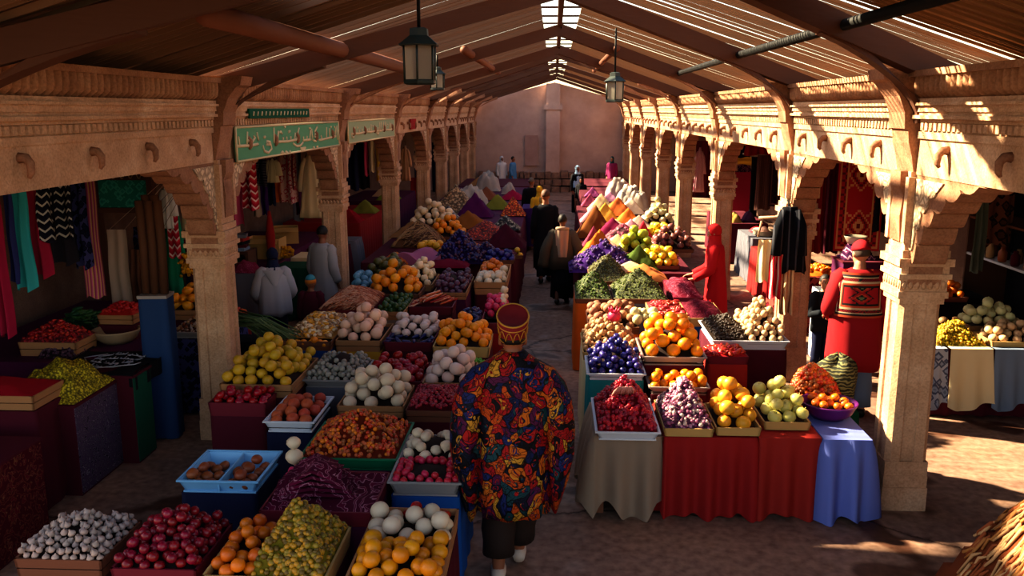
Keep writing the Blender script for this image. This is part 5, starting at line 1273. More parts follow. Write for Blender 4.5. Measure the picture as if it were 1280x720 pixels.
# ---- farther left bays
for a in (('hanging_cloth', 'wide dark navy cloth hanging in the third left bay', 'cloth', 430, 448, 180, 238, -4.35, CL['navy'], 2), ('hanging_cloth', 'black cloth hanging in the third left bay', 'cloth', 446, 462, 178, 236, -4.4, CL['black'], 2),
          ('hanging_cloth', 'magenta strip between dark cloths in the third left bay', 'cloth', 456, 461, 178, 220, -4.3, CL['pink'], 1), ('hanging_cloth', 'pale strip of cloth in the third left bay', 'cloth', 464, 469, 176, 215, -4.35, CL['cream'], 1),
          ('hanging_cloth', 'ochre cloth beside the third left column', 'cloth', 471, 484, 176, 226, -4.35, CL['yellow'], 2), ('hanging_cloth', 'navy cloth between the third and fourth left columns', 'cloth', 519, 528, 176, 236, -4.8, CL['navy'], 1),
          ('hanging_cloth', 'red cloth between the third and fourth left columns', 'cloth', 514, 521, 222, 268, -4.8, CL['red'], 1), ('hanging_cloth', 'navy cloth between the fourth and fifth left columns', 'cloth', 541, 548, 178, 258, -4.7, CL['navy'], 1),
          ('hanging_cloth', 'crimson cloth between the fourth and fifth left columns', 'cloth', 545, 551, 176, 205, -4.65, CL['maroon'], 1)):
    hang(*a, amp=.03)
garment('robe', 'pale pink robe hanging beside the third left column', 'robe', 501, 514, 182, 226, -4.6, CL['peach'], long=True)
stand(-5.6, -4.0, 17.9, 21.4, .9, 'red', 'red draped counter in the third left bay', 69)
stand(-5.5, -4.0, 22.4, 25.4, .9, 'plum', 'plum draped counter in the fourth left bay', 70)
for k, (x, y, m, lab) in enumerate(((-4.3, 18.2, pwd('redpow'), 'red powder heap on the red counter'), (-4.7, 19.0, pwd('tan1'), 'tan powder heap on the red counter'), (-4.3, 19.9, pwd('moss'), 'olive powder heap on the red counter'), (-4.3, 22.8, pwd('moss2', '#5c6a24', '#74842e'), 'green powder heap on the plum counter'), (-4.6, 23.8, pwd('beige2'), 'beige heap on the plum counter'))):
    c = Cr(); c.x0, c.x1, c.y0, c.y1, c.z = x - .3, x + .3, y - .3, y + .3, .905; heap(c, m, .3, lab + ' of the left bays', 'spice heap', 'spice_heap')
for k, (u, col) in enumerate(((433, 'green'), (448, 'cream'), (463, 'maroon'), (478, 'grey'))):
    y = 13.4 + k * .95
    o = put('skirt_cloth', drape_mesh('skirt_cloth', CL[col], -.32, .32, -.3, .3, .82, .03, .05, .05, .17, .02, 40 + k), None, (-3.98, y, 0)); tag(o, '%s cloth draped over a small table, %s behind the second left column' % (col, ['first', 'second', 'third', 'fourth'][k]), 'cloth')

# ---- green signs on the beams
M_SIGN = mat('sign_green', '#34805c', '#5a9674', .6, 4, .05); M_SIGN2 = mat('sign_pale_green', '#7c9070', '#94a484', .6, 4, .05); M_SIGNW = mat('sign_cream', '#c0ac88', '#d4c09c', .7)
def sign(y0, y1, m, strokes, label, r=.008, z0=2.70, z1=3.03):
    X = XL + .165; t = thing('shop_sign', label, 'sign', (X, (y0 + y1) / 2, z0)); L = y1 - y0
    MB().box(0, .02, -L / 2, L / 2, 0, z1 - z0).build('board', m, t)
    mb = MB(); h = z1 - z0
    for a, b in (((-L / 2, 0), (L / 2, 0)), ((-L / 2, h), (L / 2, h)), ((-L / 2, 0), (-L / 2, h)), ((L / 2, 0), (L / 2, h))): mb.tube([(.02, a[0], a[1]), (.02, b[0], b[1])], .012, 5)
    mb.build('border', M_SIGNW, t)
    mb = MB()
    for st in strokes: mb.tube([(.024, -L / 2 + x * L, y * h) for x, y in st], [(r, r * 1.6)] * len(st), 5)
    mb.build('lettering', M_SIGNW, t); return t
def zz_(pts):       # strokes traced over the photographed sign: pixel offsets -> board fractions
    out = []
    for st in pts:
        q = []
        for x, y in st:
            a = (x - 130) / 1090; top = 175 - 45 * a; bot = 570 - 165 * a; q.append((a, 1 - (y - top) / (bot - top)))
        out.append(q)
    return out
S1 = zz_([[(130, 390), (215, 392), (295, 378)], [(150, 390), (145, 280)], [(205, 385), (215, 230)], [(240, 370), (258, 330), (275, 300), (262, 285)], [(300, 335), (290, 240)], [(215, 340), (235, 310)],
          [(335, 400), (345, 465), (380, 485), (410, 440), (400, 360), (372, 348), (362, 385), (400, 390)], [(435, 375), (440, 190)], [(345, 300), (360, 295)],
          [(470, 360), (570, 358), (660, 340)], [(470, 360), (480, 230)], [(520, 355), (525, 310)], [(560, 352), (560, 300)], [(600, 350), (602, 300)], [(640, 345), (652, 260)], [(662, 340), (695, 200)], [(540, 185), (552, 183)], [(490, 250), (505, 240), (515, 260)], [(580, 245), (600, 235)],
          [(625, 385), (660, 420), (700, 415), (735, 375)], [(700, 450), (760, 440), (740, 470), (705, 462)], [(735, 352), (830, 340)], [(740, 350), (738, 305)], [(780, 345), (782, 298)], [(815, 340), (828, 230)], [(815, 210), (827, 205)],
          [(850, 350), (842, 215)], [(860, 355), (895, 362), (918, 310), (885, 275), (872, 300), (905, 320)], [(880, 250), (915, 190)], [(850, 440), (868, 436)], [(895, 432), (912, 428)],
          [(930, 350), (970, 345), (1060, 325), (1172, 300)], [(970, 340), (962, 295)], [(1032, 330), (1042, 195)], [(1082, 315), (1080, 210)], [(1115, 310), (1122, 240)], [(1162, 300), (1172, 200)], [(1196, 340), (1188, 175)], [(1222, 330), (1215, 225)], [(1095, 195), (1108, 190)], [(1150, 195), (1160, 190)],
          [(495, 500), (510, 480), (525, 500)], [(540, 498), (545, 478), (560, 495)], [(575, 496), (590, 480), (592, 495)]])
sign(8.55, 12.7, M_SIGN, S1, 'long green sign with cream script on the first left beam', .010)
S2 = [[(x, y) for x, y in st] for st in script_line(.05, .95, .38, .12, 5)]
S2 = [[(x, .42 + (y - .38) * 3.6) for x, y in st] for st in S2]
sign(13.3, 17.2, M_SIGN2, S2, 'pale faded green sign with script on the second left beam', .011)
o = MB().box(0, .025, -.35, .35, 0, .22).build('red_plaque', CL['red'], None, (XL + .162, 19.6, 2.78)); tag(o, 'small square red plaque on the third left beam', 'plaque')
t = thing('sign_strip', 'narrow dark green strip with small marks above the long green sign', 'sign', (XL + .195, 10.0, 3.11)); MB().box(0, .02, -1.1, 1.1, 0, .1).build('board', CL['green'], t)
mb = MB()
for k in range(16): mb.tube([(.024, -1.0 + k * .13, .03), (.024, -.98 + k * .13, .07)], .008, 4)
mb.build('lettering', M_SIGNW, t)
# ================================================================== right stalls
rail(5.2, 4.0, 9.6, 2.62, 'black hanging rail in the near right bay'); rail(5.2, 10.2, 14.8, 2.62, 'black hanging rail in the second right bay'); rail(5.2, 15.4, 30, 2.62, 'black hanging rail along the farther right bays')
def carpet(label, u0, u1, v0, v1, X, base, line, gold, seed=0, nu=26, nv=44, name='carpet'):
    """flat woven carpet with borders, star medallions and corner motifs laid out in small knots"""
    um = (u0 + u1) / 2; p = PX(um, v1, X); W = (u1 - u0) / F * p.y; zt = PY(um, v0, p.y).z; H_ = zt - p.z
    def mi(a, b):
        x, y = a * W, b * H_; e = min(x, W - x, y, H_ - y)
        if e < .035: return 0
        if e < .06: return 2
        if e < .14: return 1 if (int(x * 18) + int(y * 18)) % 2 else 0
        if e < .16: return 2
        k = int(b * 2.0); yy = (b * 2.0) % 1 - .5; xx = a - .5
        d = abs(xx) * 1.6 + abs(yy) * 1.4
        if .12 < d < .2 or .40 < d < .46: return 2
        if d < .1 or .26 < d < .34: return 1
        if abs(abs(xx) - abs(yy)) < .035 and d > .5: return 2
        return 0
    mb = MB(); mb.grid(lambda a, b: ((a - .5) * W, .015 * sin(a * 9) * (1 - b), H_ * b), nu, nv, smooth=False, mfn=mi)
    mb.grid(lambda a, b: ((a - .5) * W, .015 * sin(a * 9) * (1 - b) + .012, H_ * b), nu, 4, smooth=False)
    for e in (-.4, .4): mb.tube([(e * W, 0, H_ - .01), (5.2 - p.x, 0, 2.62 - p.z)], .003, 4)
    o = mb.build(name, [mat('knot_' + base, base, base, .95), mat('knot_' + line, line, line, .95), mat('knot_' + gold, gold, gold, .95)], None, (p.x, p.y, p.z))
    return tag(o, label, 'carpet')
carpet('large dark red carpet with two gold diamond medallions behind the man in red', 1042, 1098, 186, 314, 4.9, '#a01c24', '#5c1018', '#c08858')
hang('curtain', 'bright red curtain hanging left of the large red carpet', 'curtain', 1014, 1030, 186, 316, 5.15, CL['red'], 2)
hang('curtain', 'dark maroon pleated curtain beside the large red carpet', 'curtain', 1028, 1046, 186, 316, 5.25, CL['maroon'], 4)
hang('dark_cloth', 'dark grey cloth right of the large red carpet', 'cloth', 1092, 1116, 186, 290, 5.3, CL['black'], 2)
hang('wall_cloth', 'wide plain maroon cloth in the third right bay', 'cloth', 904, 937, 215, 276, 5.2, cloth_mat('deepwine', '#6a0e2c', '#801838'), 1, .02)
hang('cloth_band', 'yellow embroidered band above the plain maroon cloth', 'cloth', 908, 938, 196, 206, 5.15, CL['yellow'], 1, .01)
hang('cloth_band', 'dark violet fleck band above the plain maroon cloth', 'cloth', 905, 937, 205, 218, 5.18, W_('vioband', ['#2c0c2c', '#401440', '#8a5c70', '#34103a'], 'voronoi', 14), 1, .01)
hang('cloth_band', 'black cloth with white dots at the top of the third right bay', 'cloth', 915, 936, 178, 197, 5.15, W_('dots', ['#c0c0c8', '#10142a', '#10142a', '#10142a'], 'voronoi', 8), 1, .01)
hang('valance', 'red pleated valance in the third right bay', 'cloth', 933, 974, 176, 194, 5.0, CL['red'], 5)
hang('hanging_cloth', 'black narrow cloth beside the plain maroon cloth', 'cloth', 936, 945, 196, 272, 5.15, CL['black'], 1)
hang('hanging_cloth', 'brown and pink striped cloths in the third right bay', 'cloth', 944, 962, 194, 262, 5.1, W_('brownstr', ['#5a4038', '#2c1c1c', '#7a5048', '#3c2428'], 'stripe', 30), 2)
carpet('dark patterned runner carpet hanging by the second right column', 960, 974, 196, 258, 5.0, '#341420', '#201018', '#6a4440', nu=12, nv=30)
garment('shirt', 'pale pink and white shirt hanging in the fourth right bay', 'shirt', 866, 880, 184, 240, 4.6, W_('pinkst', ['#b89ca0', '#a04058', '#c0a8a8', '#90304c'], 'stripe', 30), long=True)
hang('hanging_cloth', 'dark red cloth at the back of the fourth right bay', 'cloth', 854, 892, 176, 252, 5.4, CL['maroon'], 3)
hang('hanging_cloth', 'navy cloth in the fifth right bay', 'cloth', 826, 842, 178, 236, 5.0, CL['plum'], 2)
# tables behind the columns
def counter(x0, x1, y0, y1, z, col, label, seed): stand(x0, x1, y0, y1, z, col, label, seed, .02, .04, .02, .2)
counter(3.65, 4.5, 18.6, 21.0, .85, 'maroon', 'maroon cloth counter at the back of the third right bay', 80)
counter(3.7, 4.3, 16.4, 17.7, .85, 'grey', 'grey cloth counter between the woman in red and the second right column', 81)
counter(3.55, 4.0, 14.5, 15.8, .8, 'red', 'red striped cloth table behind the woman in red', 82)
for x, y, a, b, lab, rnd in ((3.85, 18.9, '#a08040', '#b89858', 'ochre heap on the maroon counter', .5), (4.2, 19.1, '#40203c', '#5c3454', 'dark plum heap on the maroon counter', .5), (3.9, 19.9, '#8a6c5c', '#a88878', 'dusty beige heap on the maroon counter', .5)):
    c = Cr(); c.x0, c.x1, c.y0, c.y1, c.z = x - .16, x + .16, y - .2, y + .2, .855; heap(c, pwd('rc' + a, a, b), .22, lab + ' behind the right columns', 'spice heap', 'spice_heap', round_=rnd)
for k in range(5):
    mb = MB(); mb.lathe([(.01, 0), (.14, 0), (.2, .03), (.205, .036), (.15, .012), (.01, .01)], 20, caps=False)
    tag(mb.build('plate', mat('cream_plate', '#b0a490', '#c4b8a4', .4), None, (3.98, 16.75, .855 + k * .02), (.02 * k, .03, 0)), 'cream plate in the stack on the grey counter', 'plate', 'cream plates stacked on the grey counter')
for k, (y, r_, m, lab) in enumerate(((16.75, .11, PEEL['blush'], 'rosy heap of fruit on the stacked cream plates'), (17.35, .14, PEEL['radish'], 'red mound on the grey counter behind the plates'))):
    c = Cr(); c.x0, c.x1, c.y0, c.y1, c.z = 3.98 - r_, 3.98 + r_, y - r_, y + r_, (.945 if k == 0 else .86); heap(c, m, .1, lab, 'fruit', 'fruit_heap', round_=.7)
# black jacket on the second right column
q = PY(983, 338, 10.1)
jk = thing('jacket', 'long black jacket with grey stripes hanging on the second right column', 'jacket', q)
W0 = 44 / F * 10.2; H0 = PY(983, 258, 10.15).z - q.z
M_JACK = W_('jacket', ['#0c0e14', '#0c0e14', '#0f1118', '#10121a', '#3c3e46'], 'stripe', 11)
rings = []
for k in range(9):
    b = k / 8; hw = W0 * (.2 + .3 * b ** .7); rings.append([(hw * cos(2 * pi * j / 20) * (1 + .08 * sin(j * 2.2)) + .02 * b, .08 * (.5 + .5 * b) * sin(2 * pi * j / 20), H0 * (1 - b) + (.04 * sin(j * 1.3) if k == 8 else 0)) for j in range(20)])
MB().loft(rings[::-1]).build('body', M_JACK, jk)
for s in (-1, 1): MB().tube([(s * W0 * .16, -.02, H0 * .95), (s * W0 * .3, -.05, H0 * .7), (s * W0 * .36, -.06, H0 * .25)], [.05, .065, .06], 10).build('sleeve', M_JACK, jk)
MB().tube([(0, .04, H0 - .02), (0, .10, H0 + .05), (0, .14, H0 + .06)], .012, 6).build('hook', M_IRON, jk)
hang('striped_cloth', 'red and white striped cloth below the black jacket', 'cloth', 960, 976, 318, 372, 3, W_('rws', ['#a01824', '#a01824', '#c8b8a8', '#b02430'], 'stripe', 26), 2, Y=10.02)
hang('striped_cloth', 'cream cloth with thin brown stripes below the black jacket', 'cloth', 974, 990, 330, 392, 3, W_('crs', ['#c4ac84', '#c4ac84', '#c8b088', '#7a5840'], 'stripe', 24), 2, Y=10.07)
hang('striped_cloth', 'yellow cloth hanging behind the black jacket', 'cloth', 946, 964, 300, 352, 3, CL['cream'], 2, Y=11.0)
mb = MB(); mb.tube([(0, 0, 0), (.5, -.02, .02)], .02, 7); mb.tube([(.04, 0, 0), (.0, 0, -.22)], .012, 6)
q2 = PY(948, 272, 10.28); tag(mb.build('wooden_peg_rail', M_STONE, None, (q2.x, 10.25, q2.z)), 'pale peg bar projecting from the second right column above the striped cloths', 'peg')
# table behind man in red
counter(3.35, 4.7, 12.6, 13.5, .84, M_CARPR, 'table under a red patterned rug behind the boy', 83)
c = Cr(); c.x0, c.x1, c.y0, c.y1, c.z = 3.65, 4.1, 12.65, 13.1, .845
heap(c, pwd('clem', '#a8541c', '#c4701c'), .12, 'heap of bright orange clementines on the red rug table', 'clementines', 'clementine_heap', .8, 90, .032, [PEEL['orange'], PEEL['mandarin']], round_=.4)
c = Cr(); c.x0, c.x1, c.y0, c.y1, c.z = 4.2, 4.65, 12.65, 13.1, .845
heap(c, speckle('darkmix', ['#2c2018', '#4a3828', '#6a5440', '#1c140e'], 30), .2, 'dark mixed heap behind the head of the man in red', 'nuts', 'nut_heap', .8)
o = open_box(3.62, 11.35, 0, .42, .34, .92, M_FOAM, 'tall white open bin beside the man in red')
mb = MB(); mb.grid(lambda a, b: (-.2 + .4 * a, -.02 + .04 * sin(a * 9), .95 - .5 * b + .03 * sin(a * 5)), 14, 8)
tag(mb.build('cloth', mat('turquoise_cloth', '#5c9c98', '#80b8b0', .8), None, (3.72, 11.16, .02)), 'pale turquoise cloth hanging over the tall white bin', 'cloth')
# ---- near right stall
NX = P(1166, 440, .76)
counter(3.92, 5.25, 9.15, 10.2, .74, 'maroon', 'maroon cloth market table at the right beyond the first column', 84)
for (x0, x1, m, lab) in ((3.93, 4.14, W_('printgrey', ['#6c7484', '#8c94a4', '#54586a', '#a8a8b0'], 'voronoi', 10), 'grey printed cloth hanging at the left end of the right market table'), (4.17, 4.6, CL['cream'], 'cream cloth hanging over the front of the right market table'), (4.62, 4.95, CL['denim'], 'pale blue cloth hanging beside the cream one')):
    w_ = x1 - x0
    mb = MB(); mb.grid(lambda a, b: (w_ * a * (1 + .1 * b) - .02, -.03 - .05 * b - .025 * sin(a * 14) * b, .76 - .62 * b - .05 * sin(a * 5) * (b > .95)), 18, 10); mb.grid(lambda a, b: (w_ * a - .02, -.03 + .2 * b, .76), 8, 2)
    tag(mb.build('tablecloth', m, None, (x0, 9.09, 0)), lab, 'cloth')
c = crate_at(3.95, 4.35, 9.55, 9.95, .83, .085, 'foam', 'grey-brown potatoes', 'on the right market table')
pile(c, 'potato', 'tan', .055, .1, 'dusty brown potato at the back left of the right market table', mx=22)
c = Cr(); c.x0, c.x1, c.y0, c.y1, c.z = 4.0, 4.58, 9.15, 9.54, .745
heap(c, speckle('yelcorn', ['#b09010', '#c8a820', '#8a7010', '#d0b838'], 55), .27, 'bright yellow pyramid heap on the right market table', 'corn', 'corn_heap', .9, 200, .015, [PEEL['yellow'], PEEL['lemon']], elong=1.6)
c = crate_at(4.6, 5.2, 9.65, 10.1, .86, .1, 'wood', 'pale green apples', 'at the back of the right market table')
pile(c, 'apple', 'melonpale', .058, .2, 'pale green apple at the back of the right market table', mx=50)
c = crate_at(4.6, 5.2, 9.14, 9.58, .82, .06, 'card', 'small tan melons', 'at the front of the right market table')
pile(c, 'melon', 'hazel', .05, .12, 'small tan melon at the front of the right market table', mx=50)
counter(4.0, 5.6, 11.0, 11.9, .82, 'black', 'black cloth counter behind the right market table', 85)
c = crate_at(4.05, 4.6, 11.02, 11.45, .9, .07, 'dark', 'grey cabbages', 'on the black counter')
pile(c, 'potato', 'grey', .075, .12, 'pale grey cabbage on the black counter at the right', mx=16, cat='cabbage')
c = crate_at(4.65, 5.2, 11.02, 11.5, .9, .07, 'dark', 'tangerines', 'on the black counter')
pile(c, 'orange', 'orange', .05, .16, 'tangerine on the black counter behind the right market table', mx=36)
box_stand(4.55, 5.15, 12.0, 12.5, 1.15, CL['rust'], 'red wooden chest against the back of the near right bay', None, 'chest')
c = Cr(); c.x0, c.x1, c.y0, c.y1, c.z = 4.3, 4.75, 12.1, 12.5, 1.175
box_stand(3.95, 4.5, 12.0, 12.5, 1.15, CL['plum'], 'plum covered chest behind the first right bracket', None, 'chest'); c.x0, c.x1 = 3.98, 4.46
heap(c, W_('purplestripe', ['#2c0c2c', '#4a1c40', '#a8788c', '#34103a'], 'zigzag', 14), .22, 'folded purple and pink striped cloth on the plum chest', 'cloth', 'folded_cloth', .6, rough=.15, round_=.5, kind=None)
mb = MB(); mb.lathe([(.01, 0), (.1, 0), (.15, .1), (.155, .11), (.1, .02), (.01, .015)], 20, caps=False); tag(mb.build('bowl', mat('cream_plate', '#b0a490', '#c4b8a4', .4), None, (4.2, 12.35, 1.37)), 'white bowl on top of the purple striped cloth', 'bowl')
sh = thing('wall_shelf', 'dark shelf unit at the right edge of the near right bay', 'shelf', (5.95, 11.0, 0))
mb = MB(); mb.box(-.03, .03, -1.3, 1.3, 0, 2.3, M=Matrix.Translation((.35, 0, 0))); mb.build('back_panel', CL['black'], sh)
for z in (1.25, 1.75): MB().box(-.25, .32, -1.3, 1.3, z, z + .03).build('shelf_board', M_CRATE_D if z > 1.5 else M_FOAM, sh)
for s in (-1, 1): MB().box(-.25, .32, s * 1.3 - .02, s * 1.3 + .02, 0, 2.3).build('upright', M_WOOD_D, sh)
for k in range(14):
    for zz, col in ((1.281, PEEL['brown']), ):
        mb = MB(); mb.lathe([(.04, 0), (.055, .02), (.055, .13), (.03, .16), (.03, .19), (.001, .19)], 10)
        o = mb.build('jar', [PEEL['tan'], PEEL['brown'], CL['maroon']][k % 3], None, (5.77 + .12 * (k % 2), 9.85 + k * .16, zz)); tag(o, 'small brown jar on the pale shelf at the right edge', 'jar', 'jars on the pale shelf at the right edge')
hang('curtain', 'grey green curtain hanging in the near right bay', 'curtain', 1212, 1226, 230, 340, 5.3, mat('cloth_sage', '#4a5048', '#5c6258', .9, 6), 2)
hang('printed_cloth', 'dark brown printed cloth hanging at the back of the near right bay', 'cloth', 1226, 1262, 230, 306, 5.6, W_('brownp', ['#2c1c18', '#4a2c20', '#241614', '#6a4030'], 'voronoi', 8), 2)
# ---- heap of knobbly orange sticks, bottom right
HB = Vector((3.20, 4.75, 0))
stand(HB.x - .7, HB.x + .7, HB.y - .7, HB.y + .7, .16, 'plum', 'low plum draped stand at the bottom right corner', 86)
mb = MB(); rg = random.Random(12)
d = Cr(); d.x0, d.x1, d.y0, d.y1 = -.72, .72, -.72, .72
f = lambda x, y: heap_h(d, x, y, 1.36, .95)
mb.grid(lambda a, b: (-.72 + 1.44 * a, -.72 + 1.44 * b, f(-.72 + 1.44 * a, -.72 + 1.44 * b) - .02), 18, 18)
for k in range(1100):
    a0 = rg.uniform(0, 6.28); r0 = rg.uniform(.06, .66); w1 = rg.uniform(-.5, .5); pts = []
    for q in range(4):
        rr = r0 + .036 * q; x = max(-.71, min(.71, rr * cos(a0) * 1.05 + .016 * sin(q * 2.2 + w1 * 9))); y = max(-.71, min(.71, rr * sin(a0) * 1.05 + .016 * cos(q * 2.5 + w1 * 7))); pts.append((x, y, f(x, y) + rg.uniform(-.004, .014)))
    mb.tube(pts, [.006, .013, .010, .007], 5, 1 + rg.randrange(3))
tag(mb.build('root_heap', [pwd('turm0', '#5a2c18', '#6e3820'), mat('turm_a', '#8a5428', '#b07840', .8, 30, .5), mat('turm_b', '#7a3818', '#94502a', .8, 30, .5), mat('turm_c', '#a87c50', '#bc946a', .8, 30, .5)], None, (HB.x, HB.y, .162)), 'big sunlit heap of knobbly orange turmeric roots in the bottom right corner', 'roots', None, 'stuff')

# ================================================================== lanterns
M_LGLASS = NT('lantern_glass'); M_LGLASS.b.inputs['Base Color'].default_value = srgb('#b0a898'); M_LGLASS.b.inputs['Roughness'].default_value = .35; M_LGLASS.b.inputs['Transmission Weight'].default_value = .6; M_LGLASS = M_LGLASS.m
M_LBODY = mat('lantern_green_black', '#12201e', '#1c2e2a', .5, 12, .1, .5)
def lantern(x, y, zb, w_, h, ztop, label):
    t = thing('hanging_lantern', label, 'lantern', (x, y, zb)); r = w_ / 2; n = 6
    def hexr(r_, z): return [(r_ * cos(pi / 6 + 2 * pi * j / n), r_ * sin(pi / 6 + 2 * pi * j / n), z) for j in range(n)]
    mb = MB(); mb.loft([hexr(r * .72, 0), hexr(r * .85, .01), hexr(r * .85, .035), hexr(r * .8, .04)], smooth=False); mb.build('base', M_LBODY, t)
    mb = MB(); mb.loft([hexr(r * .78, .04), hexr(r * .8, h * .68)], smooth=False); mb.build('glass', M_LGLASS, t)
    for j in range(n):
        a = pi / 6 + 2 * pi * j / n; mb = MB(); mb.tube([(r * .8 * cos(a), r * .8 * sin(a), .03), (r * .82 * cos(a), r * .82 * sin(a), h * .7)], .009, 5); mb.build('post', M_LBODY, t)
    mb = MB(); mb.loft([hexr(r * 1.05, h * .68), hexr(r * 1.08, h * .7), hexr(r * .5, h * .86), hexr(r * .48, h * .98), hexr(r * .3, h)], smooth=False); mb.build('roof_cap', M_LBODY, t)
    mb = MB(); mb.tube([(0, 0, .04), (0, 0, .12), (0, 0, .22)], [.02, .018, .012], 8); mb.build('candle', mat('candle', '#8a8070', '#a09684'), t)
    mb = MB(); mb.tube([(0, 0, h), (0, 0, ztop - zb)], .014, 7); mb.build('rod', M_IRON, t)
q = PY(525, 106, 7.0); lantern(q.x, 7.0, q.z, .315, .43, roofz(q.x) - .02, 'large dark lantern hanging from the left roof slope near the camera')
q = PY(768, 128, 12.3); lantern(q.x, 12.3, q.z, .31, .40, roofz(q.x) - .02, 'dark lantern hanging from the right roof slope')
q = PY(547, 113, 13.0); lantern(q.x, 13.0, q.z, .26, .33, roofz(q.x) - .02, 'small lantern partly hidden behind the large left lantern')
# ================================================================== people
SKIN = {k: mat('skin_' + k, a, b, .55, 14, .05, .35, sss=.08) for k, a, b in (('tan', '#7a4a34', '#8c5840'), ('light', '#a8745a', '#b8846a'), ('dark', '#4c2c20', '#5c3828'))}
M_HAIR = mat('hair_black', '#0c0908', '#1a1412', .6, 60, .4, stretch=(1, 1, .2))
M_SHOE = mat('shoe_dark', '#120e0c', '#1e1814', .5)
def lerp(a, b, t): return a + (b - a) * t
def limb(mb, pts, rad, n=12, sub=3):
    """tapered limb with rounded joints"""
    P_ = [Vector(p) for p in pts]; pp = []; rr = []
    for i in range(len(P_) - 1):
        for k in range(sub): q = k / sub; pp.append(P_[i].lerp(P_[i + 1], q)); rr.append(rad[i] + (rad[i + 1] - rad[i]) * q)
    pp.append(P_[-1]); rr.append(rad[-1]); mb.tube(pp, rr, n)
    for p, r in zip(P_, rad): mb.ball(p, r * 1.0, 10, 6)
def hand(mb, w_, d, h, side, curl=.5, up=Vector((0, 0, 1))):
    """palm with four fingers and a thumb; w_ wrist, d pointing direction"""
    d = d.normalized(); s_ = d.cross(up); s_ = s_.normalized() if s_.length > .05 else Vector((1, 0, 0)); nrm = s_.cross(d)
    p0 = w_ + d * .012 * h; pc = w_ + d * .03 * h
    mb.tube([w_ - d * .01 * h, p0, pc, w_ + d * .052 * h], [(.013 * h, .011 * h), (.02 * h, .012 * h), (.024 * h, .012 * h), (.022 * h, .009 * h)], 10)
    for k, (off, L) in enumerate(((-.017, .042), (-.006, .048), (.006, .045), (.017, .035))):
        b = w_ + d * .05 * h + s_ * off * h; t1 = b + d * L * .5 * h - nrm * curl * .010 * h; t2 = t1 + (d * (1 - curl * .8) - nrm * curl).normalized() * L * .5 * h
        mb.tube([b - d * .012 * h, b, t1, t2], [.0062 * h, .006 * h, .0056 * h, .0045 * h], 7)
    b = w_ + d * .022 * h + s_ * side * .02 * h; mb.tube([b - s_ * side * .01 * h, b, b + (d * .6 + s_ * side * .6 - nrm * .2).normalized() * .022 * h, b + (d * .9 + s_ * side * .3 - nrm * .4).normalized() * .042 * h], [.008 * h, .0075 * h, .0068 * h, .005 * h], 7)
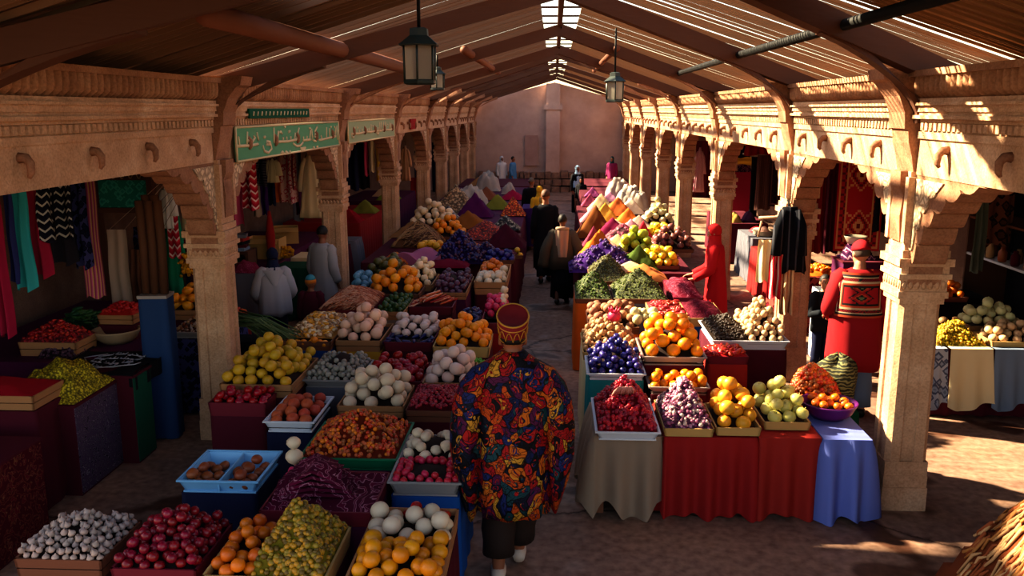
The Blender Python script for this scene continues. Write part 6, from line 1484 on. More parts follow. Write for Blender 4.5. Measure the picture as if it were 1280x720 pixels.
def body_mesh(h, J, sk, voxel=.010):
    """one continuous body from tapered sections, fused and smoothed"""
    mb = MB(); V = lambda x, y, z: Vector((x * h, y * h, z * h))
    lean = J.get('lean', 0)          # forward lean (towards -y) at shoulder height
    tw = J.get('turn', 0)
    def T(x, y, z):
        k = max(0, (z - .5) / .32); return V(x, y - lean * k, z)
    prof = [(.47, .055, .05), (.5, .088, .062), (.54, .094, .064), (.6, .080, .056), (.66, .085, .058), (.72, .098, .064), (.77, .104, .060), (.805, .092, .050), (.83, .055, .04), (.85, .034, .034)]
    n = 18; mb.loft([[T(rx * cos(2 * pi * j / n), ry * sin(2 * pi * j / n), z) for j in range(n)] for z, rx, ry in prof])
    hd = J.get('head', (0, 0)); hc = T(hd[0], -.012 + hd[1], J.get('headz', .93))
    nk = T(0, .005, .82); limb(mb, [nk, T(hd[0] * .5, .0 + hd[1] * .4, .875)], [.036 * h, .031 * h])
    hr = J.get('headscale', 1.0)
    yaw = J.get('look', 0); Mh = Matrix.Translation(hc) @ Matrix.Rotation(yaw, 4, 'Z') @ Matrix.Rotation(J.get('nod', 0), 4, 'X')
    q = h * hr
    mb.ball((0, .008 * q, .012 * q), (.044 * q, .054 * q, .056 * q), 18, 12, M=Mh)            # skull
    mb.ball((0, -.012 * q, -.022 * q), (.035 * q, .036 * q, .045 * q), 14, 10, M=Mh)           # jaw
    mb.tube([(0, -.046 * q, .012 * q), (0, -.055 * q, -.004 * q), (0, -.058 * q, -.013 * q), (0, -.046 * q, -.018 * q)], [.005 * q, .006 * q, .009 * q, .006 * q], 8, M=Mh)  # nose
    mb.ball((0, -.045 * q, -.032 * q), (.015 * q, .006 * q, .0055 * q), 8, 6, M=Mh)            # mouth
    mb.ball((0, -.04 * q, -.057 * q), (.014 * q, .012 * q, .01 * q), 8, 6, M=Mh)               # chin
    for s in (-1, 1):
        mb.ball((s * .018 * q, -.043 * q, .022 * q), (.014 * q, .008 * q, .005 * q), 8, 6, M=Mh)   # brow
        mb.ball((s * .045 * q, .006 * q, -.004 * q), (.006 * q, .012 * q, .018 * q), 8, 6, M=Mh)   # ear
    for s, k in ((-1, 'L'), (1, 'R')):
        lg = J.get('leg' + k, ((s * .05, -.01, .28), (s * .052, .01, .045)))
        hip = V(s * .048, 0, .5); kn = V(*lg[0]); an = V(*lg[1])
        limb(mb, [hip, hip.lerp(kn, .4), kn, kn.lerp(an, .35), an], [.056 * h, .052 * h, .037 * h, .036 * h, .023 * h], 12, 2)
        ft = lg[2] if len(lg) > 2 else 0       # toe direction yaw
        tip = an + Vector((sin(ft) * .1 * h, -cos(ft) * .1 * h, -.028 * h)); hl = an + Vector((-sin(ft) * .028 * h, cos(ft) * .028 * h, -.026 * h))
        mb.tube([hl, an + Vector((0, 0, -.018 * h)), an.lerp(tip, .55), tip], [(.018 * h, .018 * h), (.024 * h, .024 * h), (.024 * h, .017 * h), (.014 * h, .01 * h)], 10)
        ar = J.get('arm' + k, ((s * .122, .015, .63), (s * .125, -.035, .485)))
        sh = T(s * .1, 0, .795); el = V(*ar[0]); wr = V(*ar[1])
        limb(mb, [sh, sh.lerp(el, .5), el, el.lerp(wr, .4), wr], [.034 * h, .031 * h, .024 * h, .023 * h, .0155 * h], 12, 2)
        dr = (wr - el).normalized() if len(ar) < 3 else Vector(ar[2]); hand(mb, wr, dr, h, -s, J.get('curl', .5), Vector((0, 1, .2)) if abs(dr.z) > .7 else Vector((0, 0, 1)))
    me = mb.mesh('body_raw', sk); o = bpy.data.objects.new('body_raw', me); COL.objects.link(o)
    m1 = o.modifiers.new('r', 'REMESH'); m1.mode = 'VOXEL'; m1.voxel_size = voxel; m1.use_smooth_shade = True
    m2 = o.modifiers.new('s', 'SMOOTH'); m2.factor = .5; m2.iterations = 3
    dg = bpy.context.evaluated_depsgraph_get(); dg.update()
    out = bpy.data.meshes.new_from_object(o.evaluated_get(dg)); bpy.data.objects.remove(o); bpy.data.meshes.remove(me)
    out.name = 'body'
    if not out.materials: out.materials.append(sk)
    for p in out.polygons: p.use_smooth = True
    return out, Mh, q, T
def rings_cloth(prof, n=56, folds=9, amp=.03, seed=0, cx=0, cy=0, T=None):
    """prof: (z, rx, ry[, fold strength]) in metres; folds deepen towards the hem"""
    r = random.Random(seed); ph = r.uniform(0, 6); z0 = prof[0][0]; z1 = prof[-1][0]; out = []
    for k, p in enumerate(prof):
        z, rx, ry = p[:3]; fs = p[3] if len(p) > 3 else (z1 - z) / max(1e-3, (z1 - z0)); ring = []
        for j in range(n):
            a = 2 * pi * j / n; f = 1 + amp * fs * (sin(folds * a + ph + .7 * sin(2 * a + z * 3)) + .5 * sin((folds * 2 + 1) * a + ph * 2 + z * 4))
            x, y = rx * f * cos(a) + cx, ry * f * sin(a) + cy
            q = Vector((x, y, z + (.012 * sin(folds * a) if k == 0 else 0)))
            if T: q = T(q)
            ring.append(q)
        out.append(ring)
    return out
def person(label, loc, rz, h, J, sk='tan', voxel=.010):
    t = thing('person', label, 'person', loc, rz)
    me, Mh, q, T = body_mesh(h, J, SKIN[sk], voxel)
    put('body', me, t)
    # eyes
    mb = MB()
    for s in (-1, 1): mb.ball((s * .018 * q, -.0425 * q, .011 * q), (.0085 * q, .005 * q, .0048 * q), 8, 6, 0, Mh); mb.ball((s * .018 * q, -.0475 * q, .011 * q), (.004 * q, .0015 * q, .0042 * q), 6, 4, 1, Mh)
    mb.build('eyes', [mat('eye_white', '#a8a29c', '#b8b2ac', .3), M_HAIR], t)
    t['_h'] = h
    return t, Mh, q, T
def hair(t, Mh, q, m=M_HAIR, low=-.2, vol=1.08):
    mb = MB(); n, k = 20, 9; rings = []
    for i in range(k + 1):
        a = lerp(low, pi / 2, i / k); ring = []
        for j in range(n):
            b = 2 * pi * j / n; front = max(0, -sin(b)); aa = a
            if front > .3: aa = max(a, lerp(low, .55, min(1, (front - .3) / .35)))
            ring.append(Mh @ Vector((.044 * q * vol * cos(aa) * cos(b), .008 * q + .054 * q * vol * cos(aa) * sin(b), .014 * q + .056 * q * vol * sin(aa))))
        rings.append(ring)
    mb.loft(rings, caps=True); return mb.build('hair', m, t)
def sleeve(t, pts, rad, m, name='sleeve', n=16):
    mb = MB(); P_ = [Vector(p) for p in pts]; pp, rr = [], []
    if name == 'sleeve': pp.append(P_[0] - (P_[1] - P_[0]).normalized() * rad[0] * .8); rr.append(rad[0] * .5)
    for i in range(len(P_) - 1):
        for k in range(4): e = k / 4; pp.append(P_[i].lerp(P_[i + 1], e)); r_ = rad[i] + (rad[i + 1] - rad[i]) * e; rr.append(r_ * (1 + .05 * sin(len(rr) * 2.4)))
    pp.append(P_[-1]); rr.append(rad[-1]); mb.tube(pp, rr, n); return mb.build(name, m, t)
def arm_pts(h, J, k, to=1.0):
    s = -1 if k == 'L' else 1; ar = J.get('arm' + k, ((s * .122, .015, .63), (s * .125, -.035, .485))); lean = J.get('lean', 0)
    sh = Vector((s * .092 * h, -lean * .95 * h, .795 * h)); el = Vector(ar[0]) * h; wr = Vector(ar[1]) * h
    return [sh, el, el.lerp(wr, to)]
def trousers(t, h, J, m, r0=.066, r1=.05, hem=.07, name='trouser_leg'):
    for s, k in ((-1, 'L'), (1, 'R')):
        lg = J.get('leg' + k, ((s * .05, -.01, .28), (s * .052, .01, .045))); hip = Vector((s * .046 * h, 0, .5 * h)); kn = Vector(lg[0]) * h; an = Vector(lg[1]) * h
        an = kn.lerp(an, 1 - max(0, (hem - .045) / .235))
        sleeve(t, [hip, kn, an], [r0 * h, r1 * h, r1 * .95 * h], m, name)
    mb = MB(); mb.loft(rings_cloth([(.46 * h, .09 * h, .07 * h), (.5 * h, .1 * h, .073 * h), (.6 * h, .088 * h, .064 * h)], 24, 5, .01)); mb.build('trouser_waist', m, t)
def shoes(t, h, J, m=M_SHOE):
    for s, k in ((-1, 'L'), (1, 'R')):
        lg = J.get('leg' + k, ((s * .05, -.01, .28), (s * .052, .01, .045))); an = Vector(lg[1]) * h; ft = lg[2] if len(lg) > 2 else 0
        d = Vector((sin(ft), -cos(ft), 0)); mb = MB()
        z = an.z - .022 * h
        mb.tube([Vector((an.x, an.y, z)) - d * .04 * h, Vector((an.x, an.y, z + .006 * h)), Vector((an.x, an.y, z)) + d * .05 * h, Vector((an.x, an.y, z - .006 * h)) + d * .115 * h], [(.022 * h, .021 * h), (.029 * h, .028 * h), (.029 * h, .02 * h), (.018 * h, .012 * h)], 12)
        mb.build('shoe', m, t)
def headscarf(t, Mh, q, h, m, T=None, drape=.18, name='headscarf', wide=.105, lean=0, z_end=.70):
    """scarf wrapped over the head, open at the face, falling over neck and shoulders"""
    mb = MB(); n, k = 28, 8; rings = []
    for i in range(k + 1):
        a = lerp(-.9, pi / 2, i / k); ring = []
        for j in range(n):
            b = 2 * pi * j / n; front = max(0, -sin(b)); aa = a
            if front > .55 and a < .62: aa = lerp(a, .62, min(1, (front - .55) / .2))
            ring.append(Mh @ Vector((.052 * q * max(.35, cos(aa) ** .8) * cos(b), .01 * q + .062 * q * max(.35, cos(aa) ** .8) * sin(b), .016 * q + .062 * q * sin(aa))))
        rings.append(ring)
    mb.loft(rings)
    hc = Mh.translation; z1 = hc.z - .02 * q
    rg = rings_cloth([(z_end * h, wide * h * 1.05, .085 * h), (.77 * h, wide * h, .078 * h), (.81 * h, wide * .85 * h, .068 * h), (.845 * h, .06 * h, .055 * h), (.875 * h, .048 * h, .052 * h), (z1, .047 * h, .054 * h)], 36, 7, .05, 3)
    for ring in rg:
        for p in ring:
            f = max(0, min(1, (p.z - z_end * h) / (z1 - z_end * h))); p.x += hc.x * f; p.y += lerp(-lean * h * .9, hc.y + .012 * h, f)
    mb.loft(rg, caps=False); return mb.build(name, m, t)
def robe(t, prof, h, m, name='robe', folds=9, amp=.035, seed=1, lean=0, n=56):
    def T(q):
        k = max(0, (q.z / h - .5) / .32); return Vector((q.x, q.y - lean * k * h, q.z))
    mb = MB(); mb.loft(rings_cloth([(z * h, rx * h, ry * h, *r) for z, rx, ry, *r in prof], n, folds, amp, seed, T=T), caps=True); return mb.build(name, m, t)
def cap(t, Mh, q, m, name='cap', r=1.08, low=.1):
    mb = MB(); rings = []; n = 22
    for i in range(8):
        a = lerp(low, pi / 2, i / 7); rings.append([Mh @ Vector((.045 * q * r * cos(a) * cos(2 * pi * j / n), .008 * q + .055 * q * r * cos(a) * sin(2 * pi * j / n), .014 * q + .057 * q * r * sin(a))) for j in range(n)])
    mb.loft(rings); return mb.build(name, m, t)

# ------------------------------------------------------------------ the patterned caftan
def caftan_mat():
    t = NT('printed_caftan'); v = t.coords((1, 1, .85))
    n = t.add('ShaderNodeTexNoise'); n.inputs['Scale'].default_value = 5; n.inputs['Detail'].default_value = 2; t.link(v, n.inputs['Vector'])
    mx = t.add('ShaderNodeMix'); mx.data_type = 'RGBA'; mx.inputs[0].default_value = .22; t.link(v, mx.inputs[6]); t.link(n.outputs['Color'], mx.inputs[7]); vec = mx.outputs[2]
    cols = ['#141a44', '#8c1216', '#a84414', '#b0802c', '#0c0a14', '#981a1a', '#1a2458', '#1a3c44', '#4c123c', '#8c1216', '#b05c18', '#101428']
    def layer(scale):
        vo = t.add('ShaderNodeTexVoronoi'); vo.inputs['Scale'].default_value = scale; t.link(vec, vo.inputs['Vector'])
        sp = t.add('ShaderNodeSeparateColor'); t.link(vo.outputs['Color'], sp.inputs[0]); r = t.ramp([(i / len(cols), c) for i, c in enumerate(cols)], 'CONSTANT'); t.link(sp.outputs[0], r.inputs['Fac'])
        ed = t.add('ShaderNodeTexVoronoi'); ed.feature = 'DISTANCE_TO_EDGE'; ed.inputs['Scale'].default_value = scale; t.link(vec, ed.inputs['Vector'])
        return vo, r.outputs['Color'], ed
    v1, c1, e1 = layer(17); v2, c2, e2 = layer(46)
    # petals: ring of a second colour around each big cell centre
    pet = t.ramp([(.0, (1, 1, 1, 1)), (.12, (0, 0, 0, 1)), (.26, (1, 1, 1, 1)), (.36, (0, 0, 0, 1))], 'CONSTANT'); t.link(v1.outputs['Distance'], pet.inputs['Fac'])
    sel = t.add('ShaderNodeMix'); sel.data_type = 'RGBA'; t.link(pet.outputs['Color'], sel.inputs[0]); t.link(c1, sel.inputs[6]); t.link(c2, sel.inputs[7])
    el = t.ramp([(.0, '#000000'), (.035, '#ffffff')], 'CONSTANT'); t.link(e1.outputs['Distance'], el.inputs['Fac'])
    e3 = t.ramp([(.0, '#302018'), (.06, '#ffffff')], 'CONSTANT'); t.link(e2.outputs['Distance'], e3.inputs['Fac'])
    out = sel.outputs[2]
    for e, f in ((el, .9), (e3, .75)):
        m_ = t.add('ShaderNodeMix'); m_.data_type = 'RGBA'; m_.blend_type = 'MULTIPLY'; m_.inputs[0].default_value = f; t.link(out, m_.inputs[6]); t.link(e.outputs['Color'], m_.inputs[7]); out = m_.outputs[2]
    t.link(out, t.b.inputs['Base Color']); t.b.inputs['Roughness'].default_value = .75; t.b.inputs['Specular IOR Level'].default_value = .2
    return t.m
M_CAFT = caftan_mat()
q0 = P(652, 727, 0)
H = 1.90
J = dict(legL=((-.035, -.10, .30), (-.025, -.17, .05), 0), legR=((.05, -.05, .285), (.052, -.03, .045), 0), armL=((-.155, .01, .61), (-.15, -.05, .47)), armR=((.155, .01, .61), (.15, -.05, .47)), nod=.02, head=(0, -.02), headz=.905)
# faces away from the camera: rotate half a turn so that his front looks down the aisle
t, Mh, q, T = person('man walking away in a bright floral caftan, dark trousers and red and gold hat', (q0.x - .06, q0.y - .02, 0), pi + .06, H, J, 'tan', .009)
hair(t, Mh, q, low=-.35, vol=1.05)
robe(t, [(.285, .125, .09), (.34, .13, .096), (.45, .134, .098), (.56, .134, .094), (.66, .138, .092), (.74, .14, .09), (.795, .128, .078, .02), (.835, .092, .064, .0), (.858, .06, .054, 0), (.874, .042, .044, 0)], H, M_CAFT, 'caftan', 8, .05, 3)
for s, k, hem in ((-1, 'L', .30), (1, 'R', .27)):
    # wide bell sleeve hanging in a long panel from each arm
    mb = MB(); rings = []
    prof = [((s * .055, 0, .838), .035, .045), ((s * .095, .0, .81), .05, .06), ((s * .125, .004, .765), .056, .068), ((s * .148, .005, .70), .057, .076), ((s * .162, .0, .60), .056, .086), ((s * .164, -.01, .50), .053, .09), ((s * .156, -.02, .40), .044, .084), ((s * .148, -.02, hem), .022, .055)]
    n = 28
    for i, (c_, rx, ry) in enumerate(prof):
        f = i / 7
        rings.append([Vector(((c_[0] + rx * (1 + .10 * f * sin(5 * b + i * .3)) * cos(b)) * H, (c_[1] + ry * (1 + .12 * f * sin(4 * b + 1)) * sin(b)) * H, (c_[2] + .012 * f * sin(3 * b)) * H)) for b in [2 * pi * j / n for j in range(n)]])
    mb.loft(rings); mb.build('bell_sleeve', M_CAFT, t)
trousers(t, H, J, mat('trouser_brown', '#1c1210', '#2e1e1a', .8), .07, .062, .10)
shoes(t, H, J, mat('shoe_pale', '#a8988e', '#bcaca0', .6))
hm = mat('hat_maroon', '#5c0f16', '#7c1820', .8, 12, .2); hg = mat('hat_gold', '#9c6c1c', '#bc8c34', .5, 40, .3)
Mt = Mh @ Matrix.Translation((0, .006 * q, .012 * q)) @ Matrix.Rotation(-.34, 4, 'X') @ Matrix.Scale(.9, 4)
def hring(r, z, dip=0): return [Mt @ Vector((r * .93 * cos(2 * pi * j / 32), r * 1.08 * sin(2 * pi * j / 32), z + dip * sin(2 * pi * j / 32))) for j in range(32)]
ht = tag(MB().loft([hring(.052 * q, -.022 * q), hring(.055 * q, .01 * q), hring(.061 * q, .05 * q, -.004 * q), hring(.065 * q, .092 * q, -.010 * q), hring(.061 * q, .094 * q, -.010 * q), hring(.054 * q, .079 * q, -.008 * q), hring(.02 * q, .0765 * q), hring(.001 * q, .076 * q)]).build('hat', hm, t), 'tall maroon hat with a sunken crown and gold trim')
for r, z, dp in ((.0650 * q, .093 * q, -.010 * q), (.0625 * q, .066 * q, -.006 * q), (.0555 * q, .0 * q, 0)):
    rr = hring(r, z, dp); mb = MB(); mb.tube(rr + [rr[0]], .0022 * q if r < .064 * q else .0032 * q, 6); mb.build('gold_trim', hg, ht)
mb = MB()
for k in range(12):
    pts = []
    for e in range(7):
        a = 2 * pi * (k + e / 6) / 12; zz = .012 * q + .042 * q * sin(e / 6 * pi); rr = .0565 * q + (.0055 * q) * sin(e / 6 * pi) + .0015 * q
        pts.append(Mt @ Vector((rr * .93 * cos(a), rr * 1.08 * sin(a), zz)))
    mb.tube(pts, .0016 * q, 5)
mb.build('gold_embroidery', hg, ht)

# ------------------------------------------------------------------ other people
M_BLK = cloth_mat('coat_black', '#0a0a10', '#12121a'); M_OLV = cloth_mat('olive_grey', '#3c3830', '#504a40'); M_SCF = cloth_mat('scarf_beige', '#8a7464', '#a48c7a')
WALK = dict(legL=((-.05, -.06, .29), (-.05, -.08, .045)), legR=((.05, .0, .28), (.05, .09, .06)))
def walker(label, u, v, vtop, rz, coat, trous, scarf=None, hairm=M_HAIR, hem=.2, wide=1.0, J=None, sk='tan', hatm=None, scarf_end=.70, drape=None):
    p = P(u, v, 0); top = PY(u, vtop, p.y).z; h = max(1.2, min(1.9, top)); J = J or WALK
    t, Mh, q, T = person(label, (p.x, p.y, 0), rz, h, J, sk, .013)
    robe(t, [(hem, .11 * wide, .09 * wide), (.36, .115 * wide, .09 * wide), (.5, .108 * wide, .082 * wide), (.6, .1, .074), (.7, .112, .078), (.77, .118, .075), (.815, .11, .07, .1), (.845, .05, .045, 0)], h, coat, 'coat', 7, .04, int(u))
    for k in 'LR': sleeve(t, arm_pts(h, J, k), [.046 * h, .038 * h, .03 * h], coat)
    if trous: trousers(t, h, J, trous)
    shoes(t, h, J)
    if scarf: headscarf(t, Mh, q, h, scarf, z_end=scarf_end)
    elif hatm: hair(t, Mh, q); cap(t, Mh, q, hatm)
    else: hair(t, Mh, q, hairm)
    return t, Mh, q, h
walker('tall man in a long black coat walking away down the middle of the aisle', 681, 353, 237, pi + .1, M_BLK, M_BLK, None, mat('hair_brown', '#3a241a', '#543626', .7), .16, 1.1)
pv = P(702, 379, 0); hv = 1.50
t, Mh, q, T = person('man in a grey jacket and dark tunic with a pale scarf, walking away', (pv.x, pv.y, 0), pi - .05, hv, dict(WALK, armL=((-.17, .03, .64), (-.2, .0, .50)), armR=((.17, .03, .64), (.2, .0, .50))), 'dark', .012)
hair(t, Mh, q, M_HAIR, -.35, 1.12)
robe(t, [(.07, .125, .09), (.3, .12, .088), (.5, .11, .08), (.62, .105, .076), (.75, .112, .075), (.81, .095, .06, .1), (.845, .05, .045, 0)], hv, M_BLK, 'tunic', 6, .05, 4)
robe(t, [(.40, .155, .10), (.55, .145, .096), (.68, .138, .09), (.77, .132, .085), (.82, .10, .066, .1), (.845, .055, .05, 0)], hv, M_OLV, 'jacket', 5, .04, 5)
for k, s in (('L', -1), ('R', 1)): sleeve(t, [(s * .1 * hv, 0, .79 * hv), (s * .18 * hv, .03 * hv, .62 * hv), (s * .21 * hv, .0, .42 * hv)], [.055 * hv, .06 * hv, .065 * hv], M_OLV)
mb = MB(); mb.grid(lambda a, b: ((a - .5) * .15 * hv * (1 - .2 * b) , (.105 - .02 * (2 * a - 1) ** 2 + .008 * sin(a * 12)) * hv, (.84 - .30 * b) * hv), 12, 10)
mb.tube([(.06 * hv * cos(a), .055 * hv * sin(a), .845 * hv + .01 * hv * sin(a)) for a in [2 * pi * j / 14 for j in range(15)]], .018 * hv, 8); mb.build('scarf', M_SCF, t)
shoes(t, hv, WALK)
# woman in red reaching to the stall
pw_ = P(893, 418, 0); pw_ = Vector((2.31, 12.35, 0)); hw = PY(890, 281, 12.35).z
JW = dict(lean=.02, armL=((-.14, -.06, .62), (-.15, -.22, .53), (-.15, -.97, -.2)), armR=((.13, -.04, .62), (.09, -.19, .53), (-.2, -.97, -.2)), nod=.25)
t, Mh, q, T = person('woman in a long bright red dress and red headscarf reaching over the stall', pw_, -pi / 2 - .25, hw, JW, 'light', .010)
M_REDD = cloth_mat('dress_red', '#9c121a', '#b01c24')
robe(t, [(.02, .155, .13), (.2, .14, .115), (.4, .125, .098), (.55, .112, .086), (.66, .108, .08), (.76, .118, .08), (.815, .11, .072, .1), (.845, .05, .045, 0)], hw, M_REDD, 'dress', 8, .05, 6, .02)
for k in 'LR': sleeve(t, arm_pts(hw, JW, k, .92), [.05 * hw, .042 * hw, .034 * hw], M_REDD)
headscarf(t, Mh, q, hw, cloth_mat('scarf_red', '#a0141c', '#b42026'), lean=.02, z_end=.64, wide=.115)
shoes(t, hw, JW)
# man in red with the embroidered vest
pr = Vector((3.17, 9.12, 0)); hr_ = PY(1070, 299, 9.12).z - .02
JR = dict(legL=((-.055, -.02, .28), (-.06, .01, .045), -.15), legR=((.055, -.01, .28), (.06, .01, .045), .2), armL=((-.165, .04, .62), (-.17, -.06, .47)), armR=((.15, .02, .63), (.12, -.12, .56)), look=.35, nod=.2)
t, Mh, q, T = person('man in a red tunic and cap with an embroidered vest, seen from behind', pr, pi - .12, hr_, JR, 'light', .009)
M_RTUN = cloth_mat('tunic_red', '#84141c', '#981e26')
robe(t, [(.285, .15, .108), (.36, .15, .108), (.5, .142, .1), (.62, .138, .095), (.72, .14, .09), (.78, .132, .082), (.82, .1, .062, .1), (.848, .05, .045, 0)], hr_, M_RTUN, 'tunic', 5, .03, 7)
for k in 'LR': sleeve(t, arm_pts(hr_, JR, k, .95), [.06 * hr_, .046 * hr_, .035 * hr_], M_RTUN)
trousers(t, hr_, JR, CL['denim'], .074, .06, .06); shoes(t, hr_, JR)
cap(t, Mh, q, cloth_mat('cap_red', '#8c1420', '#a41c28'), r=1.1, low=.05); hair(t, Mh, q, mat('hair_grey', '#3c302a', '#54463e', .7), -.6, 1.06)
def vest_mi(a, b):
    x, y = (a - .5) * 2, b; e = min(1 - abs(x), y * 1.2, (1 - y) * 1.2)
    if e < .05: return 2
    if e < .1: return 0
    if e < .14: return 3
    if e < .22: return 1 if int((a + b) * 44) % 2 else 0
    if e < .26: return 3
    if e < .34: return 2
    if e < .37: return 0
    yy = (y * 4.2 + .6) % 1 - .5; d = abs(abs(x) - .0) * 1.3 + abs(yy) * .8
    if d < .14: return 4
    if d < .26: return 0
    if d < .36: return 2
    if .5 < d < .6: return 0
    return 1
vm = [mat('vest_black', '#100c10', '#181218'), cloth_mat('vest_red', '#8c1820', '#a02028'), cloth_mat('vest_rust', '#a03c28', '#b04c30'), cloth_mat('vest_cream', '#b09878', '#c0a888'), cloth_mat('vest_sage', '#5c6448', '#6c7454')]
def vest(sgn):
    mb = MB()
    def fn(a, b):
        ang = (a - .5) * 2.2; z = (.59 + .245 * b); rx = .146 - .012 * b if b < .75 else .137 - .12 * (b - .75); ry = .103 - .012 * b if b < .75 else .094 - .08 * (b - .75)
        return (rx * sin(ang) * hr_, sgn * (ry * cos(ang) + .004) * hr_, z * hr_)
    mb.grid(fn, 44, 44, mfn=vest_mi); return mb.build('vest_back' if sgn > 0 else 'vest_front', vm, t)
vest(1); vest(-1)
wl_ = Vector(JR['armL'][1]) * hr_; M_ = Matrix.Translation(pr) @ Matrix.Rotation(pi - .12, 4, 'Z'); hwp = M_ @ (wl_ + Vector((-.003, -.02, -.07)))
for k in range(2):
    o = MB().tube([(0, 0, 0), (-.17, -.06 - .03 * k, -.12 - .02 * k), (-.36, -.12 - .05 * k, -.24 - .03 * k)], .011, 7).build('walking_stick', M_WOOD_R, None, hwp + Vector((.03, 0, .03 + .028 * k))); tag(o, ['upper of two thin brown sticks', 'lower of two thin brown sticks'][1 - k] + ' held by the man in red', 'stick', 'sticks in the hand of the man in red')
# boy
pb = Vector((PY(1028, 400, 10.85).x, 10.85, 0)); hb = PY(1026, 345, 10.85).z
JB = dict(headscale=1.25, armL=((-.15, -.05, .6), (-.06, -.14, .64)), armR=((.15, -.04, .6), (.02, -.16, .68)), look=-.1)
t, Mh, q, T = person('boy in a dark jacket standing beside the man in red, facing the camera', pb, .1, hb, JB, 'light', .009)
hair(t, Mh, q, vol=1.06); M_DJ = cloth_mat('dark_jacket', '#141820', '#1e242c')
robe(t, [(.42, .125, .095), (.55, .12, .09), (.7, .122, .085), (.78, .118, .078), (.81, .09, .06, .1), (.84, .05, .045, 0)], hb, M_DJ, 'jacket', 5, .03, 9)
for k in 'LR': sleeve(t, arm_pts(hb, JB, k, .93), [.055 * hb, .046 * hb, .036 * hb], M_DJ)
trousers(t, hb, JB, CL['navy']); shoes(t, hb, JB)
# person in white hooded jacket, left
ph_ = Vector((-3.58, 10.95, 0)); hh = PY(352, 313, 10.95).z
JH = dict(lean=.04, armL=((-.15, -.02, .62), (-.11, -.15, .53)), armR=((.16, -.02, .62), (.13, -.14, .52)), nod=.3, head=(0, -.03))
t, Mh, q, T = person('person in a white hooded jacket and dark headscarf, back turned, left of the second column', ph_, pi + .35, hh, JH, 'tan', .012)
M_HOOD = cloth_mat('hoodie_white', '#8e8a90', '#a8a4aa')
robe(t, [(.42, .14, .11), (.46, .15, .118), (.56, .148, .112), (.68, .142, .104), (.76, .135, .092), (.81, .1, .07, .1), (.845, .055, .05, 0)], hh, M_HOOD, 'hooded_jacket', 6, .05, 10, .04)
for k in 'LR': sleeve(t, arm_pts(hh, JH, k, .95), [.062 * hh, .055 * hh, .042 * hh], M_HOOD)
mb = MB(); mb.grid(lambda a, b: ((a - .5) * (.2 - .1 * b) * hh, (.075 + .03 * sin(pi * a) + .02 * b) * hh - .04 * hh, (.83 - .14 * b * (1 - .5 * (2 * a - 1) ** 2)) * hh), 12, 8); mb.build('hood', M_HOOD, t)
headscarf(t, Mh, q, hh, CL['navy'], lean=.04, z_end=.82, wide=.07)
trousers(t, hh, JH, CL['navy']); shoes(t, hh, JH)
# white robed person behind the second column
pz = Vector((-3.32, 12.4, 0)); hz = 1.56
t, Mh, q, T = person('dark haired person in a long pale robe beside the second left column', pz, pi - .4, hz, dict(nod=.2), 'tan', .013)
M_WR = cloth_mat('robe_pale', '#8c8688', '#a29c9e')
robe(t, [(.03, .15, .12), (.3, .14, .11), (.55, .125, .1), (.68, .128, .094), (.77, .125, .084), (.815, .11, .072, .1), (.845, .05, .045, 0)], hz, M_WR, 'robe', 8, .04, 11)
for k in 'LR': sleeve(t, arm_pts(hz, {}, k, .95), [.052 * hz, .05 * hz, .045 * hz], M_WR)
hair(t, Mh, q, M_HAIR, -.4, 1.12); shoes(t, hz, {})
# child in red with a knitted cap
pc_ = Vector((-3.05, 10.75, 0)); hc_ = PY(386, 346, 10.75).z
JC = dict(headscale=1.25)
t, Mh, q, T = person('child in a red coat with a teal and orange knitted cap', pc_, pi, hc_, JC, 'tan', .011)
robe(t, [(.12, .13, .11), (.4, .13, .1), (.6, .12, .09), (.74, .122, .086), (.8, .1, .066, .1), (.84, .05, .045, 0)], hc_, CL['maroon'], 'coat', 6, .03, 12)
for k in 'LR': sleeve(t, arm_pts(hc_, JC, k, .9), [.055 * hc_, .046 * hc_, .038 * hc_], CL['maroon'])
cap(t, Mh, q, mat('knit_teal', '#2c6a78', '#3c8090', .9, 60, .5), 'knitted_cap', 1.12, .35); cap(t, Mh, q, mat('knit_orange', '#a85c1c', '#c07428', .9, 60, .5), 'cap_band', 1.1, -.15); shoes(t, hc_, JC)
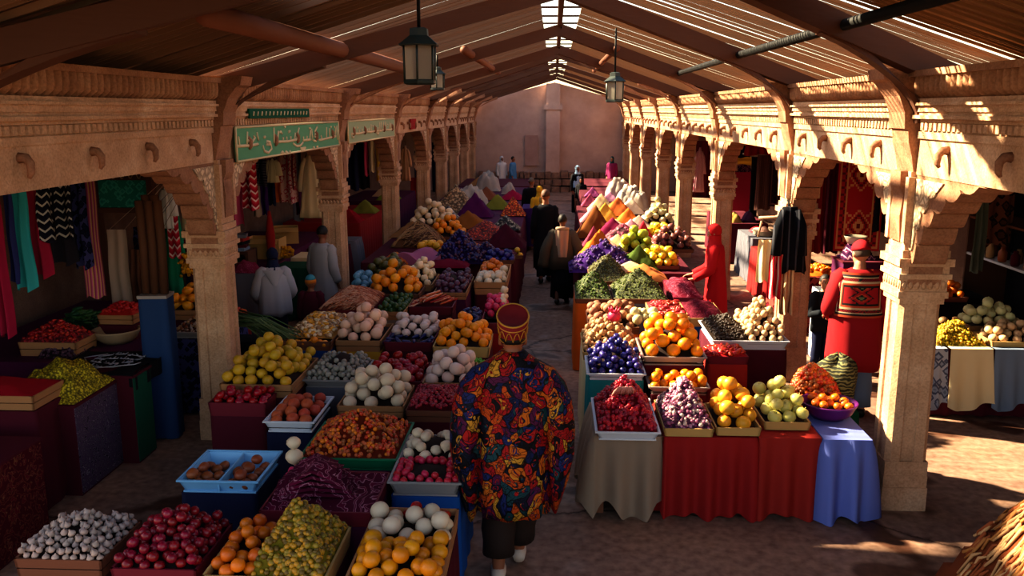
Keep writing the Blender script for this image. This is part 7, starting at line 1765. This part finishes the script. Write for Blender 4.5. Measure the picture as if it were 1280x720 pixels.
# far figures
walker('person wrapped in a yellow shawl at the far left of the aisle', 674, 312, 233, pi + .2, cloth_mat('yellow_shawl', '#b08418', '#cca030'), M_BLK, cloth_mat('yellow_shawl', '#b08418'), hem=.3, wide=1.15)
walker('man in a black shawl beside the person in yellow', 664, 300, 222, pi, M_BLK, M_BLK, None, mat('hair_grey2', '#4c4038', '#6a5c52', .7), .3, 1.2)
walker('person in a pale gold scarf just ahead of the tall man in black', 677, 318, 246, pi + .1, M_BLK, M_BLK, cloth_mat('gold_scarf', '#a88848', '#c0a060'), hem=.1)
walker('woman in a pale blue headscarf and black dress on the right of the far aisle', 721, 267, 207, .4, M_BLK, None, cloth_mat('blue_scarf', '#8cacc4', '#a8c4d8'), hem=.03, scarf_end=.55)
walker('person in black standing in front of the woman in pale blue', 726, 272, 222, -.3, M_BLK, None, M_BLK, hem=.03)
for lab, u, vt, y, x, coat, sc, hd in (('person in white at the far end, behind the left stall', 627, 199, 33.9, -2.0, CL['white'], CL['white'], .5), ('person in a blue top at the far end, left of the aisle', 641, 204, 33.9, -1.5, cloth_mat('sky_top', '#3c6c98', '#5888b0'), None, 1.2), ('person in a dark teal headscarf behind the far right stall', 765, 208, 33.9, 2.2, cloth_mat('magenta_top', '#6a1844', '#842458'), cloth_mat('dk_teal', '#143038', '#1c3c44'), -.4)):
    z = PY(u, vt, y).z; h = max(1.45, min(1.8, z)); xx = PY(u, vt, y).x
    t, Mh, q, T = person(lab, (xx, y, 0), hd, h, {}, 'tan', .016)
    robe(t, [(.06, .13, .11), (.4, .125, .1), (.6, .115, .09), (.75, .122, .085), (.815, .11, .072, .1), (.845, .05, .045, 0)], h, coat, 'robe', 7, .04, int(u))
    for k in 'LR': sleeve(t, arm_pts(h, {}, k, .95), [.05 * h, .042 * h, .036 * h], coat)
    if sc: headscarf(t, Mh, q, h, sc, z_end=.7)
    else: hair(t, Mh, q)
    shoes(t, h, {})
for o in list(bpy.data.objects):
    if '_h' in o: del o['_h']
